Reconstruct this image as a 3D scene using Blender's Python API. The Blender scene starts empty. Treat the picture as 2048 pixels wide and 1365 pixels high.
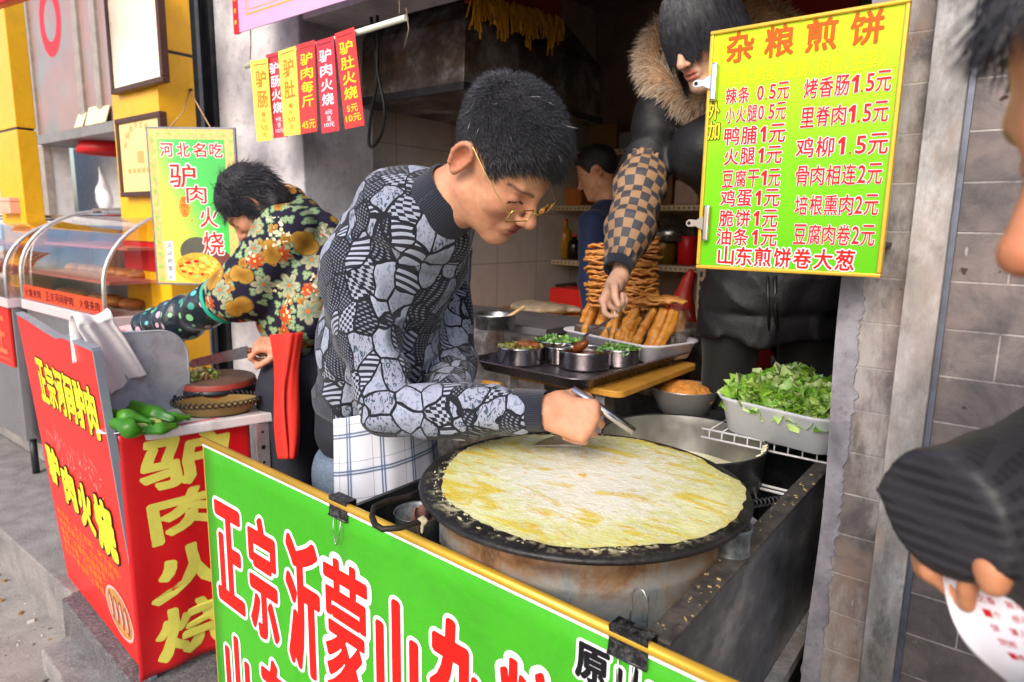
import bpy, bmesh, math, random
import numpy as np
from mathutils import Vector, Matrix, Euler
random.seed(7)
SC = bpy.context.scene
COL = SC.collection
PI = math.pi
# ------------------------------------------------------------------ camera
F_PX, CXP, CYP, CAM_H = 1330.0, 1024.0, 682.5, 1.36
CR = np.array([[0.78627839, -0.11756931, 0.60658367], [0.61765626, 0.12359656, -0.77667538], [0.01634153, 0.98534326, 0.16979872]])
CAM = np.array([0.0, 0.0, CAM_H])
cam_d = bpy.data.cameras.new('camera')
cam_d.sensor_width = 36.0
cam_d.lens = F_PX / 2048.0 * 36.0
cam_d.clip_start, cam_d.clip_end = 0.02, 200.0
cam_d.dof.use_dof = True
cam_d.dof.focus_distance = 1.32
cam_d.dof.aperture_fstop = 4.8
cam_o = bpy.data.objects.new('camera', cam_d)
COL.objects.link(cam_o)
M4 = Matrix.Identity(4)
for i_ in range(3):
    for j_ in range(3):
        M4[i_][j_] = CR[i_, j_]
    M4[i_][3] = CAM[i_]
cam_o.matrix_world = M4
SC.camera = cam_o
# ------------------------------------------------------------------ daylight
SUN_EL, SUN_AZ = 36.0, -76.0      # azimuth of the direction towards the sun, degrees from +X
wd = bpy.data.worlds.new('World'); SC.world = wd; wd.use_nodes = True
nt = wd.node_tree; nt.nodes.clear()
sky = nt.nodes.new('ShaderNodeTexSky'); sky.sky_type = 'NISHITA'; sky.sun_disc = False
sky.sun_elevation = math.radians(SUN_EL); sky.sun_rotation = math.radians(90.0 - SUN_AZ)
sky.air_density = 1.0; sky.dust_density = 3.0
bgn = nt.nodes.new('ShaderNodeBackground'); bgn.inputs['Strength'].default_value = 0.15
own = nt.nodes.new('ShaderNodeOutputWorld')
nt.links.new(sky.outputs[0], bgn.inputs[0]); nt.links.new(bgn.outputs[0], own.inputs[0])
sl = bpy.data.lights.new('sun', 'SUN'); sl.energy = 1.15; sl.angle = math.radians(30); sl.color = (1.0, 0.95, 0.88)
so = bpy.data.objects.new('sun', sl); COL.objects.link(so)
sdir = Vector((math.cos(math.radians(SUN_EL)) * math.cos(math.radians(SUN_AZ)), math.cos(math.radians(SUN_EL)) * math.sin(math.radians(SUN_AZ)), math.sin(math.radians(SUN_EL))))
so.rotation_euler = sdir.to_track_quat('Z', 'Y').to_euler()
so.location = (0, -3, 6)
vs = SC.view_settings
vs.view_transform = 'Standard'; vs.look = 'None'; vs.gamma = 1.0; vs.use_curve_mapping = False
vs.exposure = 0.82
SC.cycles.max_bounces = 8
SC.cycles.use_denoising = True
# ------------------------------------------------------------------ measuring: a pixel of the photograph seen on a plane of the place
def ray(px, py):
    return CR @ (np.array([px - CXP, -(py - CYP), -F_PX]) / F_PX)
def onz(px, py, z):
    d = ray(px, py); return CAM + d * ((z - CAM_H) / d[2])
def ony(px, py, y):
    d = ray(px, py); return CAM + d * (y / d[1])
def onx(px, py, x):
    d = ray(px, py); return CAM + d * (x / d[0])
def onp(px, py, p0, n):
    d = ray(px, py); return CAM + d * (np.dot(np.array(p0) - CAM, n) / np.dot(d, n))
def ond(px, py, dep):
    return CAM + ray(px, py) * dep
def V(*a): return np.array(a, float)
def nrm(v):
    v = np.array(v, float); return v / (np.linalg.norm(v) + 1e-12)
# ------------------------------------------------------------------ materials
def lin(c):
    return tuple(((x / 12.92) if x <= 0.04045 else ((x + 0.055) / 1.055) ** 2.4) for x in c)
def hexc(h):
    return lin(tuple(int(h[i:i + 2], 16) / 255.0 for i in (0, 2, 4)))
class NB:
    """small node-tree writer"""
    def __init__(s, name):
        s.m = bpy.data.materials.new(name); s.m.use_nodes = True
        s.t = s.m.node_tree; s.t.nodes.clear()
        s.out = s.t.nodes.new('ShaderNodeOutputMaterial')
        s.b = s.t.nodes.new('ShaderNodeBsdfPrincipled')
        s.t.links.new(s.b.outputs[0], s.out.inputs[0])
        s._co = None
    def n(s, typ, ins=None, **kw):
        nd = s.t.nodes.new(typ)
        for k, v in kw.items(): setattr(nd, k, v)
        for k, v in (ins or {}).items(): s.put(nd.inputs[k], v)
        return nd
    def put(s, sock, v):
        if isinstance(v, bpy.types.NodeSocket): s.t.links.new(v, sock)
        elif isinstance(v, bpy.types.Node): s.t.links.new(v.outputs[0], sock)
        else:
            if sock.type == 'RGBA' and len(v) == 3: v = (*v, 1.0)
            sock.default_value = v
    def co(s):
        if s._co is None: s._co = s.n('ShaderNodeTexCoord')
        return s._co.outputs['Object']
    def attr(s, name, out='Color'):
        a = s.n('ShaderNodeAttribute'); a.attribute_name = name; return a.outputs[out]
    def mapv(s, v, scale=(1, 1, 1), rot=(0, 0, 0), loc=(0, 0, 0)):
        return s.n('ShaderNodeMapping', {'Vector': v, 'Scale': scale, 'Rotation': rot, 'Location': loc}).outputs[0]
    def noise(s, scale, detail=4, rough=0.55, v=None, dist=0.0):
        return s.n('ShaderNodeTexNoise', {'Vector': v if v is not None else s.co(), 'Scale': scale, 'Detail': detail, 'Roughness': rough, 'Distortion': dist})
    def vor(s, scale, v=None, feature='F1', rnd=1.0, dim='3D', metric='EUCLIDEAN'):
        nd = s.n('ShaderNodeTexVoronoi', voronoi_dimensions=dim, feature=feature)
        if feature != 'DISTANCE_TO_EDGE' : nd.distance = metric
        s.put(nd.inputs['Vector'], v if v is not None else s.co())
        s.put(nd.inputs['Scale'], scale); s.put(nd.inputs['Randomness'], rnd)
        return nd
    def math(s, op, a, b=0.0, c=0.0, clamp=False):
        nd = s.n('ShaderNodeMath', operation=op, use_clamp=clamp)
        s.put(nd.inputs[0], a); s.put(nd.inputs[1], b); s.put(nd.inputs[2], c)
        return nd.outputs[0]
    def vmath(s, op, a, b=(0, 0, 0), out=0):
        nd = s.n('ShaderNodeVectorMath', operation=op)
        s.put(nd.inputs[0], a); s.put(nd.inputs[1], b)
        return nd.outputs[out]
    def sep(s, v):
        return s.n('ShaderNodeSeparateXYZ', {0: v}).outputs
    def comb(s, x, y, z):
        return s.n('ShaderNodeCombineXYZ', {0: x, 1: y, 2: z}).outputs[0]
    def ramp(s, f, stops, interp='LINEAR'):
        nd = s.n('ShaderNodeValToRGB'); cr = nd.color_ramp; cr.interpolation = interp
        while len(cr.elements) < len(stops): cr.elements.new(0.5)
        for e, (p, c) in zip(cr.elements, stops):
            e.position = p; e.color = (*c, 1.0) if len(c) == 3 else c
        s.put(nd.inputs[0], f); return nd.outputs[0]
    def fac(s, f, lo, hi):
        return s.n('ShaderNodeMapRange', {0: f, 1: lo, 2: hi, 3: 0.0, 4: 1.0}, clamp=True).outputs[0]
    def mix(s, f, a, b, mode='MIX'):
        nd = s.n('ShaderNodeMix', data_type='RGBA', blend_type=mode)
        s.put(nd.inputs[0], f); s.put(nd.inputs[6], a); s.put(nd.inputs[7], b)
        return nd.outputs[2]
    def bump(s, h, strength=0.3, dist=0.002):
        nd = s.n('ShaderNodeBump', {'Height': h, 'Strength': strength, 'Distance': dist})
        s.t.links.new(nd.outputs[0], s.b.inputs['Normal']); return nd
    def set(s, **kw):
        mp = dict(col='Base Color', rough='Roughness', metal='Metallic', spec='Specular IOR Level', trans='Transmission Weight', ior='IOR', sheen='Sheen Weight', coat='Coat Weight', sss='Subsurface Weight', alpha='Alpha', emis='Emission Color', emstr='Emission Strength', crough='Coat Roughness')
        for k, v in kw.items(): s.put(s.b.inputs[mp[k]], v)
        return s
MATS = {}
def mat(name, col, rough=0.5, metal=0.0, var=0.18, vscale=9.0, bump=0.0, bscale=120.0, dirt=None, dirt_amt=0.4, dscale=14.0, spec=0.5, sheen=0.0, coat=0.0, sss=0.0, bdist=0.002, rvar=0.12):
    """worn, uneven paint / metal / cloth; the reusable case"""
    if name in MATS: return MATS[name]
    b = NB(name)
    n1 = b.noise(vscale, 6, 0.6)
    lo = tuple(c * (1 - var) for c in col); hi = tuple(min(1, c * (1 + var)) for c in col)
    c = b.ramp(n1.outputs[0], [(0.3, lo), (0.7, hi)])
    if dirt is not None:
        d = b.noise(dscale, 9, 0.68, dist=0.6)
        c = b.mix(b.math('MULTIPLY', b.fac(d.outputs[0], 0.47, 0.70), dirt_amt), c, dirt)
    r = b.math('ADD', b.math('MULTIPLY', b.math('SUBTRACT', b.noise(vscale * 2.7, 5).outputs[0], 0.5), rvar * 2), rough, clamp=True)
    b.set(col=c, rough=r, metal=metal, spec=spec)
    if sheen: b.set(sheen=sheen)
    if coat: b.set(coat=coat)
    if sss:
        b.set(sss=sss); b.b.inputs['Subsurface Radius'].default_value = (0.5, 0.2, 0.1); b.b.inputs['Subsurface Scale'].default_value = 0.006
    if bump: b.bump(b.noise(bscale, 5).outputs[0], bump, bdist)
    MATS[name] = b.m
    return b.m
def vcol(name, rough=0.5, bump=0.0, bscale=150.0, spec=0.5, sss=0.0, sheen=0.0, var=0.12, vscale=25.0, bdist=0.0015, coat=0.0):
    """true local colours stored on the vertices (skin, lips, crust)"""
    if name in MATS: return MATS[name]
    b = NB(name)
    n1 = b.noise(vscale, 6, 0.6)
    c = b.mix(1.0, b.attr('col'), b.ramp(n1.outputs[0], [(0.3, (1 - var,) * 3), (0.7, (1.0,) * 3)]), 'MULTIPLY')
    b.set(col=c, rough=rough, spec=spec, sheen=sheen, coat=coat)
    if sss:
        b.set(sss=sss); b.b.inputs['Subsurface Radius'].default_value = (1.0, 0.35, 0.2); b.b.inputs['Subsurface Scale'].default_value = 0.005
    if bump: b.bump(b.noise(bscale, 5).outputs[0], bump, bdist)
    MATS[name] = b.m
    return b.m
def glass(name, tint=(1, 1, 1), rough=0.02, amt=0.9):
    if name in MATS: return MATS[name]
    b = NB(name)
    b.t.nodes.remove(b.b)
    tr = b.n('ShaderNodeBsdfTransparent', {0: tint}); gl = b.n('ShaderNodeBsdfGlossy', {'Color': (1, 1, 1, 1), 'Roughness': rough})
    fr = b.n('ShaderNodeFresnel', {0: 1.5})
    sm = b.noise(6.0, 4)
    f = b.math('ADD', b.math('MULTIPLY', fr.outputs[0], 1.0), b.math('MULTIPLY', sm.outputs[0], 1 - amt), clamp=True)
    mx = b.n('ShaderNodeMixShader', {0: f, 1: tr, 2: gl})
    b.t.links.new(mx.outputs[0], b.out.inputs[0])
    MATS[name] = b.m
    return b.m
# ------------------------------------------------------------------ scene tree
def tag(o, label=None, cat=None, group=None, kind=None):
    if label: o['label'] = label
    if cat: o['category'] = cat
    if group: o['group'] = group
    if kind: o['kind'] = kind
    return o
def thing(name, label, cat, loc=(0, 0, 0), group=None):
    o = bpy.data.objects.new(name, None); COL.objects.link(o)
    o.location = tuple(float(x) for x in loc); o.empty_display_size = 0.05
    bpy_off[o.name] = np.array(loc, float)
    return tag(o, label, cat, group)
bpy_off = {}
def link(name, me, parent=None):
    o = bpy.data.objects.new(name, me); COL.objects.link(o)
    if parent is not None:
        o.parent = parent
        off = bpy_off.get(parent.name, np.zeros(3))
        bpy_off[o.name] = np.zeros(3) + off
        if np.abs(off).max() > 0 and parent.type == 'EMPTY':
            o.location = tuple(-off)      # meshes are written in world coordinates
    return o
def copy_tree(o, parent=None):
    c = o.copy(); COL.objects.link(c)
    if parent is not None: c.parent = parent
    for ch in list(o.children): copy_tree(ch, c)
    return c
def frame3(d, hint=(0, 0, 1)):
    d = nrm(d); h = np.array(hint, float)
    if abs(np.dot(d, h)) > 0.98: h = V(1, 0, 0)
    a = nrm(np.cross(h, d)); return a, np.cross(d, a), d
class MB:
    def __init__(s): s.v = []; s.f = []; s.mi = []; s.sm = []
    def add(s, vs, fs, mi=0, smooth=False):
        o = len(s.v); s.v += [tuple(float(c) for c in v) for v in vs]
        s.f += [tuple(o + i for i in f) for f in fs]; s.mi += [mi] * len(fs); s.sm += [smooth] * len(fs)
        return s
    def hexa(s, p, mi=0):
        """8 points: bottom loop 0-3, top loop 4-7"""
        return s.add(p, [(3, 2, 1, 0), (4, 5, 6, 7), (0, 1, 5, 4), (1, 2, 6, 5), (2, 3, 7, 6), (3, 0, 4, 7)], mi)
    def box(s, lo, hi, mi=0):
        (x0, y0, z0), (x1, y1, z1) = lo, hi
        return s.hexa([(x0, y0, z0), (x1, y0, z0), (x1, y1, z0), (x0, y1, z0), (x0, y0, z1), (x1, y0, z1), (x1, y1, z1), (x0, y1, z1)], mi)
    def obox(s, c, ax, ay, az, mi=0):
        """oriented box, half-axis vectors"""
        c, ax, ay, az = map(np.array, (c, ax, ay, az))
        return s.hexa([c - ax - ay - az, c + ax - ay - az, c + ax + ay - az, c - ax + ay - az, c - ax - ay + az, c + ax - ay + az, c + ax + ay + az, c - ax + ay + az], mi)
    def bar(s, a, b, w, h, hint=(0, 0, 1), mi=0):
        a, b = np.array(a, float), np.array(b, float); x, y, d = frame3(b - a, hint)
        return s.obox((a + b) / 2, x * w / 2, y * h / 2, (b - a) / 2, mi)
    def tube(s, pts, r, n=10, mi=0, caps=True, closed=False):
        pts = [np.array(p, float) for p in pts]; m = len(pts)
        rr = r if hasattr(r, '__len__') else [r] * m
        vs = []; prev = None
        for i, p in enumerate(pts):
            if closed: d = pts[(i + 1) % m] - pts[i - 1]
            else: d = pts[min(i + 1, m - 1)] - pts[max(i - 1, 0)]
            d = nrm(d)
            if prev is None: x, y, _ = frame3(d)
            else:
                x = nrm(prev - d * np.dot(prev, d)); y = np.cross(d, x)
            prev = x
            for k in range(n):
                t = 2 * PI * k / n; vs.append(p + (x * math.cos(t) + y * math.sin(t)) * rr[i])
        fs = []
        for i in range(m if closed else m - 1):
            i2 = (i + 1) % m
            for k in range(n):
                k2 = (k + 1) % n; fs.append((i * n + k, i * n + k2, i2 * n + k2, i2 * n + k))
        s.add(vs, fs, mi, True)
        if caps and not closed:
            o = len(s.v) - len(vs)
            s.f += [tuple(o + k for k in range(n - 1, -1, -1)), tuple(o + (m - 1) * n + k for k in range(n))]; s.mi += [mi] * 2; s.sm += [False] * 2
        return s
    def cyl(s, a, b, r0, r1=None, n=24, mi=0, caps=True):
        return s.tube([a, b], [r0, r0 if r1 is None else r1], n, mi, caps)
    def lathe(s, prof, c=(0, 0, 0), n=48, mi=0, sx=1.0, sy=1.0, fn=None, smooth=True):
        """prof: (r, z) from one end to the other"""
        c = np.array(c, float); vs = []; fs = []
        for i, (r, z) in enumerate(prof):
            for k in range(n):
                t = 2 * PI * k / n; p = c + V(r * math.cos(t) * sx, r * math.sin(t) * sy, z)
                if fn: p = fn(p, t, i)
                vs.append(p)
        for i in range(len(prof) - 1):
            for k in range(n):
                k2 = (k + 1) % n; fs.append((i * n + k, i * n + k2, (i + 1) * n + k2, (i + 1) * n + k))
        return s.add(vs, fs, mi, smooth)
    def disc(s, c, r, n=40, mi=0, fn=None, rings=1):
        c = np.array(c, float); vs = [c]; fs = []
        for j in range(1, rings + 1):
            for k in range(n):
                t = 2 * PI * k / n; vs.append(c + V(r * j / rings * math.cos(t), r * j / rings * math.sin(t), 0))
        if fn: vs = [fn(p) for p in vs]
        for k in range(n): fs.append((0, 1 + k, 1 + (k + 1) % n))
        for j in range(rings - 1):
            for k in range(n):
                a = 1 + j * n; fs.append((a + k, a + n + k, a + n + (k + 1) % n, a + (k + 1) % n))
        return s.add(vs, fs, mi, rings > 1)
    def sheet(s, fn, nu, nv, mi=0, smooth=True, flip=False):
        vs = [fn(i / nu, j / nv) for j in range(nv + 1) for i in range(nu + 1)]
        fs = []
        for j in range(nv):
            for i in range(nu):
                a = j * (nu + 1) + i; q = (a, a + 1, a + nu + 2, a + nu + 1)
                fs.append(q[::-1] if flip else q)
        return s.add(vs, fs, mi, smooth)
    def prism(s, poly, o, ex, ey, ez, depth, mi=0):
        """2-D outline in the plane (ex, ey), extruded along ez"""
        o, ex, ey, ez = map(lambda q: np.array(q, float), (o, ex, ey, ez)); n = len(poly)
        a = [o + ex * x + ey * y for x, y in poly]; b = [p + ez * depth for p in a]
        fs = [tuple(range(n - 1, -1, -1)), tuple(range(n, 2 * n))] + [(i, (i + 1) % n, n + (i + 1) % n, n + i) for i in range(n)]
        return s.add(a + b, fs, mi)
    def mesh(s, name, mats):
        me = bpy.data.meshes.new(name); me.from_pydata(s.v, [], s.f)
        for m in (mats if isinstance(mats, (list, tuple)) else [mats]): me.materials.append(m)
        me.polygons.foreach_set('material_index', s.mi); me.polygons.foreach_set('use_smooth', s.sm)
        me.validate(); me.update()
        return me
    def build(s, name, mats, parent=None, bevel=0.0, solid=0.0, sub=0, seg=2):
        o = link(name, s.mesh(name, mats), parent)
        if solid:
            m = o.modifiers.new('solid', 'SOLIDIFY'); m.thickness = solid; m.offset = 0
        if bevel:
            m = o.modifiers.new('bevel', 'BEVEL'); m.width = bevel; m.segments = seg; m.limit_method = 'ANGLE'; m.angle_limit = 0.6; m.harden_normals = False
        if sub:
            m = o.modifiers.new('sub', 'SUBSURF'); m.levels = sub; m.render_levels = sub
        return o
def rrect(w, h, r, n=5):
    out = []
    for cx_, cy_, a0 in ((w / 2 - r, h / 2 - r, 0), (-w / 2 + r, h / 2 - r, 90), (-w / 2 + r, -h / 2 + r, 180), (w / 2 - r, -h / 2 + r, 270)):
        for k in range(n + 1):
            t = math.radians(a0 + 90 * k / n); out.append((cx_ + r * math.cos(t), cy_ + r * math.sin(t)))
    return out
def rtray(mb, c, w, l, prof, r=0.02, ang=0.0, n=5, mi=0, floor=True):
    """rounded rectangular tray: prof = (outset, z) list from the inside floor over the lip to the outside"""
    c = np.array(c, float); ca, sa = math.cos(ang), math.sin(ang); rows = []
    for off, z in prof:
        rows.append([c + V(x * ca - y * sa, x * sa + y * ca, z) for x, y in rrect(w + 2 * off, l + 2 * off, max(0.004, r + off), n)])
    m = len(rows[0]); vs = [p for r_ in rows for p in r_]; fs = []
    for i in range(len(rows) - 1):
        for k in range(m):
            fs.append((i * m + k, i * m + (k + 1) % m, (i + 1) * m + (k + 1) % m, (i + 1) * m + k))
    mb.add(vs, fs, mi, True)
    if floor:
        mb.add(rows[0], [tuple(range(m))], mi)
        if floor == 2: mb.add(rows[-1], [tuple(range(m - 1, -1, -1))], mi)
    return mb
# ------------------------------------------------------------------ lettering
_gl = {}
def glyphs(txt, bold):
    key = (txt, round(bold, 4))
    if key in _gl: return _gl[key]
    cu = bpy.data.curves.new('letters', 'FONT'); cu.body = txt; cu.offset = bold; cu.resolution_u = 3
    ob = bpy.data.objects.new('letters', cu)
    me = bpy.data.meshes.new_from_object(ob)
    if txt == '1':
        _gl[key] = (np.array([(0.02, 0.60, 0), (0.25, 0.78, 0), (0.40, 0.78, 0), (0.40, 0, 0), (0.22, 0, 0), (0.22, 0.56, 0), (0.06, 0.47, 0)]), [(3, 2, 5, 4), (2, 1, 0, 6, 5)]); return _gl[key]
    v = np.array([tuple(q.co) for q in me.vertices]) if len(me.vertices) else np.zeros((0, 3))
    f = [tuple(p.vertices) for p in me.polygons]
    bpy.data.objects.remove(ob); bpy.data.curves.remove(cu); bpy.data.meshes.remove(me)
    _gl[key] = (v, f)
    return v, f
class Letters:
    """flat lettering on one sign: origin o, unit axes ex (reading direction), ey (up), ez (out of the sign)"""
    def __init__(s, o, ex, ey): s.o = np.array(o, float); s.ex = nrm(ex); s.ey = nrm(ey); s.ez = np.cross(s.ex, s.ey); s.mb = MB()
    def uv(s, p):
        d = np.array(p) - s.o; return float(d @ s.ex), float(d @ s.ey)
    def px(s, x, y): return s.uv(onp(x, y, s.o, s.ez))
    def put(s, txt, u0, v0, u1, v1, mi=0, bold=0.02, lift=0.0008, out=None, out_w=0.035, fn=None):
        """fit txt into the rectangle; bold / out_w: stroke growth as a share of the height; out = material of a wider outline underneath"""
        v, f = glyphs(txt, 0.0)
        if not len(v): return
        lo, hi = v.min(0), v.max(0); H_ = abs(v1 - v0); W_ = abs(u1 - u0)
        em = H_ if len(txt) > 1 or ord(txt[0]) < 256 else min(H_, W_)
        for b, m_, lf in (((out_w, out, lift),) if out is not None else ()) + ((bold, mi, lift + (0.0006 if out is not None else 0)),):
            r = min(b * em, 0.22 * min(H_, W_) if len(txt) == 1 else 1); rr = min(bold * em, 0.2 * min(W_, H_))
            sx, sy = (W_ - 2 * rr) / max(hi[0] - lo[0], 1e-6), (H_ - 2 * rr) / max(hi[1] - lo[1], 1e-6)
            n_ = 0 if r < 1e-5 else (8 if r < 0.003 else 24)
            ang = [2 * PI * (k + 0.25) / max(n_, 1) for k in range(n_)]
            for k, (dx, dy) in enumerate([(0, 0)] + [(r * math.cos(t), r * math.sin(t)) for t in ang] + ([(0.55 * r * math.cos(t), 0.55 * r * math.sin(t)) for t in ang[::2]] if n_ > 8 else [])):
                z = lf + (0.000012 if n_ <= 8 else 0.000006) * k; pts = []
                for p in v:
                    c_, d_ = u0 + rr + (p[0] - lo[0]) * sx + dx, v0 + rr + (p[1] - lo[1]) * sy + dy
                    pts.append(fn(c_, d_, z) if fn else s.o + s.ex * c_ + s.ey * d_ + s.ez * z)
                s.mb.add(pts, f, m_)
    def quad(s, u0, v0, u1, v1, mi, lift=0.0004):
        s.mb.add([s.o + s.ex * a + s.ey * b + s.ez * lift for a, b in ((u0, v0), (u1, v0), (u1, v1), (u0, v1))], [(0, 1, 2, 3)], mi)
    def poly(s, pts, mi, lift=0.0004):
        s.mb.add([s.o + s.ex * a + s.ey * b + s.ez * lift for a, b in pts], [tuple(range(len(pts)))], mi)
    def build(s, mats, parent, name='lettering'): return s.mb.build(name, mats, parent)
# ------------------------------------------------------------------ implicit surfaces -> one continuous mesh
def smin(a, b, k):
    if k <= 0: return np.minimum(a, b)
    h = np.clip(0.5 + 0.5 * (b - a) / k, 0, 1); return b + (a - b) * h - k * h * (1 - h)
def smax(a, b, k): return -smin(-a, -b, k)
def axes(fwd, upv=(0, 0, 1)):
    x = nrm(fwd); y = nrm(np.cross(np.array(upv, float), x)); return np.stack([x, y, np.cross(x, y)], 1)
def sd_ell(P, c, r, R=None):
    p = P - np.array(c); p = p @ R if R is not None else p
    r = np.array(r, float); k0 = np.sqrt(((p / r) ** 2).sum(1)); k1 = np.sqrt(((p / (r * r)) ** 2).sum(1)) + 1e-9
    return k0 * (k0 - 1) / k1
def sd_cone(P, a, b, ra, rb):
    a, b = np.array(a, float), np.array(b, float); ba = b - a; pa = P - a
    h = np.clip(pa @ ba / max(ba @ ba, 1e-9), 0, 1)
    return np.sqrt(((pa - h[:, None] * ba) ** 2).sum(1)) - (ra + (rb - ra) * h)
def sd_box(P, c, r, R=None, rd=0.0):
    p = P - np.array(c); p = p @ R if R is not None else p
    q = np.abs(p) - (np.array(r) - rd)
    return np.sqrt((np.maximum(q, 0) ** 2).sum(1)) + np.minimum(q.max(1), 0) - rd
def wob(P, f, seed, n=5):
    rs = np.random.RandomState(seed); out = 0
    for i in range(n):
        d = nrm(rs.normal(size=3)); out = out + np.sin(P @ d * f * (0.7 + 0.7 * rs.rand()) + rs.rand() * 6.28 + 0.9 * np.sin(P @ nrm(rs.normal(size=3)) * f * 0.6))
    return out / n
class SDF:
    def __init__(s): s.ops = []; s.post = []
    def ell(s, c, r, k=0.01, R=None): s.ops.append(('u', lambda P: sd_ell(P, c, r, R), k)); return s
    def cone(s, a, b, ra, rb, k=0.01): s.ops.append(('u', lambda P: sd_cone(P, a, b, ra, rb), k)); return s
    def box(s, c, r, k=0.01, R=None, rd=0.0): s.ops.append(('u', lambda P: sd_box(P, c, r, R, rd), k)); return s
    def chain(s, pts, rs, k=0.01):
        for i in range(len(pts) - 1): s.cone(pts[i], pts[i + 1], rs[i], rs[i + 1], k)
        return s
    def cut(s, fn, k=0.01): s.ops.append(('s', fn, k)); return s
    def cut_ell(s, c, r, k=0.01, R=None): return s.cut(lambda P: sd_ell(P, c, r, R), k)
    def keep(s, fn, k=0.01): s.ops.append(('i', fn, k)); return s
    def disp(s, fn): s.ops.append(('d', fn, 0)); return s
    def join(s, other, k=0.01): s.ops.append(('u', other, k)); return s
    def __call__(s, P):
        d = None
        for o, fn, k in s.ops:
            e = fn(P)
            if o == 'u': d = e if d is None else smin(d, e, k)
            elif o == 's': d = smax(d, -e, k)
            elif o == 'i': d = smax(d, e, k)
            else: d = d + e
        return d
def nets(fn, lo, hi, h, B=8):
    """surface nets on sparse blocks"""
    lo, hi = np.array(lo, float), np.array(hi, float)
    nb = np.maximum(1, np.ceil((hi - lo) / (h * B)).astype(int))
    bi = np.stack(np.meshgrid(*[np.arange(k) for k in nb], indexing='ij'), -1).reshape(-1, 3)
    cen = lo + (bi + 0.5) * h * B
    d = np.concatenate([fn(c) for c in np.array_split(cen, max(1, len(cen) // 200000 + 1))])
    bi = bi[np.abs(d) < h * B * 1.25]
    N = nb * B + 2
    loc = np.stack(np.meshgrid(*[np.arange(B + 1)] * 3, indexing='ij'), -1).reshape(-1, 3)
    Vv, Vid, Qd = [], [], []
    cidf = lambda g: (g[..., 0] * N[1] + g[..., 1]) * N[2] + g[..., 2]
    corners = [(i, j, k) for i in (0, 1) for j in (0, 1) for k in (0, 1)]
    edges = [(a, b) for a in range(8) for b in range(a + 1, 8) if sum(abs(np.subtract(corners[a], corners[b]))) == 1]
    for blk in np.array_split(bi, max(1, len(bi) // 400 + 1)):
        if not len(blk): continue
        g = blk[:, None, :] * B + loc[None]
        val = fn((lo + g * h).reshape(-1, 3)).reshape(len(blk), B + 1, B + 1, B + 1)
        base = blk[:, None, None, None, :] * B
        ins = val < 0
        cs = [val[:, i:B + i, j:B + j, k:B + k] for i, j, k in corners]
        ci = [c < 0 for c in cs]; cnt = sum(c.astype(int) for c in ci)
        act = (cnt > 0) & (cnt < 8)
        if act.any():
            w = np.argwhere(act); cv = np.stack([c[act] for c in cs], 1)
            acc = np.zeros((len(w), 3)); num = np.zeros(len(w))
            for a, b in edges:
                m = (cv[:, a] < 0) != (cv[:, b] < 0)
                t = np.where(m, cv[:, a] / (cv[:, a] - cv[:, b] + 1e-20), 0)
                p = np.array(corners[a]) + t[:, None] * (np.array(corners[b]) - np.array(corners[a]))
                acc += p * m[:, None]; num += m
            gi = blk[w[:, 0]] * B + w[:, 1:]
            Vv.append(lo + (gi + acc / num[:, None]) * h); Vid.append(cidf(gi + 1))
        for ax in range(3):
            sl0 = [slice(None)] + [slice(0, B)] * 3; sl1 = list(sl0); sl1[ax + 1] = slice(1, B + 1)
            a, b = ins[tuple(sl0)], ins[tuple(sl1)]
            w = np.argwhere(a != b)
            if not len(w): continue
            gi = blk[w[:, 0]] * B + w[:, 1:] + 1; up_ = a[tuple(w.T)]
            e1, e2 = [np.eye(3, dtype=int)[(ax + q) % 3] for q in (1, 2)]
            q = np.stack([cidf(gi), cidf(gi - e1), cidf(gi - e1 - e2), cidf(gi - e2)], 1)
            q[~up_] = q[~up_][:, ::-1]
            Qd.append(q)
    Vv = np.concatenate(Vv); Vid = np.concatenate(Vid); Qd = np.concatenate(Qd)
    o = np.argsort(Vid); Vid = Vid[o]; Vv = Vv[o]
    ix = np.clip(np.searchsorted(Vid, Qd), 0, len(Vid) - 1)
    ok = (Vid[ix] == Qd).all(1)
    return Vv, ix[ok]
def sculpt(name, fn, lo, hi, h, mats, parent=None, col=None, attrs=None, relax=1, midx=None):
    v, q = nets(fn, lo, hi, h)
    for _ in range(relax):
        acc = np.zeros_like(v); num = np.zeros(len(v))
        for a, b in ((0, 1), (1, 2), (2, 3), (3, 0)):
            np.add.at(acc, q[:, a], v[q[:, b]]); np.add.at(acc, q[:, b], v[q[:, a]])
            np.add.at(num, q[:, a], 1); np.add.at(num, q[:, b], 1)
        v = 0.5 * v + 0.5 * acc / np.maximum(num, 1)[:, None]
    me = bpy.data.meshes.new(name)
    me.vertices.add(len(v)); me.vertices.foreach_set('co', v.astype(np.float32).ravel())
    me.loops.add(q.size); me.loops.foreach_set('vertex_index', q.astype(np.int32).ravel())
    me.polygons.add(len(q)); me.polygons.foreach_set('loop_start', (np.arange(len(q)) * 4).astype(np.int32))
    me.polygons.foreach_set('use_smooth', np.ones(len(q), bool))
    me.update(calc_edges=True); me.validate()
    for m in (mats if isinstance(mats, (list, tuple)) else [mats]): me.materials.append(m)
    if midx is not None:
        me.polygons.foreach_set('material_index', midx(v[q].mean(1)).astype(np.int32))
    if col is not None:
        c = np.ones((len(v), 4), np.float32); c[:, :3] = col(v)
        a = me.color_attributes.new('col', 'FLOAT_COLOR', 'POINT'); a.data.foreach_set('color', c.ravel())
    for k, f_ in (attrs or {}).items():
        a = me.attributes.new(k, 'FLOAT_VECTOR', 'POINT'); a.data.foreach_set('vector', f_(v).astype(np.float32).ravel())
    return link(name, me, parent)
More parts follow.
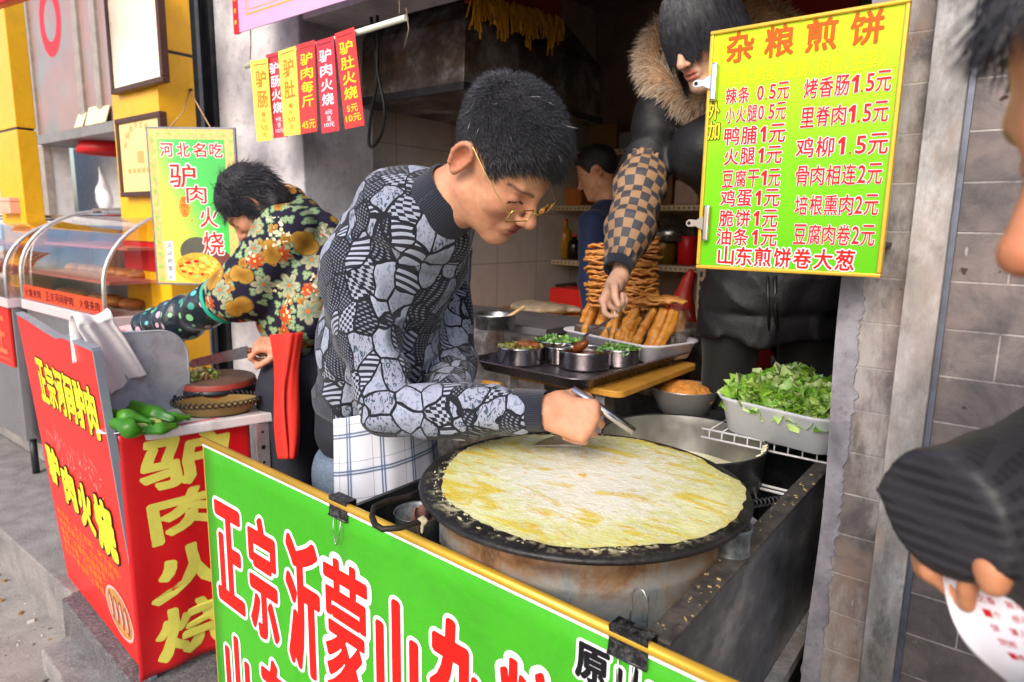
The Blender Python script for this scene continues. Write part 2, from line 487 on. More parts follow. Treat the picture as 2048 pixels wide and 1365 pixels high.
def setcol(o, fn):
    me = o.data; n = len(me.vertices); v = np.empty(n * 3, np.float32); me.vertices.foreach_get('co', v); v = v.reshape(-1, 3)
    c = np.ones((n, 4), np.float32); c[:, :3] = fn(v.astype(float))
    a = me.color_attributes.new('col', 'FLOAT_COLOR', 'POINT'); a.data.foreach_set('color', c.ravel())
def strands(name, roots, dirs, lens, width, mats, parent=None, droop=0.0, curl=0.0, seg=3, seed=1, target=None):
    """hair / fur: tapered three-sided blades"""
    rs = np.random.RandomState(seed); vs = []; fs = []
    for p, d, L in zip(roots, dirs, lens):
        d = nrm(d); x, y, _ = frame3(d); t0 = rs.rand() * 6.28; bend = (x * math.cos(t0) + y * math.sin(t0)) * curl
        o = len(vs); cur = np.array(p, float); dd = d
        for k in range(seg):
            w = width * (1 - 0.55 * k / seg)
            for j in range(3):
                t = t0 + 2.094 * j; vs.append(cur + (x * math.cos(t) + y * math.sin(t)) * w)
            dd = nrm(dd + V(0, 0, -droop) / seg + bend / seg); cur = cur + dd * L / seg
            if k:
                a, b = o + 3 * (k - 1), o + 3 * k
                fs += [(a + j, a + (j + 1) % 3, b + (j + 1) % 3, b + j) for j in range(3)]
        vs.append(cur); a = o + 3 * (seg - 1); e = len(vs) - 1
        fs += [(a + j, a + (j + 1) % 3, e) for j in range(3)]
    mb = MB(); mb.v = [tuple(v) for v in vs]; mb.f = fs; mb.mi = [0] * len(fs); mb.sm = [True] * len(fs)
    return mb.build(name, mats, parent)
# ================================================================== SETTING
YF = 1.25                                   # plane of the brick pier
def brick_mat(name, bw, bh, off=0.5, c1='81766f', c2='655c5c', mort='aaa29e', x_axis=0, zshift=0.0):
    b = NB(name)
    p = b.sep(b.co())
    uv = b.comb(p[x_axis], p[2], 0.0)
    uv = b.mapv(uv, scale=(1 / bh, 1 / bh, 1), loc=(0.13 * bw / bh, zshift, 0))
    bt = b.n('ShaderNodeTexBrick', {'Vector': uv, 'Color1': hexc(c1), 'Color2': hexc(c2), 'Mortar': hexc(mort), 'Scale': 1.0, 'Mortar Size': 0.024, 'Mortar Smooth': 0.3, 'Brick Width': bw / bh, 'Row Height': 1.0}, offset=off)
    grime = b.noise(11.0, 10, 0.72, dist=0.5); fine = b.noise(90.0, 6, 0.6)
    wob_ = b.noise(7.0, 3)
    c = b.mix(b.fac(grime.outputs[0], 0.42, 0.7), bt.outputs[0], hexc('3d3a40'))
    c = b.mix(b.math('MULTIPLY', b.fac(wob_.outputs[0], 0.5, 0.75), 0.55), c, hexc('a08c86'))
    spl = b.noise(38.0, 3, 0.5)
    c = b.mix(b.fac(spl.outputs[0], 0.69, 0.73), c, hexc('40281c'))
    spw = b.noise(55.0, 2, 0.5, v=b.mapv(b.co(), scale=(1, 1, 0.35), loc=(3, 1, 7)))
    c = b.mix(b.math('MULTIPLY', b.fac(spw.outputs[0], 0.73, 0.76), 0.45), c, hexc('c9c3bd'))
    b.set(col=c, rough=b.math('ADD', b.math('MULTIPLY', fine.outputs[0], 0.3), 0.55))
    h = b.math('ADD', b.math('MULTIPLY', bt.outputs[1], -1.0), b.math('MULTIPLY', b.math('ADD', fine.outputs[0], grime.outputs[0]), 0.35))
    b.bump(h, 0.7, 0.004)
    return b.m
def plaster_mat(name, base, light, dark, sc=5.0):
    b = NB(name)
    n1 = b.noise(sc * 0.7, 10, 0.62, dist=0.12); n2 = b.noise(sc * 6, 8, 0.65); n3 = b.noise(60, 5)
    c = b.ramp(n1.outputs[0], [(0.25, hexc(dark)), (0.42, hexc(base)), (0.62, hexc(light))])
    c = b.mix(b.math('MULTIPLY', b.fac(n2.outputs[0], 0.55, 0.72), 0.5), c, hexc(dark))
    b.set(col=c, rough=0.75)
    b.bump(b.math('ADD', n2.outputs[0], b.math('MULTIPLY', n3.outputs[0], 0.5)), 0.5, 0.004)
    return b.m
def stone_mat(name, base, dark, sc=6.0):
    b = NB(name)
    n1 = b.noise(sc, 9, 0.65); n2 = b.noise(140, 4, 0.7); n3 = b.noise(sc * 4, 7, 0.6, dist=1.0)
    c = b.ramp(n1.outputs[0], [(0.3, hexc(dark)), (0.62, hexc(base))])
    c = b.mix(b.math('MULTIPLY', b.fac(n3.outputs[0], 0.52, 0.7), 0.6), c, hexc(dark))
    c = b.mix(b.math('MULTIPLY', b.fac(n2.outputs[0], 0.45, 0.75), 0.35), c, hexc('cfc8c0'))
    b.set(col=c, rough=0.8)
    b.bump(b.math('ADD', n2.outputs[0], b.math('MULTIPLY', n3.outputs[0], 1.5)), 0.45, 0.004)
    return b.m
M_STREET = stone_mat('street_concrete', '9a948d', '6e6863', 5.0)
M_STONE = stone_mat('kerb_stone', '8c8784', '5c585a', 8.0)
M_STONE_D = stone_mat('dark_step_stone', '5b595d', '3a393e', 9.0)
M_FLOOR = stone_mat('shop_floor_concrete', '8a827c', '5c5552', 7.0)
M_PLASTER = plaster_mat('grey_plaster', 'a9a6ad', 'd6d3d8', '77747c')
M_WHITEWALL = mat('white_wall_paint', hexc('d9d4d2'), 0.6, var=0.08, vscale=4, dirt=hexc('8e8884'), dirt_amt=0.5, dscale=6, bump=0.1)
M_GALV = None
def galv(name, base='8f9093', dark='5c5d63', warm='a48f80', sc=9.0, rough=0.5, metal=0.35, stretch=(1, 1, 0.45)):
    b = NB(name)
    v = b.mapv(b.co(), scale=stretch)
    n1 = b.noise(sc, 10, 0.72, v=v, dist=0.05); n2 = b.noise(sc * 5, 8, 0.7, v=v); n3 = b.noise(sc * 1.7, 6, 0.6, v=b.mapv(v, loc=(4, 2, 1)))
    c = b.ramp(n1.outputs[0], [(0.33, hexc(dark)), (0.5, hexc(base)), (0.68, hexc('c2c0c2'))])
    c = b.mix(b.math('MULTIPLY', b.fac(n3.outputs[0], 0.56, 0.7), 0.7), c, hexc(warm))
    c = b.mix(b.math('MULTIPLY', b.fac(n2.outputs[0], 0.56, 0.72), 0.6), c, hexc(dark))
    b.set(col=c, rough=b.math('ADD', b.math('MULTIPLY', n2.outputs[0], 0.35), rough - 0.15), metal=metal)
    b.bump(n2.outputs[0], 0.25, 0.002)
    return b.m
M_GALV = galv('galvanised_post', '8d8a8a', '5b5856', '9a8270', 9.0, 0.6, 0.15)
M_STEEL = mat('worn_stainless', hexc('a9a9ab'), 0.28, 0.95, var=0.1, vscale=7, dirt=hexc('4a3d30'), dirt_amt=0.25, rvar=0.2, bump=0.05, bscale=40)
M_STEEL_D = galv('greasy_sheet_steel', '6f645c', '3a312c', '7d5636', 5.0, 0.45, 0.6, (1, 1, 1))
M_DARKMETAL = mat('dark_painted_metal', hexc('2a2b30'), 0.45, 0.3, var=0.25, dirt=hexc('6b625c'), dirt_amt=0.3)
M_BLACK = mat('black_plastic', hexc('17171a'), 0.35, var=0.2)
M_WOODTRIM = mat('dark_brown_frame', hexc('4a2b20'), 0.45, var=0.25, vscale=20)
M_TILE = None
b = NB('pale_wall_tiles')
p_ = b.sep(b.co()); uv_ = b.mapv(b.comb(p_[1], p_[2], 0.0), scale=(2.6, 3.4, 1), loc=(0.2, 0.1, 0))
bt_ = b.n('ShaderNodeTexBrick', {'Vector': uv_, 'Color1': hexc('e2dad4'), 'Color2': hexc('dcd3cd'), 'Mortar': hexc('a99d95'), 'Scale': 1.0, 'Mortar Size': 0.008, 'Brick Width': 1.0, 'Row Height': 1.0}, offset=0.0)
g_ = b.noise(4, 8, 0.65)
b.set(col=b.mix(b.math('MULTIPLY', b.fac(g_.outputs[0], 0.45, 0.75), 0.5), bt_.outputs[0], hexc('a8917f')), rough=0.3)
M_TILE = b.m

mb = MB(); mb.box((-16, -14, -0.5), (12, 0.9, -0.20)); tag(mb.build('pavement', M_STREET), kind='structure')
# raised stone platform and steps
mb = MB(); mb.box((-9, 0.785, -0.5), (-2.66, 1.21, 0.0)); tag(mb.build('kerb_platform', M_STONE, bevel=0.006), kind='structure')
mb = MB(); mb.box((-9, 1.213, -0.5), (-2.66, 2.4, 0.09)); tag(mb.build('upper_step', M_STONE, bevel=0.006), kind='structure')
mb = MB(); mb.hexa([(-2.655, 0.752, -0.5), (-0.1, 0.60, -0.5), (-0.1, 1.2, -0.5), (-2.645, 1.5, -0.5), (-2.655, 0.752, -0.004), (-0.1, 0.60, -0.004), (-0.1, 1.2, -0.004), (-2.645, 1.5, -0.004)]); tag(mb.build('stone_step', M_STONE_D, bevel=0.006), kind='structure')
lsA, lsB, lsC = onz(81, 1298, -0.125), onz(151, 1263, -0.125), onz(224, 1358, -0.125); lsC = lsB + (lsC - lsB) * 3.2; lsD = lsA + lsC - lsB
mb = MB(); mb.hexa([q + V(0, 0, -0.2) for q in (lsA, lsD, lsC, lsB)] + [lsA, lsD, lsC, lsB]); tag(mb.build('low_step', M_STONE, bevel=0.008), kind='structure')
mb = MB(); mb.box((-2.66, 1.205, -0.5), (3.0, 4.6, -0.008)); tag(mb.build('shop_floor', M_FLOOR), kind='structure')
rs = np.random.RandomState(33); mb = MB()
for k in range(150):
    x_ = -3.9 + 2.6 * rs.rand(); y_ = (0.775 if x_ < -2.66 else 0.74 - 0.057 * (x_ + 2.655)) - 0.02 - 0.5 * rs.rand() ** 3; s_ = 0.002 + 0.006 * rs.rand() ** 3; a = rs.rand() * 6.28
    mb.obox((x_, y_, -0.2 + s_ * 0.4), V(math.cos(a), math.sin(a), 0.2 * rs.normal()) * s_ * (1 + rs.rand()), V(-math.sin(a), math.cos(a), 0) * s_ * 0.8, V(0, 0, 1) * s_ * 0.5, k % 3)
tag(mb.build('street_litter', [mat('grit', hexc('6a645c'), 0.8, var=0.3), mat('dry_leaf', hexc('8a6a3c'), 0.8, var=0.3), mat('paper_scrap', hexc('c9c4bb'), 0.8)]), 'grit and small scraps along the foot of the stone kerb', 'litter', kind='stuff')
# ---- shop shell
XL = -2.46
mb = MB(); mb.box((XL - 0.2, 1.98, -0.1), (XL, 4.1, 2.75)); tag(mb.build('tiled_side_wall', M_TILE), 'pale tiled side wall inside the pancake shop behind the hanging cables', 'wall')
M_BACKW = mat('blotchy_brown_wall', hexc('a0866f'), 0.6, var=0.15, vscale=2.5, dirt=hexc('6e5544'), dirt_amt=0.6, dscale=3)  # brown base with random darker blotches
mb = MB(); mb.box((XL, 4.0, -0.1), (2.6, 4.2, 2.75)); tag(mb.build('back_wall', M_BACKW), 'blotchy brown back wall of the shop behind the shelves', 'wall')
mb = MB(); mb.box((1.4, 1.5, -0.1), (1.6, 4.0, 2.75)); tag(mb.build('inner_side_wall', M_BACKW), 'blotchy brown inner wall at the right end of the shop', 'wall')
M_CEIL = mat('sooty_ceiling', hexc('8a7462'), 0.8, var=0.2, vscale=3)
mb = MB(); mb.box((-2.9, 1.62, 2.75), (1.8, 4.2, 2.9)); tag(mb.build('shop_ceiling', M_CEIL), kind='structure')
mb = MB(); mb.box((-2.30, 1.62, 2.12), (-0.02, 1.8, 2.75)); tag(mb.build('shop_lintel', M_PLASTER), 'grey plaster lintel above the open shop front', 'lintel')
# ---- brick pier on the right of the opening, with chipped plaster edge
M_PIER = brick_mat('grey_brick_pier', 0.24, 0.0765, 0.0, zshift=0.2)
def smear(m, col, lo, hi, amt, sc, loc):
    t_ = m.node_tree; pb_ = next(n for n in t_.nodes if n.type == 'BSDF_PRINCIPLED'); old = pb_.inputs['Base Color'].links[0].from_socket
    nn = t_.nodes.new('ShaderNodeTexNoise'); mp = t_.nodes.new('ShaderNodeMapping'); tc = t_.nodes.new('ShaderNodeTexCoord'); t_.links.new(tc.outputs['Object'], mp.inputs[0]); mp.inputs['Scale'].default_value = (1, 1, 0.4); mp.inputs['Location'].default_value = loc
    t_.links.new(mp.outputs[0], nn.inputs['Vector']); nn.inputs['Scale'].default_value = sc; nn.inputs['Detail'].default_value = 9; nn.inputs['Roughness'].default_value = 0.7
    mr = t_.nodes.new('ShaderNodeMapRange'); t_.links.new(nn.outputs[0], mr.inputs[0]); mr.inputs[1].default_value = lo; mr.inputs[2].default_value = hi; mr.inputs[4].default_value = amt
    mx = t_.nodes.new('ShaderNodeMix'); mx.data_type = 'RGBA'; t_.links.new(mr.outputs[0], mx.inputs[0]); t_.links.new(old, mx.inputs[6]); mx.inputs[7].default_value = (*hexc(col), 1); t_.links.new(mx.outputs[2], pb_.inputs['Base Color'])
smear(M_PIER, 'aaa4a3', 0.46, 0.6, 0.75, 11, (1, 2, 3)); smear(M_PIER, '4f4a50', 0.55, 0.68, 0.6, 9, (5, 2, 8)); smear(M_PIER, '8a6a58', 0.56, 0.66, 0.45, 13, (2, 9, 4)); smear(M_PIER, '4a2a18', 0.69, 0.71, 0.8, 34, (3, 3, 3))
M_BRICK = brick_mat('grey_brick_wall', 0.235, 0.0765, 0.5, '776d6a', '5b5353', zshift=0.2)
rs = np.random.RandomState(4)
zs = np.linspace(-0.1, 2.75, 150)
edge = [-0.256 + 0.0022 * rs.normal() + 0.004 * math.sin(z * 9) for z in zs]
mb = MB(); vs_ = []
for z, e in zip(zs, edge): vs_ += [(e, YF + 0.006, z), (e + 0.008, YF, z), (-0.15, YF, z), (-0.15, 1.62, z), (e, 1.62, z)]
fs_ = []
for i in range(len(zs) - 1):
    for k in range(5): a_ = i * 5; fs_.append((a_ + k, a_ + (k + 1) % 5, a_ + 5 + (k + 1) % 5, a_ + 5 + k))
mb.add(vs_, fs_)
pier = thing('brick_pier', 'grey brick pier with chipped edge beside the pancake cart, under the price board', 'pillar', (-0.2, YF, 0))
mb.build('brickwork', M_PIER, pier)
mb = MB(); rs = np.random.RandomState(9)
pts_ = []
for z in np.linspace(-0.05, 2.7, 420):
    pts_.append((z, 0.031 + 0.004 * math.sin(z * 7.3) + 0.0016 * math.sin(z * 31) + 0.0016 * math.sin(z * 77 + 1) + 0.0022 * rs.normal()))
vs_ = []
for z, w in pts_: vs_ += [(-0.2565 + 0.004 * math.sin(z * 9), YF - 0.0035, z), (-0.2565 + max(0.008, w), YF - 0.0035, z), (-0.2565 + max(0.010, w + 0.002), YF + 0.002, z)]
fs_ = []
for i in range(len(pts_) - 1):
    a_ = 3 * i; fs_ += [(a_, a_ + 1, a_ + 4, a_ + 3), (a_ + 1, a_ + 2, a_ + 5, a_ + 4)]
mb.add(vs_, fs_); mb.build('plaster_edge', plaster_mat('pier_plaster', '74717a', '96929a', '4f4c54', 14.0), pier)
# wall right of the post
mb = MB(); mb.box((-0.106, YF + 0.012, -0.3), (4.0, 1.62, 2.75)); tag(mb.build('brick_wall', M_BRICK), 'grey brick wall right of the steel post, behind the customer', 'wall')
# galvanised channel post
smear(M_GALV, '8f6f56', 0.55, 0.66, 0.55, 7, (7, 1, 2)); smear(M_GALV, '3d3a3c', 0.60, 0.68, 0.6, 16, (2, 1, 9)); smear(M_GALV, 'b9a49a', 0.52, 0.7, 0.6, 3, (0, 4, 2)); smear(M_BRICK, '4b474b', 0.56, 0.72, 0.5, 8, (0, 1, 6)); smear(M_BRICK, 'b1aaa6', 0.60, 0.70, 0.4, 15, (6, 6, 1))
gp = thing('steel_post', 'weathered galvanised steel channel post between the brick pier and the brick wall', 'post', (-0.135, YF, 0))
mb = MB(); mb.box((-0.1625, YF - 0.022, -0.12), (-0.112, YF - 0.018, 2.75)); mb.box((-0.1625, YF - 0.018, -0.12), (-0.1585, YF + 0.03, 2.75)); mb.box((-0.116, YF - 0.018, -0.12), (-0.112, YF + 0.03, 2.75))
mb.build('channel', M_GALV, gp, bevel=0.0015)
mb = MB(); mb.box((-0.1115, YF - 0.004, -0.12), (-0.1035, YF + 0.03, 2.75)); mb.build('edge_strip', mat('blue_grey_strip', hexc('6a7080'), 0.4, 0.5, dirt=hexc('2e2e33'), dirt_amt=0.6), gp)
# ---- cement column left of the opening
YC = 1.62
cxl, cxr = ony(436, 200, YC)[0], ony(604, 250, YC)[0]
mb = MB(); mb.box((cxl, YC, -0.1), (cxr, 1.98, 2.75)); tag(mb.build('cement_column', M_PLASTER, bevel=0.006), 'bare grey cement column beside the yellow pillar, behind the woman in the floral jacket', 'column')
mb = MB(); x0_, x1_ = ony(404, 150, 1.6)[0], cxl - 0.004
mb.box((x0_, 1.60, 0), (x1_, 1.98, 2.75)); tag(mb.build('black_channel', M_DARKMETAL), 'narrow black metal channel running up between the yellow pillar and the cement column', 'channel')
x00_ = ony(386, 150, 1.6)[0]
mb = MB(); mb.box((x00_, 1.585, 0), (x0_ - 0.003, 1.98, 2.75)); tag(mb.build('white_strip', M_WHITEWALL), 'narrow off white metal strip running up beside the yellow pillar', 'strip')
# ---- yellow pillar with framed plaques
YY = 1.35
M_YEL = mat('yellow_cladding', hexc('f0b216'), 0.32, var=0.06, vscale=3, dirt=hexc('a87410'), dirt_amt=0.25)
M_REDP = mat('red_cladding', hexc('c81d25'), 0.35, var=0.08)
yxl, yxr = ony(212, 60, YY)[0], ony(316, 200, YY)[0]
yp = thing('yellow_pillar', 'yellow clad pillar with a red band and framed plaques, left of the cement column', 'pillar', ((yxl + yxr) / 2, YY, 0.09))
yb = onx(385, 110, yxr)[1]
zr0, zr1 = ony(280, 540, YY)[2], ony(280, 484, YY)[2]
mb = MB()
zj = [0.09, zr0 - 0.002, zr1 + 0.002, onx(350, 106, yxr)[2], 2.75]
for a_, c_ in ((zj[0], zj[1]), (zj[2], zj[3] - 0.006), (zj[3] + 0.006, zj[4])): mb.box((yxl, YY, a_), (yxr, yb, c_))
mb.build('cladding', M_YEL, yp, bevel=0.003)
mb = MB(); mb.box((yxl + 0.004, YY + 0.004, 0.1), (yxr - 0.004, yb, 2.7)); mb.build('core', M_BLACK, yp)
mb = MB(); mb.box((yxl, YY - 0.001, zr0), (yxr + 0.001, yb, zr1)); mb.build('red_band', M_REDP, yp)
M_IVORY = mat('ivory_plaque', hexc('f3ead2'), 0.3, var=0.05, vscale=5, coat=0.3)
M_BEIGE = mat('beige_plaque', hexc('ecd08a'), 0.35, var=0.08, vscale=5, coat=0.3)
M_FAINT = mat('faint_brown_ink', hexc('cfa05e'), 0.5, var=0.05)
def plaque(px0, py0, px1, py1, m, label, arch=None):
    a_, c_ = ony(px0, py1, YY - 0.03), ony(px1, py0, YY - 0.03)
    x0, x1 = a_[0], c_[0]; z0, z1 = a_[2], c_[2]
    t = thing('framed_plaque', label, 'plaque', ((x0 + x1) / 2, YY - 0.02, z0), 'framed plaques on the yellow pillar')
    mb = MB(); mb.box((x0 + 0.02, YY - 0.026, z0 + 0.02), (x1 - 0.02, YY - 0.003, z1 - 0.02)); mb.build('plaque_face', m, t)
    mb = MB(); w = 0.022
    mb.box((x0, YY - 0.035, z0), (x1, YY - 0.003, z0 + w)); mb.box((x0, YY - 0.035, z1 - w), (x1, YY - 0.003, z1)); mb.box((x0, YY - 0.034, z0 + w), (x0 + w, YY - 0.003, z1 - w)); mb.box((x1 - w, YY - 0.034, z0 + w), (x1, YY - 0.003, z1 - w))
    mb.build('frame', M_WOODTRIM, t, bevel=0.003)
    if arch:
        L = Letters(((x0 + x1) / 2, YY - 0.0265, z0), (1, 0, 0), (0, 0, 1)); n = len(arch); R_ = (x1 - x0) * 0.38
        for i, ch in enumerate(arch):
            th = math.radians(150 - 120 * i / (n - 1)); u, v = R_ * math.cos(th), (z1 - z0) * 0.42 + R_ * math.sin(th); h = 0.017
            L.put(ch, u - h, v - h, u + h, v + h, 0, 0.0)
        L.quad(-0.03, (z1 - z0) * 0.42, 0.03, (z1 - z0) * 0.42 + 0.05, 0)
        for k in range(6): L.quad(-0.13 + k * 0.045, (z1 - z0) * 0.3, -0.10 + k * 0.045, (z1 - z0) * 0.3 + 0.02, 0)
        L.build([M_FAINT], t)
plaque(224, -60, 312, 190, M_IVORY, 'white framed plaque high on the yellow pillar', None)
plaque(243, 222, 320, 395, M_BEIGE, 'beige framed plaque with an arch of faint letters, on the yellow pillar', '河间府李记驴肉馆')
# ---- far left yellow pillar
fx0, fx1 = -4.9, ony(16, 100, 1.3)[0]; fyb = onx(72, 250, fx1)[1]
mb = MB(); mb.box((fx0, 1.3, 0.09), (fx1, fyb, onx(45, 260, fx1)[2])); mb.box((fx0, 1.3, onx(45, 260, fx1)[2] + 0.012), (fx1, fyb, 2.75))
fp = thing('yellow_pillar', 'yellow clad pillar at the far left edge, beyond the glass display cases', 'pillar', (fx1, 1.3, 0.09))
mb.build('cladding', M_YEL, fp, bevel=0.003)
mb = MB(); mb.box((fx0 + 0.004, 1.304, 0.1), (fx1 - 0.005, fyb - 0.01, 2.7)); mb.build('core', M_BLACK, fp)
# ---- white neighbouring shop front
YN = 2.25
wall = thing('white_shop_front', 'white neighbouring shop front with a grimy window, between the two yellow pillars', 'shop front', (-6, YN, 0))
def nx(px, py, y=YN): return ony(px, py, y)
zs_ = nx(140, 275)[2]
nl, nr = nx(30, 300)[0], nx(330, 250)[0]
mb = MB(); mb.box((nl - 2.5, YN + 0.02, zs_ + 0.03), (nr, YN + 0.2, 3.6)); mb.box((nl - 2.5, YN + 0.02, 0.09), (nx(98, 400)[0], YN + 0.2, zs_ + 0.03))
mb.build('wall', M_WHITEWALL, wall)
mb = MB(); mb.box((nl, YN + 0.5, 0.09), (nr, YN + 0.6, zs_ + 0.03)); mb.build('tiled_recess', mat('white_tiles', hexc('d8d2d4'), 0.25, var=0.05), wall)
mb = MB(); mb.box((nx(86, 285)[0], YN - 0.05, zs_ - 0.03), (nr, YN + 0.5, zs_ + 0.05)); mb.build('sill', mat('grey_sill', hexc('8f8a88'), 0.5, 0.3), wall, bevel=0.004)
mb = MB()
for px_ in (63, 160, 196): mb.box((nx(px_, 120)[0] - 0.05, YN - 0.02, zs_ + 0.06), (nx(px_, 120)[0] + 0.05, YN + 0.02, 3.5))
mb.box((nx(93, 400)[0] - 0.05, YN - 0.01, 0.09), (nx(93, 400)[0] + 0.07, YN + 0.05, zs_ - 0.03))
fr = mb.build('window_frame', mat('beige_frame', hexc('a99c92'), 0.45, 0.2, dirt=hexc('5c5048'), dirt_amt=0.4), wall)
b = NB('grimy_window'); n_ = b.noise(3.0, 7, 0.6); n2_ = b.noise(0.9, 3)
c_ = b.ramp(n2_.outputs[0], [(0.38, hexc('8c8684')), (0.52, hexc('b5857c')), (0.66, hexc('9b9a98'))])
b.set(col=b.mix(b.math('MULTIPLY', n_.outputs[0], 0.7), c_, hexc('6e6866')), rough=0.22, spec=0.7)
mb = MB(); mb.box((nx(63, 120)[0], YN + 0.004, zs_ + 0.06), (nr, YN + 0.012, 3.5)); mb.build('pane', b.m, fr)
# red oval emblem on the glass
M_RED = mat('red_vinyl', hexc('d3161c'), 0.4, var=0.06)
em = nx(96, 40, YN - 0.01); vs_ = []; n_ = 40
for k in range(n_):
    t = 2 * PI * k / n_
    for r_ in (1.0, 0.58): vs_.append((em[0] + 0.235 * r_ * math.cos(t), YN + 0.0025, em[2] + 0.29 * r_ * math.sin(t)))
mb = MB(); mb.add(vs_, [(2 * k, 2 * ((k + 1) % n_), 2 * ((k + 1) % n_) + 1, 2 * k + 1) for k in range(n_)]); mb.build('emblem', M_RED, wall)
# little cards on the sill
for i_, (px_, py_, w_) in enumerate(((185, 235, 0.10), (205, 226, 0.09), (162, 247, 0.08))):
    q = nx(px_, py_, YN - 0.03); mb = MB(); mb.obox((q[0], q[1], zs_ + 0.05 + w_ * 0.7), (w_, 0, 0), (0, 0.004, 0.0), (0, 0.02, w_ * 0.7))
    tag(mb.build('price_card', mat('cream_card', hexc('efe0b4'), 0.5, var=0.05)), ('largest cream card propped on the window sill', 'cream card at the right end of the window sill', 'small cream card at the left end of the row on the window sill')[i_], 'card', 'cards on the window sill')
# red lamp shade and a hanging plastic bag in the recess
q = nx(216, 292, YN + 0.25); ls = thing('pendant_lamp', 'red enamel pendant lamp shade hanging in the neighbouring shop recess', 'lamp', (q[0], q[1], q[2]))
mb = MB(); mb.lathe([(0.24, -0.07), (0.22, 0.0), (0.14, 0.09), (0.04, 0.13), (0.03, 0.16)], q, 32); mb.build('lamp_shade', M_RED, ls, solid=0.004)
mb = MB(); mb.cyl(q + V(0, 0, 0.15), q + V(0, 0, 0.5), 0.006, n=8); mb.build('cord', M_BLACK, ls)
q = nx(208, 385, YN + 0.3)
M_BAG = mat('white_thin_plastic', hexc('dcd8dc'), 0.3, var=0.06, bump=0.6, bscale=18, bdist=0.01)
s = SDF().ell(q + V(0, 0, -0.07), (0.11, 0.06, 0.12), 0.03).cone(q + V(0, 0, 0.02), q + V(-0.03, 0, 0.14), 0.06, 0.018, 0.05).cone(q + V(-0.03, 0, 0.14), q + V(-0.06, 0, 0.24), 0.012, 0.006, 0.02).disp(lambda P: 0.012 * wob(P, 45, 3))
tag(sculpt('plastic_bag', s, q - 0.25, q + 0.3, 0.014, M_BAG), 'white plastic bag hanging on the tiled recess wall above the display case', 'bag')
# red awning corner
mb = MB(); a_ = ony(58, -2, 1.0); b_ = ony(-60, 34, 1.0); mb.hexa([b_ + V(0, -0.03, 0), a_ + V(0, -0.03, 0), a_ + V(0, 0.02, 0), b_ + V(0, 0.02, 0), b_ + V(-0.1, -0.03, 0.3), a_ + V(0.05, -0.03, 0.3), a_ + V(0.05, 0.02, 0.3), b_ + V(-0.1, 0.02, 0.3)])
tag(mb.build('red_awning', M_RED, bevel=0.01), 'corner of a red awning at the far top left', 'awning')
# ---- hood, duct, cables
HX, HY = -1.74, 1.95
hb = onx(927, 168, HX); HY = hb[1]; hz = hb[2]; hyb = onx(1202, 228, HX)[1]
hood = thing('range_hood', 'greasy sheet steel range hood above the cook, hanging from the ceiling', 'hood', (HX - 0.35, HY + 0.3, hz))
zt = hz + 0.24
mb = MB()
mb.hexa([(XL + 0.02, HY, hz - 0.004), (HX, HY, hz), (HX, hyb, hz), (XL + 0.02, hyb, hz - 0.004), (XL + 0.02, HY + 0.02, zt), (HX - 0.01, HY + 0.02, zt), (HX - 0.01, hyb, zt), (XL + 0.02, hyb, zt)])
# taper up to the flue
mb.hexa([(XL + 0.02, HY + 0.02, zt + 0.002), (HX - 0.01, HY + 0.02, zt + 0.002), (HX - 0.01, hyb, zt + 0.002), (XL + 0.02, hyb, zt + 0.002), (XL + 0.2, HY + 0.25, zt + 0.35), (HX - 0.25, HY + 0.25, zt + 0.35), (HX - 0.25, hyb - 0.2, zt + 0.35), (XL + 0.2, hyb - 0.2, zt + 0.35)])
mb.build('hood_body', M_STEEL_D, hood, bevel=0.004)
mb = MB(); mb.box((XL + 0.025, HY - 0.006, hz - 0.02), (HX + 0.006, HY + 0.012, hz + 0.008)); mb.box((HX - 0.012, HY + 0.012, hz - 0.02), (HX + 0.006, hyb, hz + 0.008)); mb.build('rim', M_DARKMETAL, hood)
mb = MB(); mb.cyl((HX - 0.35, HY + 0.5, zt + 0.34), (HX - 0.35, HY + 0.5, 2.75), 0.12, n=24); mb.build('flue', M_STEEL_D, hood)
# round extract duct that ends above the column
d0, d1 = ony(500, 75, 1.78), ony(735, 60, 2.0)
duct = thing('exhaust_duct', 'wide dark round exhaust duct with an open end under the pink banner', 'duct', d0)
mb = MB(); ax_ = nrm(d1 - d0); mb.tube([d0, d0 + ax_ * 0.012, d1], [0.12, 0.115, 0.115], 28, caps=False); mb.tube([d1, d1 + V(0.05, 0.2, 0.02), d1 + V(0.06, 0.5, 0.03)], [0.115, 0.115, 0.115], 28, caps=False)
mb.build('pipe', M_STEEL_D, duct, solid=0.003)
mb = MB()
for k in range(2): mb.tube([d0 + ax_ * (0.16 + 0.2 * k), d0 + ax_ * (0.18 + 0.2 * k)], [0.119, 0.119], 28, caps=False)
mb.build('seam_band', M_DARKMETAL, duct, solid=0.004)
M_CABLE = mat('black_cable', hexc('1d1a1a'), 0.45, var=0.2)
def cable(name, label, cat, pts, r, y=None, group=None, m=None):
    q = [ony(a, c, y_) for a, c, y_ in pts]; s = []
    for i in range(len(q) - 1):
        p0, p1, p2, p3 = q[max(i - 1, 0)], q[i], q[i + 1], q[min(i + 2, len(q) - 1)]
        for k in range(6):
            t = k / 6.0; s.append(0.5 * ((2 * p1) + (-p0 + p2) * t + (2 * p0 - 5 * p1 + 4 * p2 - p3) * t * t + (-p0 + 3 * p1 - 3 * p2 + p3) * t ** 3))
    s.append(q[-1]); mb = MB(); mb.tube(s, r, 8); o = mb.build(name, m or M_CABLE)
    return tag(o, label, cat, group)
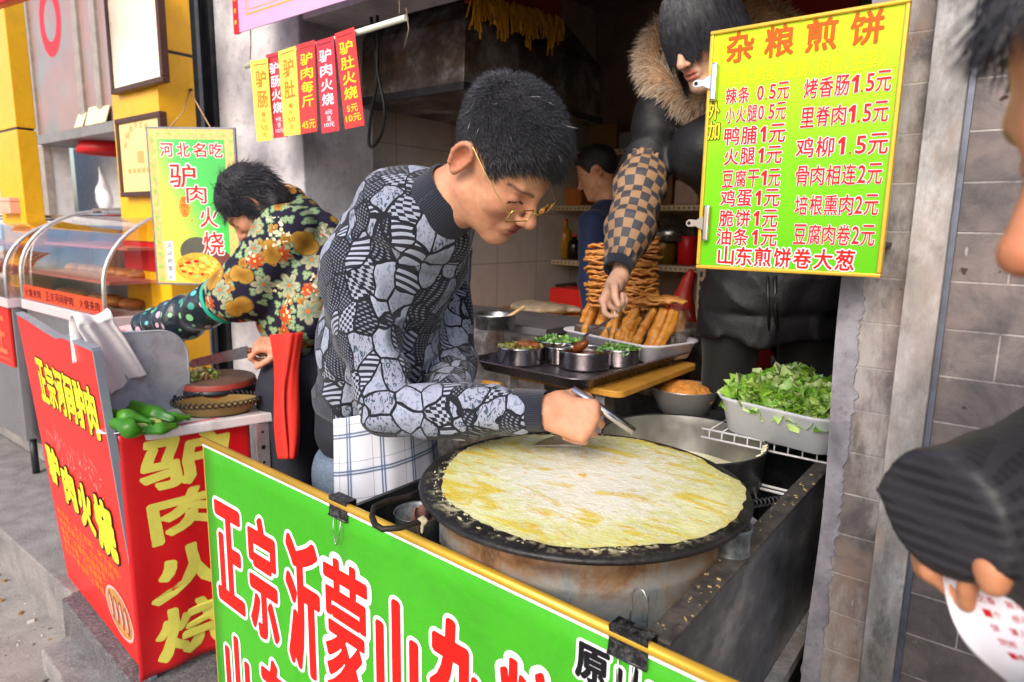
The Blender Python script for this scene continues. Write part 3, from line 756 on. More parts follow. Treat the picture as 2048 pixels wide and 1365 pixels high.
o = cable('looped_cable', 'long black cable loop hanging beside the price tags', 'cable', [(735, -20, 1.75), (748, 80, 1.75), (758, 160, 1.75), (768, 210, 1.75), (765, 260, 1.75), (748, 292, 1.75), (738, 285, 1.75), (742, 230, 1.75), (753, 165, 1.75), (755, 60, 1.75), (752, -20, 1.75)], 0.006)
for i_, pts in enumerate(([(640, 270, 1.9), (650, 300, 1.9), (640, 340, 1.9), (660, 380, 1.92), (648, 420, 1.95)], [(655, 262, 1.9), (672, 310, 1.9), (668, 350, 1.9), (676, 400, 1.95)], [(668, 270, 1.9), (660, 320, 1.9), (690, 350, 1.92), (672, 385, 1.95), (655, 470, 2.0)])):
    cable('bundled_cable', ('left strand of the dark cables bundled on the column under the price tags', 'middle strand of the dark cables bundled on the column under the price tags', 'longest of the dark cables bundled on the column under the price tags')[i_], 'cable', pts, 0.005, group='cables under the price tags')
s = SDF().chain([ony(665, 285, 1.9), ony(655, 310, 1.9), ony(668, 335, 1.9)], [0.02, 0.03, 0.02], 0.02).disp(lambda P: 0.006 * wob(P, 130, 4))
tag(sculpt('cable_knot', s, ony(660, 310, 1.9) - 0.15, ony(660, 310, 1.9) + 0.15, 0.008, M_CABLE), 'tangled knot of dark cable on the column under the price tags', 'cable')
# tassel fringe over the hood
M_TASS = mat('yellow_tassel', hexc('b8800c'), 0.7, var=0.3, vscale=30); M_REDC = mat('dark_red_cloth', hexc('8c1512'), 0.8, var=0.2)
fr = thing('fringed_valance', 'dark red valance with yellow tassels hanging above the range hood', 'valance', (HX + 0.05, HY + 0.4, 2.3))
fa, fb = onx(930, -12, HX + 0.1), onx(1115, 40, HX + 0.1)
mb = MB(); mb.hexa([fa + V(0, 0, -0.03), fa + V(0.012, 0, -0.03), fb + V(0.012, 0, -0.03), fb + V(0, 0, -0.03), fa + V(0, 0, 0.35), fa + V(0.012, 0, 0.35), fb + V(0.012, 0, 0.35), fb + V(0, 0, 0.35)]); mb.build('valance_cloth', M_REDC, fr)
mb = MB(); rs = np.random.RandomState(3)
for k in range(220):
    t = rs.rand(); p = fa + (fb - fa) * t + V(0.014 + 0.015 * rs.rand(), 0, -0.01 + 0.02 * rs.rand()); L_ = 0.03 + 0.06 * rs.rand() ** 2 + 0.06 * max(0, math.sin(t * 23))
    mb.bar(p, p + V(0.01 * rs.normal(), 0.02 * rs.normal(), -L_), 0.006, 0.003)
mb.build('tassels', M_TASS, fr)
# ================================================================== PROPS
INK_RED = mat('ink_red', hexc('e01a12'), 0.45, var=0.05, spec=0.2); INK_WHITE = mat('ink_white', hexc('f2f0f2'), 0.4, var=0.03, spec=0.2)
INK_BLACK = mat('ink_black', hexc('15151a'), 0.45, var=0.1, spec=0.2); INK_YEL = mat('ink_yellow', hexc('efdf2e'), 0.45, var=0.05, spec=0.2)
INK_BROWN = mat('ink_brown', hexc('b5560c'), 0.45, var=0.06, spec=0.2); INK_OCHRE = mat('ink_ochre', hexc('d6cf5c'), 0.5, var=0.08, vscale=20, spec=0.2)
INK_LEMON = mat('ink_lemon', hexc('d8e012'), 0.4, var=0.04, spec=0.2); INK_ORANGE = mat('ink_orange', hexc('ee8a2a'), 0.5, var=0.06, spec=0.2)
INK_CRIMSON = mat('ink_crimson', hexc('c01c22'), 0.45, var=0.05, spec=0.2); INK_PINKW = mat('ink_pink_white', hexc('f6e6f0'), 0.45, var=0.03, spec=0.2)
GOLD = mat('gold_rail', hexc('dcae3c'), 0.32, 0.45, var=0.08, vscale=8, dirt=hexc('8a6c2c'), dirt_amt=0.2, dscale=6)
GREEN = NB('green_vinyl'); g1 = GREEN.noise(2.2, 5); g2 = GREEN.noise(9, 7, 0.6, dist=1.2)
gd_ = GREEN.noise(3.5, 9, 0.7); GREEN.set(col=GREEN.mix(GREEN.math('MULTIPLY', GREEN.fac(gd_.outputs[0], 0.52, 0.72), 0.30), GREEN.mix(GREEN.math('MULTIPLY', GREEN.fac(g2.outputs[0], 0.55, 0.75), 0.25), GREEN.ramp(g1.outputs[0], [(0.3, hexc('389a18')), (0.7, hexc('45a826'))]), hexc('2b7d18')), hexc('4f6a3c')), rough=0.42, spec=0.25)
GREEN.bump(GREEN.math('ADD', g2.outputs[0], GREEN.math('MULTIPLY', g1.outputs[0], 3.0)), 0.5, 0.008); GREEN = GREEN.m
# ---- green banner board on the front of the pancake cart
po, pe = V(-1.539, 0.762, 0.835), V(-0.097, 0.7075, 0.835)
pex = nrm(pe - po); pez = np.cross(pex, V(0, 0, 1)); PL = np.linalg.norm(pe - po)
gb = thing('green_banner_board', 'green banner board with red lettering and a gold rail, fronting the pancake cart', 'banner', (-0.85, 0.76, -0.0))
mb = MB()
def pan(u, v):
    z = -v * 0.80; bul = 0.004 * math.sin(u * 7 * PI) * math.sin(v * PI) ** 2
    return po + pex * (u * PL) + V(0, 0, z) + pez * (0.0 + 0 * bul)
mb.sheet(pan, 24, 16, flip=False); mb.build('banner_sheet', GREEN, gb, solid=0.004)
mb = MB(); mb.tube([po - pex * 0.004 + pez * 0.001 + V(0, 0, 0.001), pe + pex * 0.05 + pez * 0.001 + V(0, 0, 0.001)], 0.008, 14); mb.build('top_rail', GOLD, gb)
mb = MB(); mb.bar(po + V(-0.003, 0.004, -0.008), po + V(-0.003, 0.004, -0.8), 0.008, 0.012); mb.build('end_rail', GOLD, gb, bevel=0.001)
mb = MB(); mb.bar(po + pez * 0.003 + V(0, 0, -0.0095), pe + pez * 0.003 + V(0, 0, -0.0095), 0.003, 0.004); mb.build('trim_strip', INK_WHITE, gb)
L = Letters(po + pez * 0.002, pex, (0, 0, 1))
for ch, a_, c_, t_, b_ in (('正', .035, .172, -.138, -.41), ('宗', .197, .325, -.122, -.43), ('沂', .36, .492, -.116, -.435), ('蒙', .507, .652, -.118, -.44), ('山', .675, .797, -.135, -.43), ('杂', .825, .95, -.112, -.43), ('粮', .985, 1.115, -.118, -.43), ('煎', 1.15, 1.275, -.118, -.43), ('饼', 1.31, 1.44, -.118, -.43),
                          ('山', .05, .175, -.485, -.72), ('东', .23, .37, -.468, -.73), ('煎', .42, .56, -.47, -.73), ('饼', .61, .75, -.47, -.73), ('卷', .80, .94, -.47, -.73), ('大', .98, 1.12, -.47, -.73), ('葱', 1.17, 1.32, -.47, -.73)):
    L.put(ch, a_ * 0.973, b_ * 0.973, c_ * 0.973, t_ * 0.973, 0, 0.036 if ch in '蒙粮煎饼葱' else 0.062, 0.0008, out=1, out_w=0.125)
for k, ch in enumerate('原山东'):
    L.put(ch, 1.100 + 0.066 * k, -.092, 1.156 + 0.066 * k, -.034, 2, 0.045, 0.0008, out=1, out_w=0.12)
L.build([INK_RED, INK_WHITE, INK_BLACK], gb)
# ---- binder clips on the rail
def binder_clip(u, label, s=1.0, up_handle=True):
    c = po + pex * u + V(0, 0.004, 0.004)
    t = thing('binder_clip', label, 'clip', c, 'binder clips on the green banner board')
    w = 0.029 * s; mb = MB()
    prof = [(-0.013 * s, -0.030 * s), (-0.011 * s, -0.012 * s), (-0.0125 * s, 0.009 * s), (0.0125 * s, 0.009 * s), (0.011 * s, -0.012 * s), (0.013 * s, -0.030 * s)]
    # prof: (outwards from the street side = -pez, up)
    pts = [[c + pex * sx * w + pez * (-a) + V(0, 0, b_) for a, b_ in prof] for sx in (-1, 1)]
    vs_ = pts[0] + pts[1]; mb.add(vs_, [(i, i + 1, 7 + i, 6 + i) for i in range(5)])
    for k in (0, 5): mb.tube([pts[0][k], pts[1][k]], 0.0022 * s, 8)
    mb.build('clip_body', mat('clip_enamel', hexc('121215'), 0.25, var=0.2, dirt=hexc('8a8a88'), dirt_amt=0.35, dscale=90), t, solid=0.0012)
    for sgn, nm in ((1, 'down'), (-1, 'up')):
        if sgn == -1 and not up_handle: continue
        base = c + pez * (0.0135 * s) * sgn + V(0, 0, -0.030 * s)
        if sgn == 1: q = [base + pex * 0.012 * s, base + pex * 0.0105 * s + V(0, 0, -0.03 * s) + pez * 0.003, base + pex * 0.004 * s + V(0, 0, -0.052 * s) + pez * 0.004, base + V(0, 0, -0.056 * s) + pez * 0.004, base - pex * 0.004 * s + V(0, 0, -0.052 * s) + pez * 0.004, base - pex * 0.0105 * s + V(0, 0, -0.03 * s) + pez * 0.003, base - pex * 0.012 * s]
        else:
            base = c - pez * 0.012 * s + V(0, 0, 0.008 * s)
            q = [base + pex * 0.013 * s, base + pex * 0.0125 * s + V(0, 0, 0.03 * s), base + pex * 0.011 * s + V(0, 0, 0.043 * s), base + pex * 0.006 * s + V(0, 0, 0.051 * s), base + V(0, 0, 0.053 * s), base - pex * 0.006 * s + V(0, 0, 0.050 * s), base - pex * 0.011 * s + V(0, 0, 0.040 * s), base - pex * 0.010 * s + V(0, 0, 0.02 * s), base - pex * 0.0125 * s]
        mb = MB(); mb.tube(q, 0.0013 * s, 8); mb.build('wire_handle', M_STEEL, t)
def upx(px, py):
    d = onp(px, py, po, pez) - po; return float(d @ pex)
binder_clip(upx(682, 1018), 'black binder clip with a hanging wire handle, near the left part of the gold rail', 0.95, False)
binder_clip(upx(1262, 1285), 'dusty black binder clip with a raised wire handle, in front of the rusty drum', 1.0, True)
# ---- the cart behind the banner
cart = thing('pancake_cart', 'dark sheet metal pancake cart with a galvanised side panel and open well around the drum', 'cart', (-0.6, 1.1, 0))
M_CARTSIDE = galv('cart_side_sheet', '787b80', '4a4d52', '8b8680', 5.0, 0.38, 0.6, (1, 0.6, 1))
RX = -0.314
mb = MB(); mb.hexa([(RX - 0.002, 0.735, 0.12), (RX + 0.002, 0.735, 0.12), (RX + 0.002, 1.60, 0.12), (RX - 0.002, 1.60, 0.12), (RX - 0.002, 0.735, 0.833), (RX + 0.002, 0.735, 0.833), (RX + 0.002, 1.60, 0.833), (RX - 0.002, 1.60, 0.833)])
mb.build('side_panel', M_CARTSIDE, cart)
rail = NB('grimy_rail'); n_ = rail.noise(26, 8, 0.7); n2_ = rail.noise(130, 3, 0.5); n3_ = rail.noise(60, 3, 0.5)
c_ = rail.ramp(n_.outputs[0], [(0.35, hexc('2f2d2c')), (0.6, hexc('5c5550')), (0.75, hexc('85715c'))])
c_ = rail.mix(rail.fac(n2_.outputs[0], 0.72, 0.75), c_, hexc('a08e68')); c_ = rail.mix(rail.fac(n3_.outputs[0], 0.68, 0.72), c_, hexc('6a4220'))
rail.set(col=c_, rough=0.5, metal=0.2); rail.bump(n2_.outputs[0], 0.4, 0.002)
mb = MB(); mb.box((RX - 0.032, 0.735, 0.834), (RX + 0.004, 1.602, 0.839)); mb.box((RX - 0.032, 0.735, 0.81), (RX - 0.029, 1.602, 0.834)); mb.build('top_rail', rail.m, cart, bevel=0.0015)
mb = MB(); mb.box((RX + 0.003, 0.80, 0.52), (RX + 0.03, 1.6, 0.525)); mb.box((RX + 0.027, 0.80, 0.50), (RX + 0.03, 1.6, 0.52)); mb.build('angle_iron', M_GALV, cart)
M_WELL = mat('sooty_well', hexc('2a2c2e'), 0.4, 0.4, var=0.3, dirt=hexc('565a5a'), dirt_amt=0.4, bump=0.2, bscale=30)
mb = MB(); mb.box((-1.02, 0.80, 0.40), (RX - 0.006, 1.85, 0.41)); mb.box((-1.03, 0.80, 0.411), (-1.02, 1.75, 0.80)); mb.box((-1.02, 1.85, 0.411), (RX + 0.03, 1.86, 0.84)); mb.build('well', M_WELL, cart)
mb = MB(); mb.box((-1.02, 1.70, 0.60), (RX - 0.006, 1.845, 0.605)); mb.build('back_shelf', M_WELL, cart)
q0, q1 = onz(1440, 1020, 0.80), onz(1600, 1066, 0.80)
mb = MB(); mb.bar((-0.40, q0[1] - 0.02, 0.802), (RX - 0.033, q1[1] - 0.06, 0.802), 0.022, 0.03); mb.bar((-1.02, 1.27, 0.80), (-0.86, 1.27, 0.80), 0.022, 0.03); mb.build('cross_bar', M_GALV, cart, bevel=0.001)
mb = MB()
for y_ in (0.82, 1.83):
    for x_ in (-0.99, RX - 0.03): mb.box((x_ - 0.02, y_ - 0.02, 0.0), (x_ + 0.02, y_ + 0.02, 0.398))
mb.build('leg_frame', M_GALV, cart)
# crumbs and chopped shallot on the rail belong to the food
M_CRUMB = mat('food_crumbs', hexc('a89263'), 0.6, var=0.4, vscale=60)
rs = np.random.RandomState(21); mb = MB()
for k in range(60):
    y_ = 0.745 + 0.77 * rs.rand() ** 1.2; p = V(RX - 0.03 + 0.033 * rs.rand(), y_, 0.8400); s_ = 0.0005 + 0.0014 * rs.rand() ** 4
    mb.obox(p, V(1, 0.5 * rs.normal(), 0) * s_ * 2, V(-0.5, 1, 0) * s_, V(0, 0, 1) * s_ * 0.6)
tag(mb.build('food_crumbs', M_CRUMB, bevel=0.0), 'crumbs scattered along the grimy cart rail', 'crumbs', kind='stuff')
# ---- drum stove and griddle
GC = V(-0.612, 1.0, 0.0)
drum = thing('drum_stove', 'rusty steel drum stove carrying the round griddle', 'stove', GC + V(0, 0, 0.41))
b = NB('rusty_drum'); z_ = b.sep(b.co())[2]
n1_ = b.noise(9, 10, 0.72, v=b.mapv(b.co(), scale=(1, 1, 0.5)), dist=0.6); n2_ = b.noise(34, 8, 0.7); n3_ = b.noise(5, 6, 0.65)
hgt = b.math('ADD', b.math('SUBTRACT', b.fac(z_, 0.66, 0.90), 0.24), b.math('MULTIPLY', b.math('SUBTRACT', n1_.outputs[0], 0.5), 1.7))
c_ = b.ramp(hgt, [(0.1, hexc('5d6a75')), (0.42, hexc('8b8a86')), (0.62, hexc('8a6a4c')), (0.85, hexc('4e3428')), (1.0, hexc('33211b'))])
c_ = b.mix(b.math('MULTIPLY', b.fac(n2_.outputs[0], 0.55, 0.66), 0.75), c_, hexc('8f8377'))
c_ = b.mix(b.math('MULTIPLY', b.fac(n3_.outputs[0], 0.56, 0.64), 0.6), c_, hexc('5a3018'))
b.set(col=c_, rough=0.6, metal=0.25); b.bump(b.math('ADD', n2_.outputs[0], n1_.outputs[0]), 0.5, 0.004)
mb = MB(); mb.lathe([(0.256, 0.43), (0.258, 0.70), (0.2605, 0.703), (0.2605, 0.712), (0.258, 0.715), (0.259, 0.815), (0.2615, 0.825), (0.2615, 0.832), (0.260, 0.836), (0.261, 0.86), (0.264, 0.864), (0.264, 0.874), (0.262, 0.878), (0.262, 0.890)], GC, 72)
for a_ in range(-140, 60, 26):
    t = math.radians(a_); d_ = V(math.cos(t), math.sin(t), 0); mb.obox(GC + d_ * 0.260 + V(0, 0, 0.80), V(-d_[1], d_[0], 0) * 0.004, d_ * 0.002, (0, 0, 0.02))
dr = mb.build('drum_shell', b.m, drum)
# tin cup nozzle on the drum side
qc = ond(1467, 1062, 1.23); qc = V(GC[0] + 0.292, qc[1], 0.795)
qc = ony(1467, 1050, 1.03)
mb = MB(); r_ = 0.028
mb.lathe([(r_ - 0.003, -0.045), (r_ - 0.002, -0.004), (r_ + 0.001, 0.0), (r_ + 0.003, 0.001), (r_ + 0.002, -0.006), (r_, -0.02), (r_ + 0.001, -0.05), (r_ + 0.003, -0.055), (r_ - 0.001, -0.056), (0.001, -0.056)], qc, 32)
tag(mb.build('tin_cup', galv('tin_cup_zinc', '6f777c', '3b3f44', '7a726a', 16, 0.4, 0.6, (1, 1, 1)), bevel=0), 'small blue grey tin cup hooked between the drum stove and the cart rail', 'cup')
# griddle
grid = thing('griddle', 'round black iron griddle on the drum stove, under the pancake', 'griddle', GC + V(0, 0, 0.884))
b = NB('seasoned_iron'); n1_ = b.noise(18, 9, 0.7); n2_ = b.noise(120, 4); n3_ = b.noise(7, 6, 0.65)
c_ = b.ramp(n1_.outputs[0], [(0.35, hexc('161516')), (0.6, hexc('2d2a29')), (0.8, hexc('4d443e'))])
pp_ = b.sep(b.vmath('SUBTRACT', b.co(), (GC[0], GC[1], 0))); rr_ = b.math('SQRT', b.math('ADD', b.math('POWER', pp_[0], 2), b.math('POWER', pp_[1], 2)))
fl_ = b.math('MULTIPLY', b.fac(b.math('ADD', b.noise(70, 6, 0.7).outputs[0], b.math('MULTIPLY', n3_.outputs[0], 0.8)), 0.9, 1.05), b.fac(rr_, 0.292, 0.27))
c_ = b.mix(fl_, c_, hexc('c9bf9a'))
b.set(col=c_, rough=b.math('ADD', b.math('MULTIPLY', n1_.outputs[0], 0.4), 0.22), metal=0.3); b.bump(b.math('ADD', n1_.outputs[0], n2_.outputs[0]), 0.4, 0.003); M_IRON = b.m
mb = MB(); mb.lathe([(0.001, 0.8905), (0.290, 0.8905), (0.2965, 0.8915), (0.299, 0.8955), (0.2975, 0.8995), (0.2935, 0.9015), (0.286, 0.9022), (0.15, 0.9055), (0.001, 0.9065)], GC, 96); mb.build('plate', M_IRON, grid)
hp = [onz(848, 986, 0.889), onz(815, 994, 0.893), onz(772, 1003, 0.895), onz(748, 1015, 0.895), onz(744, 1033, 0.893), onz(750, 1050, 0.89), onz(765, 1059, 0.889), onz(800, 1056, 0.889), onz(845, 1043, 0.888), onz(878, 1032, 0.886)]
hp[0] = GC + nrm((hp[0] - GC) * V(1, 1, 0)) * 0.294 + V(0, 0, 0.893); hp[-1] = GC + nrm((hp[-1] - GC) * V(1, 1, 0)) * 0.294 + V(0, 0, 0.893)
mb = MB(); mb.tube(hp, 0.0052, 10); mb.build('rod_handle', mat('forged_iron', hexc('2b2522'), 0.55, 0.5, var=0.35, vscale=60, bump=0.5, bscale=90), grid)
# knot of string on the handle
hq = onz(845, 1042, 0.889); s = SDF().ell(hq, (0.008, 0.008, 0.008), 0.004).cone(hq, hq + V(0.004, -0.004, -0.018), 0.003, 0.002, 0.004).disp(lambda P: 0.002 * wob(P, 500, 3))
sculpt('string_knot', s, hq - 0.03, hq + 0.03, 0.002, mat('grubby_string', hexc('b5a88a'), 0.8, var=0.2), grid)
# ---- pancake
b = NB('egg_pancake'); co_ = b.vmath('SUBTRACT', b.co(), (GC[0], GC[1], 0.9))
px_ = b.sep(co_); rad_ = b.math('SQRT', b.math('ADD', b.math('POWER', px_[0], 2), b.math('POWER', px_[1], 2)))
sw = b.mapv(co_, rot=(0, 0, math.radians(-35)), scale=(1.0, 3.0, 1))
n1_ = b.noise(7.0, 6, 0.62, v=sw, dist=1.1); n2_ = b.noise(5.0, 5, 0.6); n3_ = b.noise(160, 3); n4_ = b.noise(45, 6, 0.7); n5_ = b.noise(14, 6, 0.65, v=b.mapv(sw, loc=(2, 5, 0)), dist=1.0)
c_ = b.mix(b.fac(n2_.outputs[0], 0.42, 0.62), hexc('e0dfac'), hexc('d0cf78'))
wn_ = b.math('ADD', b.math('MULTIPLY', b.fac(rad_, 0.25, 0.05), 0.40), n4_.outputs[0])  # whitening towards the middle paints the sky's reflection into the colour
c_ = b.mix(b.math('MULTIPLY', b.fac(b.math('ADD', wn_, b.math('MULTIPLY', b.math('SUBTRACT', n2_.outputs[0], 0.5), 0.9)), 0.55, 0.80), 0.9), c_, hexc('e6e4d8'))
c_ = b.mix(b.math('MULTIPLY', b.fac(n1_.outputs[0], 0.53, 0.62), 0.8), c_, hexc('d9bd1d'))
c_ = b.mix(b.math('MULTIPLY', b.fac(n5_.outputs[0], 0.58, 0.65), 0.9), c_, hexc('dfae0c'))
c_ = b.mix(b.math('MULTIPLY', b.fac(n4_.outputs[0], 0.60, 0.72), 0.5), c_, hexc('b7ad62')); c_ = b.mix(b.math('MULTIPLY', b.fac(b.math('ADD', rad_, b.math('MULTIPLY', b.math('SUBTRACT', n4_.outputs[0], 0.5), 0.12)), 0.25, 0.285), 0.4), c_, hexc('b09a45')); bb_ = b.vor(150, None, 'F1', 1.0); c_ = b.mix(b.math('MULTIPLY', b.math('LESS_THAN', bb_.outputs[0], 0.16), b.math('MULTIPLY', b.fac(n2_.outputs[0], 0.45, 0.6), 0.4)), c_, hexc('b39a4a'))
b.set(col=c_, rough=b.math('ADD', 0.08, b.math('MULTIPLY', n4_.outputs[0], 0.32)), spec=0.5, sss=0.08); b.b.inputs['Subsurface Scale'].default_value = 0.003
b.bump(b.math('ADD', b.math('MULTIPLY', n4_.outputs[0], 1.5), b.math('ADD', b.math('MULTIPLY', n3_.outputs[0], 0.5), n1_.outputs[0])), 0.5, 0.004)
rs = np.random.RandomState(5); ph = rs.rand(12) * 6.28
def redge(t): return 0.271 + sum(0.0045 / (1 + 0.25 * k) * math.sin((k + 2) * t + ph[k]) for k in range(12)) * 0.9 + 0.0009 * math.sin(31 * t + 2 * math.sin(5 * t)) + 0.0016 * math.sin(53 * t + 3 * math.sin(7 * t)) * math.sin(3 * t)
mb = MB(); n_ = 300; vs_ = []; rings = 16
for j in range(rings + 1):
    for k in range(n_):
        t = 2 * PI * k / n_; R_ = redge(t) * j / rings
        z = float(np.interp(R_, [0, 0.15, 0.286], [0.9065, 0.9055, 0.9022])) + 0.0016 + 0.0007 * math.sin(31 * R_ * math.cos(t) + 2) * math.sin(27 * R_ * math.sin(t)) - 0.0008 * (j / rings) ** 8
        vs_.append((GC[0] + 0.006 + R_ * math.cos(t), GC[1] + 0.009 + R_ * math.sin(t), z))
fs_ = []
for j in range(rings):
    for k in range(n_): a_ = j * n_; k2 = (k + 1) % n_; fs_.append((a_ + k, a_ + n_ + k, a_ + n_ + k2, a_ + k2))
mb.add(vs_, fs_, 0, True)
pk = mb.build('pancake', b.m); tag(pk, 'thin pale yellow egg pancake spread over the black griddle', 'pancake')
# loose flakes of batter at the rim
mb = MB(); rs = np.random.RandomState(8)
for k in range(170):
    t = rs.rand() * 6.28; r_ = 0.258 + 0.022 * rs.rand() ** 1.6; p = GC + V(r_ * math.cos(t), r_ * math.sin(t), 0.9030); s_ = 0.0006 + 0.0022 * rs.rand() ** 3
    n_ = 6; o_ = [p + V(-math.sin(t) * math.cos(a) * 2.4 + math.cos(t) * math.sin(a) * 0.7, math.cos(t) * math.cos(a) * 2.4 + math.sin(t) * math.sin(a) * 0.7, 0) * s_ * (0.6 + 0.6 * rs.rand()) for a in np.linspace(0, 6.28, n_, endpoint=False)]
    mb.add([q + V(0, 0, 0.001) for q in o_], [tuple(range(n_))])
tag(mb.build('batter_flakes', mat('dried_batter', hexc('d5cda0'), 0.6, var=0.2), pk, solid=0.0008), kind='stuff')
# ---- batter pot
PC = V(-0.628, 1.485, 0.0)
M_ALU = mat('aluminium_pot', hexc('9d9c9a'), 0.38, 0.85, var=0.1, vscale=9, dirt=hexc('c9c5b4'), dirt_amt=0.5, dscale=12, rvar=0.2, bump=0.08, bscale=60)
M_POTOUT = mat('sooty_pot_outside', hexc('3a3b3e'), 0.4, 0.6, var=0.3, dirt=hexc('75746e'), dirt_amt=0.4)
pot = thing('batter_pot', 'wide sooty aluminium pot of pale batter behind the griddle', 'pot', PC + V(0, 0, 0.62))
mb = MB(); mb.lathe([(0.001, 0.62), (0.17, 0.62), (0.185, 0.64), (0.191, 0.84), (0.1955, 0.858), (0.197, 0.862), (0.1945, 0.865), (0.1915, 0.862)], PC, 72, 0); mb.lathe([(0.1915, 0.862), (0.188, 0.84), (0.183, 0.65), (0.17, 0.632), (0.001, 0.631)], PC, 72, 1)
mb.build('pot_wall', [M_POTOUT, M_ALU], pot)
mb = MB()
t0_ = math.radians(-62)
for sgn in (1,):
    mid = PC + V(0.197 * math.cos(t0_), 0.197 * math.sin(t0_), 0.845); tx = V(-math.sin(t0_), math.cos(t0_), 0); rd_ = V(math.cos(t0_), math.sin(t0_), 0)
    mb.tube([mid - tx * 0.07 - V(0, 0, 0.02), mid - tx * 0.062 + rd_ * 0.02 + V(0, 0, 0.01), mid - tx * 0.03 + rd_ * 0.032 + V(0, 0, 0.02), mid + tx * 0.03 + rd_ * 0.032 + V(0, 0, 0.02), mid + tx * 0.062 + rd_ * 0.02 + V(0, 0, 0.01), mid + tx * 0.07 - V(0, 0, 0.02)], 0.006, 10)
mb.build('loop_handle', M_DARKMETAL, pot)
hc_ = PC + V(0.19 * math.cos(math.radians(-25)), 0.19 * math.sin(math.radians(-25)), 0.80); rd_ = V(math.cos(math.radians(-25)), math.sin(math.radians(-25)), 0); tx = V(-rd_[1], rd_[0], 0)
mb = MB(); mb.obox(hc_ + rd_ * 0.004, tx * 0.05, rd_ * 0.004, V(0, 0, 0.014)); mb.tube([hc_ - tx * 0.035 + rd_ * 0.008, hc_ - tx * 0.035 + rd_ * 0.02 - V(0, 0, 0.03), hc_ + tx * 0.035 + rd_ * 0.02 - V(0, 0, 0.03), hc_ + tx * 0.035 + rd_ * 0.008], 0.004, 8); mb.build('bail_handle', M_POTOUT, pot)
M_BATTER = mat('batter', hexc('d9d4ae'), 0.3, var=0.06, vscale=20, bump=0.15, bscale=30)
mb = MB(); mb.disc(PC + V(0, 0, 0.765), 0.186, 64, 0, lambda p: p + V(0, 0, 0.002 * math.sin(40 * p[0]) * math.sin(37 * p[1])), 10)
tag(mb.build('batter', M_BATTER), 'pale runny batter inside the sooty pot', 'batter', kind=None)
mb = MB()
for t, L_ in ((8, 0.075), (14, 0.045), (-4, 0.05), (20, 0.03)):
    th = math.radians(t); p = PC + V(0.1885 * math.cos(th), 0.1885 * math.sin(th), 0.862); mb.tube([p + V(0.006, 0, 0.002), p - V(0.003, 0, 0.002), p - V(0.004, 0, L_ * 0.7), p - V(0.004, 0, L_)], [0.003, 0.004, 0.0028, 0.0045], 8)
mb.build('drips', M_BATTER, pot)
# spring and rods beside the pot
mb = MB(); p0_ = V(-0.43, 1.37, 0.78); mb.tube([p0_ + V(0.05 * k / 60, 0.08 * k / 60, 0) + V(0.009 * math.cos(k * 0.9), 0, 0.009 * math.sin(k * 0.9)) for k in range(61)], 0.0025, 6)
tag(mb.build('steel_spring', M_DARKMETAL), 'dark coil spring lying beside the batter pot in the cart', 'spring')
# white wire rack under the lettuce
M_WIRE = mat('white_coated_wire', hexc('d8d8dc'), 0.4, var=0.08, dirt=hexc('7b7770'), dirt_amt=0.3)
rk = thing('wire_rack', 'white wire rack across the back of the cart under the lettuce basin', 'rack', (-0.5, 1.72, 0.84))
mb = MB(); ya, yb_ = 1.585, 1.84
for z_ in (0.862, 0.84): mb.tube([(-0.62, ya, z_), (-0.20, ya, z_)], 0.0028, 8)
for k in range(13): x_ = -0.60 + 0.032 * k; mb.tube([(x_, ya, 0.84), (x_, ya, 0.862), (x_, yb_, 0.862)], 0.002, 6)
mb.tube([(-0.62, yb_, 0.862), (-0.20, yb_, 0.862)], 0.0028, 8); mb.build('wire_grid', M_WIRE, rk)
mb = MB(); qa, qb = V(-0.44, 1.50, 0.775), V(-0.33, 1.50, 0.775)
mb.tube([qa, qb], 0.0035, 8); mb.tube([qa + V(0, 0.014, 0.004), qb + V(0, 0.014, 0.004)], 0.0035, 8); mb.build('cross_rods', M_WIRE, rk)
# ---- lettuce basin
M_PLW = mat('white_plastic_basin', hexc('cfd2da'), 0.35, var=0.04, vscale=6, dirt=hexc('8d8b90'), dirt_amt=0.15, spec=0.5)
la, lb = onz(1424, 790, 0.955), onz(1668, 846, 0.955); le = nrm(lb - la); lang = math.atan2(le[1], le[0]); lw = np.linalg.norm(lb - la)
lc = (la + lb) / 2 + V(-le[1], le[0], 0) * 0.125; LB = V(lc[0], lc[1], 0.0)
bs = thing('plastic_basin', 'white plastic basin heaped with chopped green lettuce', 'basin', LB + V(0, 0, 0.864))
mb = MB(); rtray(mb, LB, lw - 0.05, 0.20, [(-0.004, 0.868), (0.0, 0.872), (0.018, 0.950), (0.030, 0.957), (0.032, 0.952), (0.024, 0.945), (0.004, 0.868), (-0.004, 0.864)], 0.035, lang, 6, floor=2); mb.build('basin_shell', M_PLW, bs)
b = NB('lettuce_leaf'); n1_ = b.noise(30, 5); at_ = b.attr('col')
b.set(col=b.mix(b.math('MULTIPLY', b.fac(n1_.outputs[0], 0.4, 0.65), 0.3), at_, hexc('8fb848')), rough=0.38, spec=0.5, sss=0.15); b.b.inputs['Subsurface Radius'].default_value = (0.3, 0.6, 0.1); b.b.inputs['Subsurface Scale'].default_value = 0.004; b.bump(b.noise(160, 3).outputs[0], 0.4, 0.002); M_LET = b.m
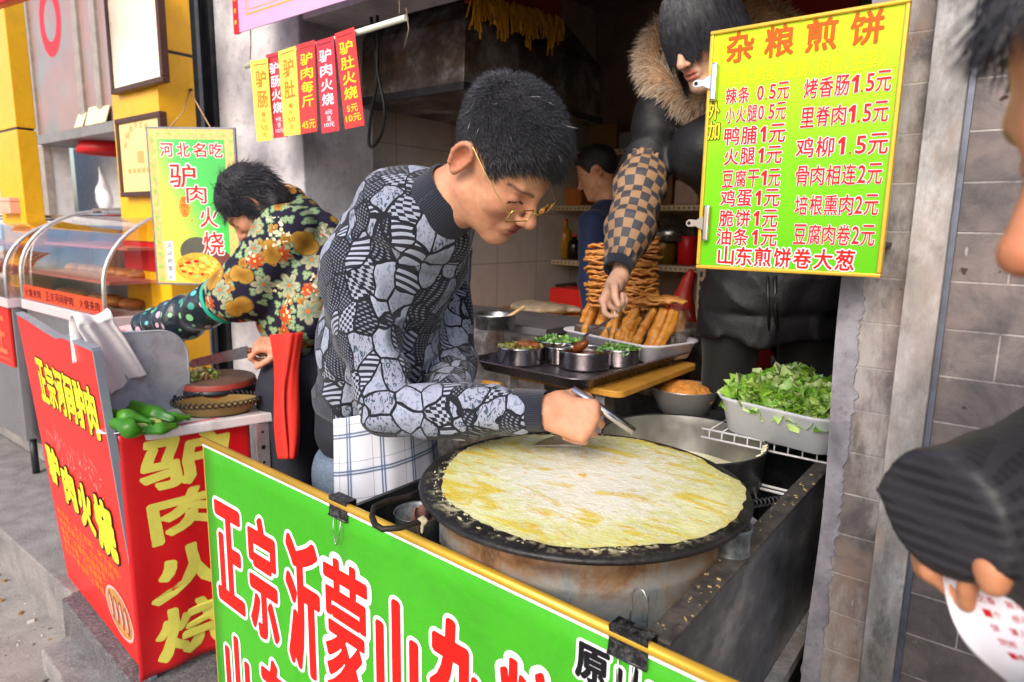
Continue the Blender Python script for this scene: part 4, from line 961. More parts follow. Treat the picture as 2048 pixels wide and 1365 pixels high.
def leaf_pile(name, center, ex_, ey_, w, l, hfun, n, size, cols, matl, seed, flat=0.5):
    rs = np.random.RandomState(seed); vs_, fs_, cs = [], [], []
    for k in range(n):
        u, v = rs.rand() * 2 - 1, rs.rand() * 2 - 1
        if abs(u) ** 4 + abs(v) ** 4 > 1.0: u *= 0.8; v *= 0.8
        z = hfun(u, v) * (0.35 + 0.65 * rs.rand() ** 0.5); p = center + ex_ * u * w / 2 + ey_ * v * l / 2 + V(0, 0, z)
        nrm_ = nrm(rs.normal(size=3) * flat + V(0, 0, 0.8)); x, y, _ = frame3(nrm_, rs.normal(size=3)); S = size * (0.55 + 0.8 * rs.rand()); c = np.array(cols[rs.randint(len(cols))]) * (0.85 + 0.3 * rs.rand())
        c2 = c * 0.6 + np.array(hexc('e3edc0')) * 0.4
        o = len(vs_); nr, na = (3, 11) if size > 0.03 else (2, 6); ph1, ph2, fr_ = rs.rand() * 6, rs.rand() * 6, rs.randint(3, 6); crv = rs.normal() * 0.9; asp = 0.6 + 0.7 * rs.rand()
        vs_.append(p); cs.append(c2)
        for j in range(1, nr + 1):
            r_ = j / nr
            for i in range(na):
                t = 6.283 * i / na; R0 = r_ * (0.5 + 0.10 * math.sin(2 * t + ph1) + 0.07 * math.sin(5 * t + ph2) * r_)
                a, b_ = R0 * math.cos(t), R0 * math.sin(t) * asp
                hgt_ = crv * (a * a) + 0.17 * r_ * r_ * math.sin(fr_ * t + ph2) + 0.06 * r_ * rs.normal() - 0.3 * b_ * b_ * crv
                vs_.append(p + (x * a + y * b_ + nrm_ * hgt_) * S * 1.25); cs.append(c if abs(b_) > 0.07 else c2)
        for i in range(na): fs_.append((o, o + 1 + i, o + 1 + (i + 1) % na))
        for j in range(nr - 1):
            for i in range(na): q = o + 1 + j * na; i2 = (i + 1) % na; fs_.append((q + i, q + na + i, q + na + i2, q + i2))
    mb = MB(); mb.add(vs_, fs_, 0, True); o = mb.build(name, matl, None); cs = np.array(cs)
    a = o.data.color_attributes.new('col', 'FLOAT_COLOR', 'POINT'); cc = np.ones((len(vs_), 4), np.float32); cc[:, :3] = cs; a.data.foreach_set('color', cc.ravel())
    return o
lup = V(-le[1], le[0], 0)
o = leaf_pile('chopped_lettuce', LB + V(0, 0, 0.875), le, lup, lw * 0.96, 0.225, lambda u, v: 0.080 + 0.062 * max(0, (1 - u * u * 0.75)) * (1 - 0.5 * v * v) + 0.012 * math.sin(7 * u + 3), 1700, 0.0305, [hexc('9cc846'), hexc('86b738'), hexc('b2d266'), hexc('73a832'), hexc('cfe29c'), hexc('66a02e')], M_LET, 31)
tag(o, 'heap of chopped light green lettuce in the white basin', 'lettuce', kind='stuff')
# ---- steel bowl of orange floss
BC = onz(1370, 776, 0.895); BC[2] = -0.035
sb = thing('mixing_bowl', 'stainless bowl of orange pork floss left of the lettuce', 'bowl', BC + V(0, 0, 0.84))
mb = MB(); mb.lathe([(0.001, 0.842), (0.045, 0.842), (0.070, 0.865), (0.089, 0.905), (0.094, 0.932), (0.098, 0.934), (0.097, 0.931), (0.0955, 0.926), (0.091, 0.904), (0.072, 0.862), (0.046, 0.839), (0.001, 0.839)], BC, 48); mb.build('bowl_shell', mat('bowl_steel', hexc('b9b7b4'), 0.35, 0.7, var=0.08, vscale=20), sb)
s = SDF().ell(BC + V(0, 0, 0.905), (0.088, 0.088, 0.03), 0.01).ell(BC + V(-0.005, 0.012, 0.922), (0.052, 0.05, 0.022), 0.03).disp(lambda P: 0.004 * wob(P, 190, 4) + 0.003 * wob(P, 420, 9))
fl = sculpt('pork_floss', s, BC + V(-0.11, -0.11, 0.86), BC + V(0.11, 0.11, 0.98), 0.003, mat('orange_floss', hexc('d18a3c'), 0.85, var=0.3, vscale=90, bump=0.8, bscale=300)); tag(fl, 'orange pork floss heaped in the stainless bowl', 'food')
# support under the bowl
tb = thing('side_shelf', 'dark metal shelf carrying the steel bowl behind the cart', 'shelf', BC)
mb = MB(); mb.box((BC[0] - 0.08, BC[1] - 0.06, 0.79), (BC[0] + 0.10, BC[1] + 0.2, 0.803)); mb.build('shelf_top', M_WELL, tb)
mb = MB()
for dx in (-0.07, 0.08):
    for dy in (-0.03, 0.18): mb.box((BC[0] + dx - 0.01, BC[1] + dy - 0.01, 0), (BC[0] + dx + 0.01, BC[1] + dy + 0.01, 0.789))
mb.build('legs', M_DARKMETAL, tb)
# ---- tray table
M_YWOOD = mat('yellow_wood', hexc('c08a34'), 0.5, var=0.18, vscale=14, dirt=hexc('5a3412'), dirt_amt=0.3, dscale=30)
TB = V(-1.05, 1.73, 0)
tt = thing('tray_table', 'small table with a yellow wooden top under the condiment tray', 'table', TB)
mb = MB()
pl_ = [(x - 0.985, y + 1.725) for x, y in rrect(0.375, 0.50, 0.03)]
mb.prism(pl_, (0, 0, 0.928), (1, 0, 0), (0, 1, 0), (0, 0, 1), 0.018); mb.build('table_top', M_YWOOD, tt, bevel=0.003)
for lx_, ly_ in ((-1.16, 1.5), (-0.87, 1.5), (-1.16, 1.96), (-0.87, 1.96)):
    mb = MB(); mb.box((lx_ - 0.014, ly_ - 0.003, 0), (lx_ + 0.014, ly_ + 0.0, 0.926)); mb.box((lx_ - 0.014, ly_, 0), (lx_ - 0.011, ly_ + 0.025, 0.926)); mb.build('leg', M_GALV, tt)
tr = thing('metal_tray', 'dented steel tray carrying the condiment cups and white basket', 'tray', TB + V(0, 0, 0.948))
M_TRAY = mat('brown_tray_steel', hexc('8d8286'), 0.3, 0.8, var=0.2, dirt=hexc('2c1f19'), dirt_amt=0.4, rvar=0.2)
mb = MB(); rtray(mb, TB + V(0.008, 0.005, 0), 0.355, 0.62, [(-0.006, 0.954), (0.0, 0.956), (0.016, 0.982), (0.030, 0.984), (0.032, 0.980), (0.020, 0.977), (0.003, 0.950), (-0.006, 0.948)], 0.03, math.radians(-3), 6, floor=2); mb.build('tray_shell', M_TRAY, tr)
M_CUP = mat('steel_cup', hexc('b9b8b8'), 0.22, 1.0, var=0.06, vscale=20, rvar=0.15)
GRN = [hexc('3f8f23'), hexc('5aa830'), hexc('2f7a1c'), hexc('7fb84a')]
def cup(px, py, w, label, h=0.052):
    c = onz(px, py, 0.958 + h); dep = float((CAM - c) @ CR[:, 2]); r = w / 2 / F_PX * dep; c = V(c[0], c[1], 0.957)
    t = thing('condiment_cup', label, 'cup', c, 'steel condiment cups on the tray')
    mb = MB(); mb.lathe([(0.001, 0.002), (r * 0.95, 0.002), (r * 0.96, 0.006), (r * 0.985, h - 0.003), (r, h), (r * 1.02, h), (r * 1.0, h - 0.006), (r * 0.985, h - 0.008), (r * 0.975, 0.004), (r * 0.95, 0.0), (0.001, 0.0)], c, 48); mb.build('cup_wall', M_CUP, t)
    return c, r, h
cups = [cup(1040, 690, 96, 'steel cup of pickled bits with a brown sausage on top, left end of the tray'), cup(1115, 678, 92, 'steel cup of chopped greens at the back of the tray, behind the sauce cup'), cup(1170, 698, 106, 'largest steel cup, full of brown sauce with a spoon in it'), cup(1240, 694, 84, 'steel cup of chopped greens right of the sauce cup'), cup(1122, 691, 62, 'small steel cup half hidden between the sauce cup and the sausage cup')]
def chopped(c, r, h, cols, n, size, name, label, seed, dome=0.008):
    o = leaf_pile(name, V(c[0], c[1], c[2] + h - 0.022), V(1, 0, 0), V(0, 1, 0), r * 1.66, r * 1.66, lambda u, v: 0.016 + dome * (1 - (u * u + v * v) / 2), n, size, cols, M_LET, seed, 0.9)
    return tag(o, label, 'food', kind='stuff')
chopped(*cups[1], GRN, 260, 0.013, 'chopped_greens', 'chopped greens in the steel cup at the back of the tray', 41)
chopped(*cups[3], GRN, 260, 0.013, 'chopped_greens', 'chopped greens in the steel cup right of the sauce cup', 42)
chopped(*cups[0], [hexc('c2b34a'), hexc('a9a03e'), hexc('d6c56a')], 220, 0.013, 'chopped_pickle', 'yellow chopped pickle in the left steel cup', 43)
for c_, nm, lb_, cl in ((cups[2], 'brown_sauce', 'dark brown sauce in the largest steel cup', '6b3210'), (cups[4], 'brown_sauce', 'brown sauce in the small half hidden steel cup', '7a4420')):
    mb = MB(); mb.disc(c_[0] + V(0, 0, c_[2] - 0.012), c_[1] * 0.975, 40, 0, lambda p: p + V(0, 0, 0.002 * math.sin(90 * p[0]) * math.sin(80 * p[1])), 6); tag(mb.build(nm, mat('sauce_' + cl, hexc(cl), 0.2, var=0.25, vscale=40, bump=0.4, bscale=80)), lb_, 'sauce')
c_, r_, h_ = cups[0]; s0_ = c_ + V(0.028, 0.0, h_ + 0.004)
s = SDF().chain([s0_ + V(-0.02, -0.012, 0.002), s0_, s0_ + V(0.022, 0.016, -0.002)], [0.011, 0.0125, 0.0105], 0.008).disp(lambda P: 0.0008 * wob(P, 200, 2))
tag(sculpt('sausage', s, s0_ - 0.05, s0_ + 0.05, 0.002, mat('brown_sausage', hexc('a65a24'), 0.3, var=0.3, vscale=50)), 'short brown sausage on top of the left steel cup', 'sausage')
# ---- white basket, dough sticks in a plastic bag, cracker stacks
wa, wb, wc = onz(1116, 656, 1.018), onz(1303, 695, 1.018), onz(1366, 657, 1.018)
we = nrm(wb - wa); wang = math.atan2(we[1], we[0]); wlen = np.linalg.norm(wb - wa); wup = V(-we[1], we[0], 0); wdep = 0.24
WC = (wa + wb) / 2 + wup * wdep / 2; WC = V(WC[0], WC[1], 0)
bk = thing('plastic_basket', 'white plastic basket holding fried dough sticks on the steel tray', 'basket', WC + V(0, 0, 0.958))
mb = MB(); rtray(mb, WC, wlen - 0.06, wdep - 0.06, [(-0.006, 0.964), (0.0, 0.967), (0.018, 1.013), (0.032, 1.019), (0.034, 1.014), (0.024, 1.008), (0.004, 0.962), (-0.006, 0.959)], 0.025, wang, 6, floor=2)
mb.build('basket_shell', mat('white_plastic', hexc('d9d6df'), 0.35, var=0.04, dirt=hexc('9b8f88'), dirt_amt=0.2), bk)
M_DOUGH = vcol('fried_dough', 0.45, 0.5, 120, var=0.25, vscale=40, bdist=0.003)
def doughcol(P):
    n = wob(P, 60, 6) * 0.5 + 0.5 + 0.25 * wob(P, 190, 2); n = np.clip(n, 0, 1)[:, None]
    return np.array(hexc('b86a1c')) * (1 - n) + np.array(hexc('dd9d3e')) * n
def dough_stick(seed, L_):
    a = V(0, 0, 0); rs = np.random.RandomState(seed); bx_, by_ = 0.012 * rs.normal(), 0.010 * rs.normal()
    s = SDF()
    for o_ in (-0.0075, 0.0075):
        pts = [V(o_ + bx_ * math.sin(t * PI) , by_ * math.sin(t * PI), L_ * t) for t in np.linspace(0, 1, 7)]; rr = [0.0105] + [0.0115 + 0.0022 * rs.normal() for _ in range(5)] + [0.010]; s.chain(pts, rr, 0.006)
    s.disp(lambda P: 0.0018 * wob(P, 120, seed) + 0.0008 * wob(P, 320, seed + 1))
    return s
sticks_lab = ['leftmost fried dough stick, leaning outside the bag', 'second fried dough stick from the left', 'third fried dough stick from the left, behind the spoon', 'fourth fried dough stick from the left, under the server hand', 'fifth fried dough stick, tall and steeply leaning', 'sixth fried dough stick, with a bulging middle', 'shortest fried dough stick at the front of the basket', 'long fried dough stick right of the shortest one', 'second fried dough stick from the right', 'rightmost fried dough stick, leaning to the right']
stk = [((1140, 660), (1172, 592)), ((1163, 664), (1186, 600)), ((1182, 668), (1200, 610)), ((1197, 672), (1222, 616)), ((1215, 672), (1243, 612)), ((1238, 672), (1262, 620)), ((1252, 676), (1270, 645)), ((1268, 678), (1297, 622)), ((1290, 680), (1318, 628)), ((1305, 680), (1332, 632))]
tmpl = []
for i_ in range(3):
    o = sculpt('dough_stick', dough_stick(60 + i_, 0.15), (-0.04, -0.04, -0.02), (0.04, 0.04, 0.17), 0.0028, M_DOUGH, None, doughcol); tmpl.append(o)
rs = np.random.RandomState(77)
for i_, ((ax_, ay_), (tx_, ty_)) in enumerate(stk):
    u_ = -0.43 + 0.86 * i_ / 9.0; base = WC + we * (u_ * wlen * 0.92) - wup * (0.060 + 0.012 * (i_ % 2)) + V(0, 0, 0.972)
    ln = (0.15, 0.155, 0.15, 0.15, 0.158, 0.148, 0.115, 0.15, 0.15, 0.152)[i_]; d_ = nrm(V(0, 0, 1) + wup * (0.30 + 0.12 * rs.rand()) + we * (0.12 + 0.30 * u_ + 0.10 * rs.normal())) * ln
    o = tmpl[i_] if i_ < 3 else tmpl[i_ % 3].copy()
    if i_ >= 3: COL.objects.link(o)
    x, y, z = frame3(d_, ray(1230, 640)); m = Matrix.Identity(4)
    ca, sa = math.cos(i_ * 1.1), math.sin(i_ * 1.1)
    for r_ in range(3):
        m[r_][0] = float((x * ca + y * sa)[r_]); m[r_][1] = float((y * ca - x * sa)[r_]); m[r_][2] = float(z[r_] * ln / 0.15); m[r_][3] = float(base[r_])
    o.matrix_world = m; tag(o, sticks_lab[i_], 'dough stick', 'fried dough sticks in the white basket')
# darker sticks inside the bag behind
M_CLEAR = None
b = NB('clear_bag'); b.t.nodes.remove(b.b)
n_ = b.noise(16, 6, 0.7, dist=1.5); bp = b.n('ShaderNodeBump', {'Height': n_.outputs[0], 'Strength': 1.0, 'Distance': 0.012})
tr_ = b.n('ShaderNodeBsdfTransparent', {0: (0.97, 0.95, 0.95, 1)}); gl_ = b.n('ShaderNodeBsdfGlossy', {'Color': (1, 1, 1, 1), 'Roughness': 0.12, 'Normal': bp.outputs[0]}); df_ = b.n('ShaderNodeBsdfDiffuse', {'Color': (0.8, 0.78, 0.85, 1)})
mx_ = b.n('ShaderNodeMixShader', {0: 0.12, 1: tr_, 2: gl_}); mx2_ = b.n('ShaderNodeMixShader', {0: b.math('MULTIPLY', b.fac(n_.outputs[0], 0.5, 0.7), 0.28), 1: mx_, 2: df_}); b.t.links.new(mx2_.outputs[0], b.out.inputs[0]); M_CLEAR = b.m
bc_ = WC + wup * 0.055 + V(0, 0, 1.055)
Rb = np.stack([we, wup, V(0, 0, 1)], 1)
s = SDF().box(bc_ + we * 0.0, (wlen * 0.46, 0.045, 0.07), 0.01, Rb, 0.04).disp(lambda P: 0.007 * wob(P, 55, 12) + 0.003 * wob(P, 150, 2))
tag(sculpt('clear_bag', s, bc_ - 0.3, bc_ + 0.3, 0.007, M_CLEAR), 'crumpled clear plastic bag round the fried dough sticks in the basket', 'bag')
for i_ in range(7):
    o = tmpl[i_ % 3].copy(); COL.objects.link(o); t_ = (i_ - 3) / 3.0
    b0 = WC + we * (t_ * wlen * 0.36) + wup * 0.055 + V(0, 0, 0.975); d_ = nrm(we * 0.3 * math.sin(i_ * 2.1) + V(0, 0, 1) + wup * 0.15); x, y, z = frame3(d_); m = Matrix.Identity(4)
    for r_ in range(3): m[r_][0] = float(x[r_]); m[r_][1] = float(y[r_]); m[r_][2] = float(z[r_] * 0.85); m[r_][3] = float(b0[r_])
    o.matrix_world = m; tag(o, 'fried dough stick of the back row inside the clear bag', 'dough stick', 'back row of fried dough sticks')
M_CRACK = vcol('fried_cracker', 0.42, 0.6, 90, var=0.3, vscale=30, bdist=0.003)
def cracker(seed):
    rs = np.random.RandomState(seed); mb = MB(); n = 10; ph_ = rs.rand(6) * 6
    def f(u, v):
        a, c = u * 2 - 1, v * 2 - 1; k = 1 - 0.22 * (a * a * c * c) + 0.05 * math.sin(5 * a + ph_[4]) * abs(c) + 0.05 * math.sin(6 * c + ph_[5]) * abs(a); z = 0.0035 * math.sin(3.1 * a + ph_[0]) + 0.003 * math.sin(2.7 * c + ph_[1]) + 0.003 * math.sin(6 * a + ph_[2]) * math.sin(5 * c + ph_[3]) + 0.0012 * rs.normal()
        return (a * 0.052 * k, c * 0.044 * k, z)
    mb.sheet(f, n, n); o = mb.build('fried_cracker', M_CRACK, None, solid=0.0062)
    setcol(o, lambda P: (lambda n: np.array(hexc('c8762a')) * (1 - n) + np.array(hexc('ebb062')) * n)(np.clip(0.5 + 0.5 * wob(P, 90, seed), 0, 1)[:, None])); return o
ctm = [cracker(70 + k) for k in range(4)]; nused = 0
def stack(pxc, ytop, ybot, n, yd, lab, grp, jit=0.008, first=0):
    global nused
    rs = np.random.RandomState(int(pxc))
    for k in range(n):
        py = ybot + (ytop - ybot) * k / (n - 1); p = ony(pxc + 2.5 * rs.normal(), py, yd)
        if nused < 4: o = ctm[nused]
        else: o = ctm[rs.randint(4)].copy(); COL.objects.link(o)
        nused += 1
        o.location = tuple(float(q) for q in p); o.rotation_euler = (0.09 * rs.normal(), 0.09 * rs.normal(), 0.6 + 0.3 * rs.normal()); s_ = 0.95 + 0.2 * rs.rand(); o.scale = (s_, s_, s_)
        tag(o, lab, 'cracker', grp)
stack(1207, 490, 606, 25, 1.93, 'thin crispy fried cracker in the taller stack, left of the server wrist', 'crackers in the left stack')
stack(1280, 516, 616, 22, 1.95, 'thin crispy fried cracker in the stack right of the server wrist', 'crackers in the right stack')
stack(1288, 478, 515, 8, 2.08, 'thin crispy fried cracker in the small stack behind the checked sleeve', 'crackers behind the checked sleeve')
for i_, (px_, py_) in enumerate(((1318, 602), (1335, 598), (1300, 606))):
    o = ctm[i_].copy(); COL.objects.link(o); o.location = tuple(float(q) for q in ony(px_, py_, 1.9)); o.rotation_euler = (0.1, 0.08 * i_, 0.5 * i_); o.scale = (1.15, 1.0, 1.0); tag(o, 'fried cracker lying flat on the clear bag, right of the stacks', 'cracker', 'crackers on the bag')
# plinth carrying the stacks
mb = MB(); q = ony(1245, 640, 1.97); mb.box((q[0] - 0.15, 1.90, 0.0), (q[0] + 0.22, 2.22, 1.04)); tag(mb.build('stock_cabinet', M_STEEL_D, bevel=0.01), 'dark metal cabinet carrying the cracker stacks behind the tray table', 'cabinet')
# ---- stove box, counter, pot and noodle bag inside
sc0, sc1 = onz(1091, 662, 0.95), onz(950, 652, 0.95)
st = thing('stove_box', 'greasy grey metal stove box behind the cook', 'stove', (sc0[0] - 0.3, sc0[1] + 0.3, 0))
mb = MB(); mb.box((XL + 0.05, sc0[1], 0.02), (sc0[0], sc0[1] + 0.42, 0.95)); mb.build('stove_body', galv('stove_sheet', '6d6a6a', '3d332c', '6b4526', 6, 0.45, 0.5, (1, 1, 1)), st, bevel=0.006)
mb = MB(); mb.box((XL + 0.05, sc0[1] - 0.006, 0.925), (sc0[0] + 0.006, sc0[1] + 0.42, 0.956)); mb.build('rim', mat('grey_rim', hexc('77757a'), 0.4, 0.5, var=0.2), st, bevel=0.003)
kq = ony(985, 770, sc0[1] - 0.05); mb = MB(); mb.tube([kq + V(-0.05, 0, 0), kq + V(0.05, 0, 0)], [0.014, 0.017], 14); tag(mb.build('rolling_pin', M_YWOOD), 'short wooden rolling pin lying by the stove box', 'rolling pin')
mb = MB(); mb.box((kq[0] - 0.15, kq[1] - 0.05, 0.0), (kq[0] + 0.18, sc0[1] - 0.003, kq[2] - 0.018)); tag(mb.build('low_bench', M_STEEL_D, bevel=0.004), 'low dark bench in front of the stove box', 'bench')
ct = thing('wooden_counter', 'yellow topped counter with a red edge along the tiled wall', 'counter', (-2.1, 3.0, 0))
mb = MB(); mb.box((XL + 0.02, sc0[1] + 0.43, 0.86), (-1.62, 3.55, 0.895)); mb.build('counter_top', M_YWOOD, ct, bevel=0.004)
mb = MB(); mb.box((-1.619, sc0[1] + 0.43, 0.858), (-1.612, 3.55, 0.897)); mb.build('edge_band', M_RED, ct)
mb = MB(); mb.box((XL + 0.04, sc0[1] + 0.5, 0.0), (-1.68, 3.5, 0.858)); mb.build('cabinet', M_STEEL_D, ct)
sp = onz(990, 640, 0.99); sp = V(sp[0], sp[1], 0.957)
pt = thing('steel_pot', 'small steel pot with a wooden spoon on the stove box', 'pot', sp)
mb = MB(); mb.lathe([(0.001, 0.0), (0.075, 0.0), (0.078, 0.004), (0.08, 0.055), (0.085, 0.058), (0.083, 0.054), (0.076, 0.006), (0.001, 0.005)], sp, 40); mb.build('pot_wall', M_STEEL, pt)
mb = MB(); mb.tube([sp + V(0.0, 0.02, 0.02), sp + V(0.08, 0.09, 0.085)], [0.006, 0.007], 8); tag(mb.build('wooden_spoon', mat('pale_wood', hexc('c9a878'), 0.6, var=0.15)), 'wooden spoon standing in the small steel pot', 'spoon')
nb_ = ony(1075, 608, 2.9); nb_[2] = 0.93
s = SDF().ell(nb_, (0.16, 0.12, 0.035), 0.02).ell(nb_ + V(0.12, 0.1, -0.005), (0.1, 0.06, 0.02), 0.03).disp(lambda P: 0.009 * wob(P, 50, 3) + 0.003 * wob(P, 170, 5))
tag(sculpt('noodle_bag', s, nb_ - 0.3, nb_ + 0.3, 0.009, mat('bagged_noodles', hexc('bda98f'), 0.35, var=0.25, vscale=25, bump=0.5, bscale=60)), 'limp plastic bag of pale noodles on the wooden counter', 'bag')
rb0, rb1 = ony(1098, 575, 3.2), ony(1160, 615, 3.2)
mb = MB(); mb.box((rb0[0], 3.2, 0.9), (rb1[0] + 0.1, 3.4, rb0[2])); tag(mb.build('red_crate', mat('red_plastic', hexc('d0211c'), 0.4, var=0.06), bevel=0.01), 'red plastic crate on the counter left of the dough sticks', 'crate')
# ---- shelves at the back
SY = 3.55
M_SHELF = mat('cream_shelf_metal', hexc('c2ac90'), 0.45, 0.1, var=0.1, dirt=hexc('5d4430'), dirt_amt=0.4)
sh = thing('shelf_unit', 'cream perforated metal shelf unit against the back wall', 'shelf', (-2.0, SY, 0))
sx0, sx1 = ony(1098, 450, SY)[0], ony(1402, 450, SY)[0]
for i_, (pl_y, pr_y) in enumerate(((304, 296), (418, 408), (524, 534), (640, 660))):
    z_ = (ony(1110, pl_y, SY)[2] + ony(1390, pr_y, SY)[2]) / 2
    mb = MB(); mb.box((sx0, SY, z_ - 0.025), (sx1, SY + 0.002, z_ + 0.006)); mb.box((sx0, SY + 0.002, z_ - 0.0), (sx1, SY + 0.40, z_ + 0.006)); q = mb.build('shelf_board', M_SHELF, sh)
    mb = MB(); n_ = 34
    for k in range(n_): x_ = sx0 + (sx1 - sx0) * (k + 0.5) / n_; mb.box((x_ - 0.005, SY - 0.001, z_ - 0.015), (x_ + 0.005, SY - 0.0005, z_ - 0.005))
    mb.build('holes', M_BLACK, q)
for x_ in (sx0 - 0.02, sx1):
    mb = MB(); mb.box((x_, SY - 0.004, 0.0), (x_ + 0.045, SY + 0.03, 2.0)); q = mb.build('upright', M_SHELF, sh, bevel=0.002)
    mb = MB()
    for k in range(22): mb.box((x_ + 0.014, SY - 0.006, 0.9 + 0.05 * k), (x_ + 0.03, SY - 0.0045, 0.93 + 0.05 * k))
    mb.build('holes', M_DARKMETAL, q)
rs = np.random.RandomState(17)
def shelf_z(i): pl_y, pr_y = ((304, 296), (418, 408), (524, 534), (640, 660))[i]; return (ony(1110, pl_y, SY)[2] + ony(1390, pr_y, SY)[2]) / 2 + 0.008
def bottle(px, sh_i, h, r, m, lab, capm):
    x_ = ony(px, 450, SY + 0.15)[0]; c = V(x_, SY + 0.15, shelf_z(sh_i)); t = thing('sauce_bottle', lab, 'bottle', c)
    mb = MB(); mb.lathe([(0.001, 0), (r, 0.002), (r, h * 0.6), (r * 0.85, h * 0.7), (r * 0.35, h * 0.8), (r * 0.35, h * 0.95)], c, 24); mb.build('glass_body', m, t)
    mb = MB(); mb.lathe([(r * 0.4, h * 0.93), (r * 0.42, h), (0.001, h)], c, 16); mb.build('cap', capm, t)
M_AMB = mat('amber_oil', hexc('b07a1a'), 0.15, var=0.1); M_DKB = mat('dark_bottle', hexc('24170f'), 0.15, var=0.1)
bottle(1131, 2, 0.26, 0.04, M_AMB, 'amber oil bottle at the left end of the middle shelf', M_RED)
bottle(1113, 2, 0.22, 0.035, M_DKB, 'dark sauce bottle beside the amber oil bottle', M_YWOOD)
bottle(1150, 2, 0.16, 0.045, M_DKB, 'short dark jar right of the amber oil bottle', M_RED)
def canister(px, i, h, r, m, lab, y=SY + 0.16, nm='canister'):
    c = V(ony(px, 450, y)[0], y, shelf_z(i)); t = thing(nm, lab, nm.replace('_', ' '), c)
    mb = MB(); mb.lathe([(0.001, 0), (r, 0.003), (r * 1.02, h * 0.85), (r, h * 0.88)], c, 28); mb.build('can_body', m, t)
    mb = MB(); mb.lathe([(r * 1.03, h * 0.86), (r * 1.03, h), (r * 0.9, h * 1.03), (0.001, h * 1.03)], c, 28); mb.build('lid', M_DARKMETAL if m is not M_RED else M_RED, t)
canister(1378, 2, 0.16, 0.055, M_RED, 'red tub on the middle shelf beside the price board')
canister(1330, 2, 0.14, 0.075, mat('dull_brass', hexc('8f7228'), 0.4, 0.4), 'dull yellow tin on the middle shelf behind the checked sleeve')
canister(1362, 2, 0.24, 0.05, M_BLACK, 'black canister on the middle shelf behind the red tub', SY + 0.28)
def box_on(px0, px1, i, h, m, lab, nm='carton', y=SY + 0.05, d=0.25):
    x0, x1 = ony(px0, 450, y)[0], ony(px1, 450, y)[0]; z = shelf_z(i); mb = MB(); mb.box((x0, y, z), (x1, y + d, z + h)); tag(mb.build(nm, m, bevel=0.008), lab, nm.replace('_', ' '))
box_on(1128, 1160, 1, 0.11, mat('orange_card', hexc('b8692a'), 0.6), 'orange carton on the shelf behind the cook face')
box_on(1100, 1152, 3, 0.2, mat('dark_crate', hexc('3b2a20'), 0.6), 'dark crate on the lowest shelf', 'crate')
box_on(1345, 1392, 1, 0.14, mat('pinkish_sack', hexc('a78c84'), 0.7, var=0.2, bump=0.5, bscale=14, bdist=0.01), 'pinkish flour sack on the shelf beside the price board', 'sack')
box_on(1290, 1340, 1, 0.22, mat('brown_card', hexc('6c4a30'), 0.7), 'brown carton on the upper shelf behind the server arm')
box_on(1230, 1290, 0, 0.10, mat('grey_tub', hexc('70777c'), 0.4), 'grey plastic tub on the top shelf right of the cook', 'tub')
box_on(1170, 1225, 0, 0.16, mat('tan_carton', hexc('7a5630'), 0.6), 'tan carton on the top shelf behind the cook hair')
wq = ony(1342, 455, SY + 0.2); mb = MB(); mb.lathe([(0.001, 0.16), (0.06, 0.14), (0.12, 0.08), (0.15, 0.0), (0.154, 0.0), (0.124, 0.085), (0.001, 0.166)], (wq[0], wq[1], wq[2] - 0.08), 36)
tag(mb.build('wok_cover', M_STEEL), 'domed steel wok lid on the shelf behind the checked sleeve', 'wok lid')
# ---- red bag by the right of the basket, stool, red box
q = ony(1365, 590, 2.6); s = SDF().cone(q + V(0.03, 0, 0.10), q + V(0, 0, -0.05), 0.015, 0.05, 0.03).ell(q + V(-0.02, 0, -0.15), (0.10, 0.08, 0.10), 0.05).disp(lambda P: 0.01 * wob(P, 45, 5))
tag(sculpt('red_bag', s, q - 0.4, q + 0.4, 0.014, mat('red_thin_plastic', hexc('a3200f'), 0.5, var=0.1, bump=0.4, bscale=25, bdist=0.006)), 'red plastic bag hanging behind the fried dough sticks', 'bag')
mb = MB(); mb.box((-1.35, 2.55, 0.0), (-1.15, 2.75, q[2] - 0.15)); tag(mb.build('plastic_bin', mat('grey_blue_bin', hexc('3c4a54'), 0.5), bevel=0.01), 'blue grey bin under the red plastic bag', 'bin')
sq = ony(1476, 690, 2.55)
stl = thing('round_stool', 'black tube framed stool with a brown seat behind the server legs', 'stool', (sq[0], sq[1], 0))
mb = MB(); mb.lathe([(0.001, 0), (0.13, 0.0), (0.15, 0.01), (0.15, 0.03), (0.001, 0.035)], (sq[0], 2.55, sq[2] + 0.03), 32); mb.build('seat', mat('brown_seat', hexc('5a3b28'), 0.5), stl)
for a_ in (20, 110, 200, 290):
    d_ = V(math.cos(math.radians(a_)), math.sin(math.radians(a_)), 0); c = V(sq[0], 2.55, sq[2]); mb = MB(); mb.tube([c + d_ * 0.06 + V(0, 0, 0.02), c + d_ * 0.12 + V(0, 0, 0.01), c + d_ * 0.155 - V(0, 0, 0.04), c + d_ * 0.17 - V(0, 0, 0.15), V(c[0], c[1], 0) + d_ * 0.2], 0.017, 10); mb.build('leg', M_BLACK, stl)
q0, q1 = ony(1545, 800, 2.9), ony(1600, 662, 2.9)
rb = thing('red_box', 'red printed box with a white panel standing behind the server legs', 'box', (q0[0], 2.9, q0[2]))
mb = MB(); mb.box((q0[0] - 0.1, 2.9, 0.0), (q1[0], 3.1, q1[2])); mb.build('box_body', M_RED, rb, bevel=0.006)
mb = MB(); mb.box((q0[0] + 0.05, 2.894, q0[2] + 0.06), (q0[0] + 0.10, 2.899, q1[2] - 0.09)); mb.box((q0[0] - 0.02, 2.894, q1[2] - 0.16), (q0[0] + 0.05, 2.899, q1[2] - 0.12)); mb.build('panel', INK_WHITE, rb)
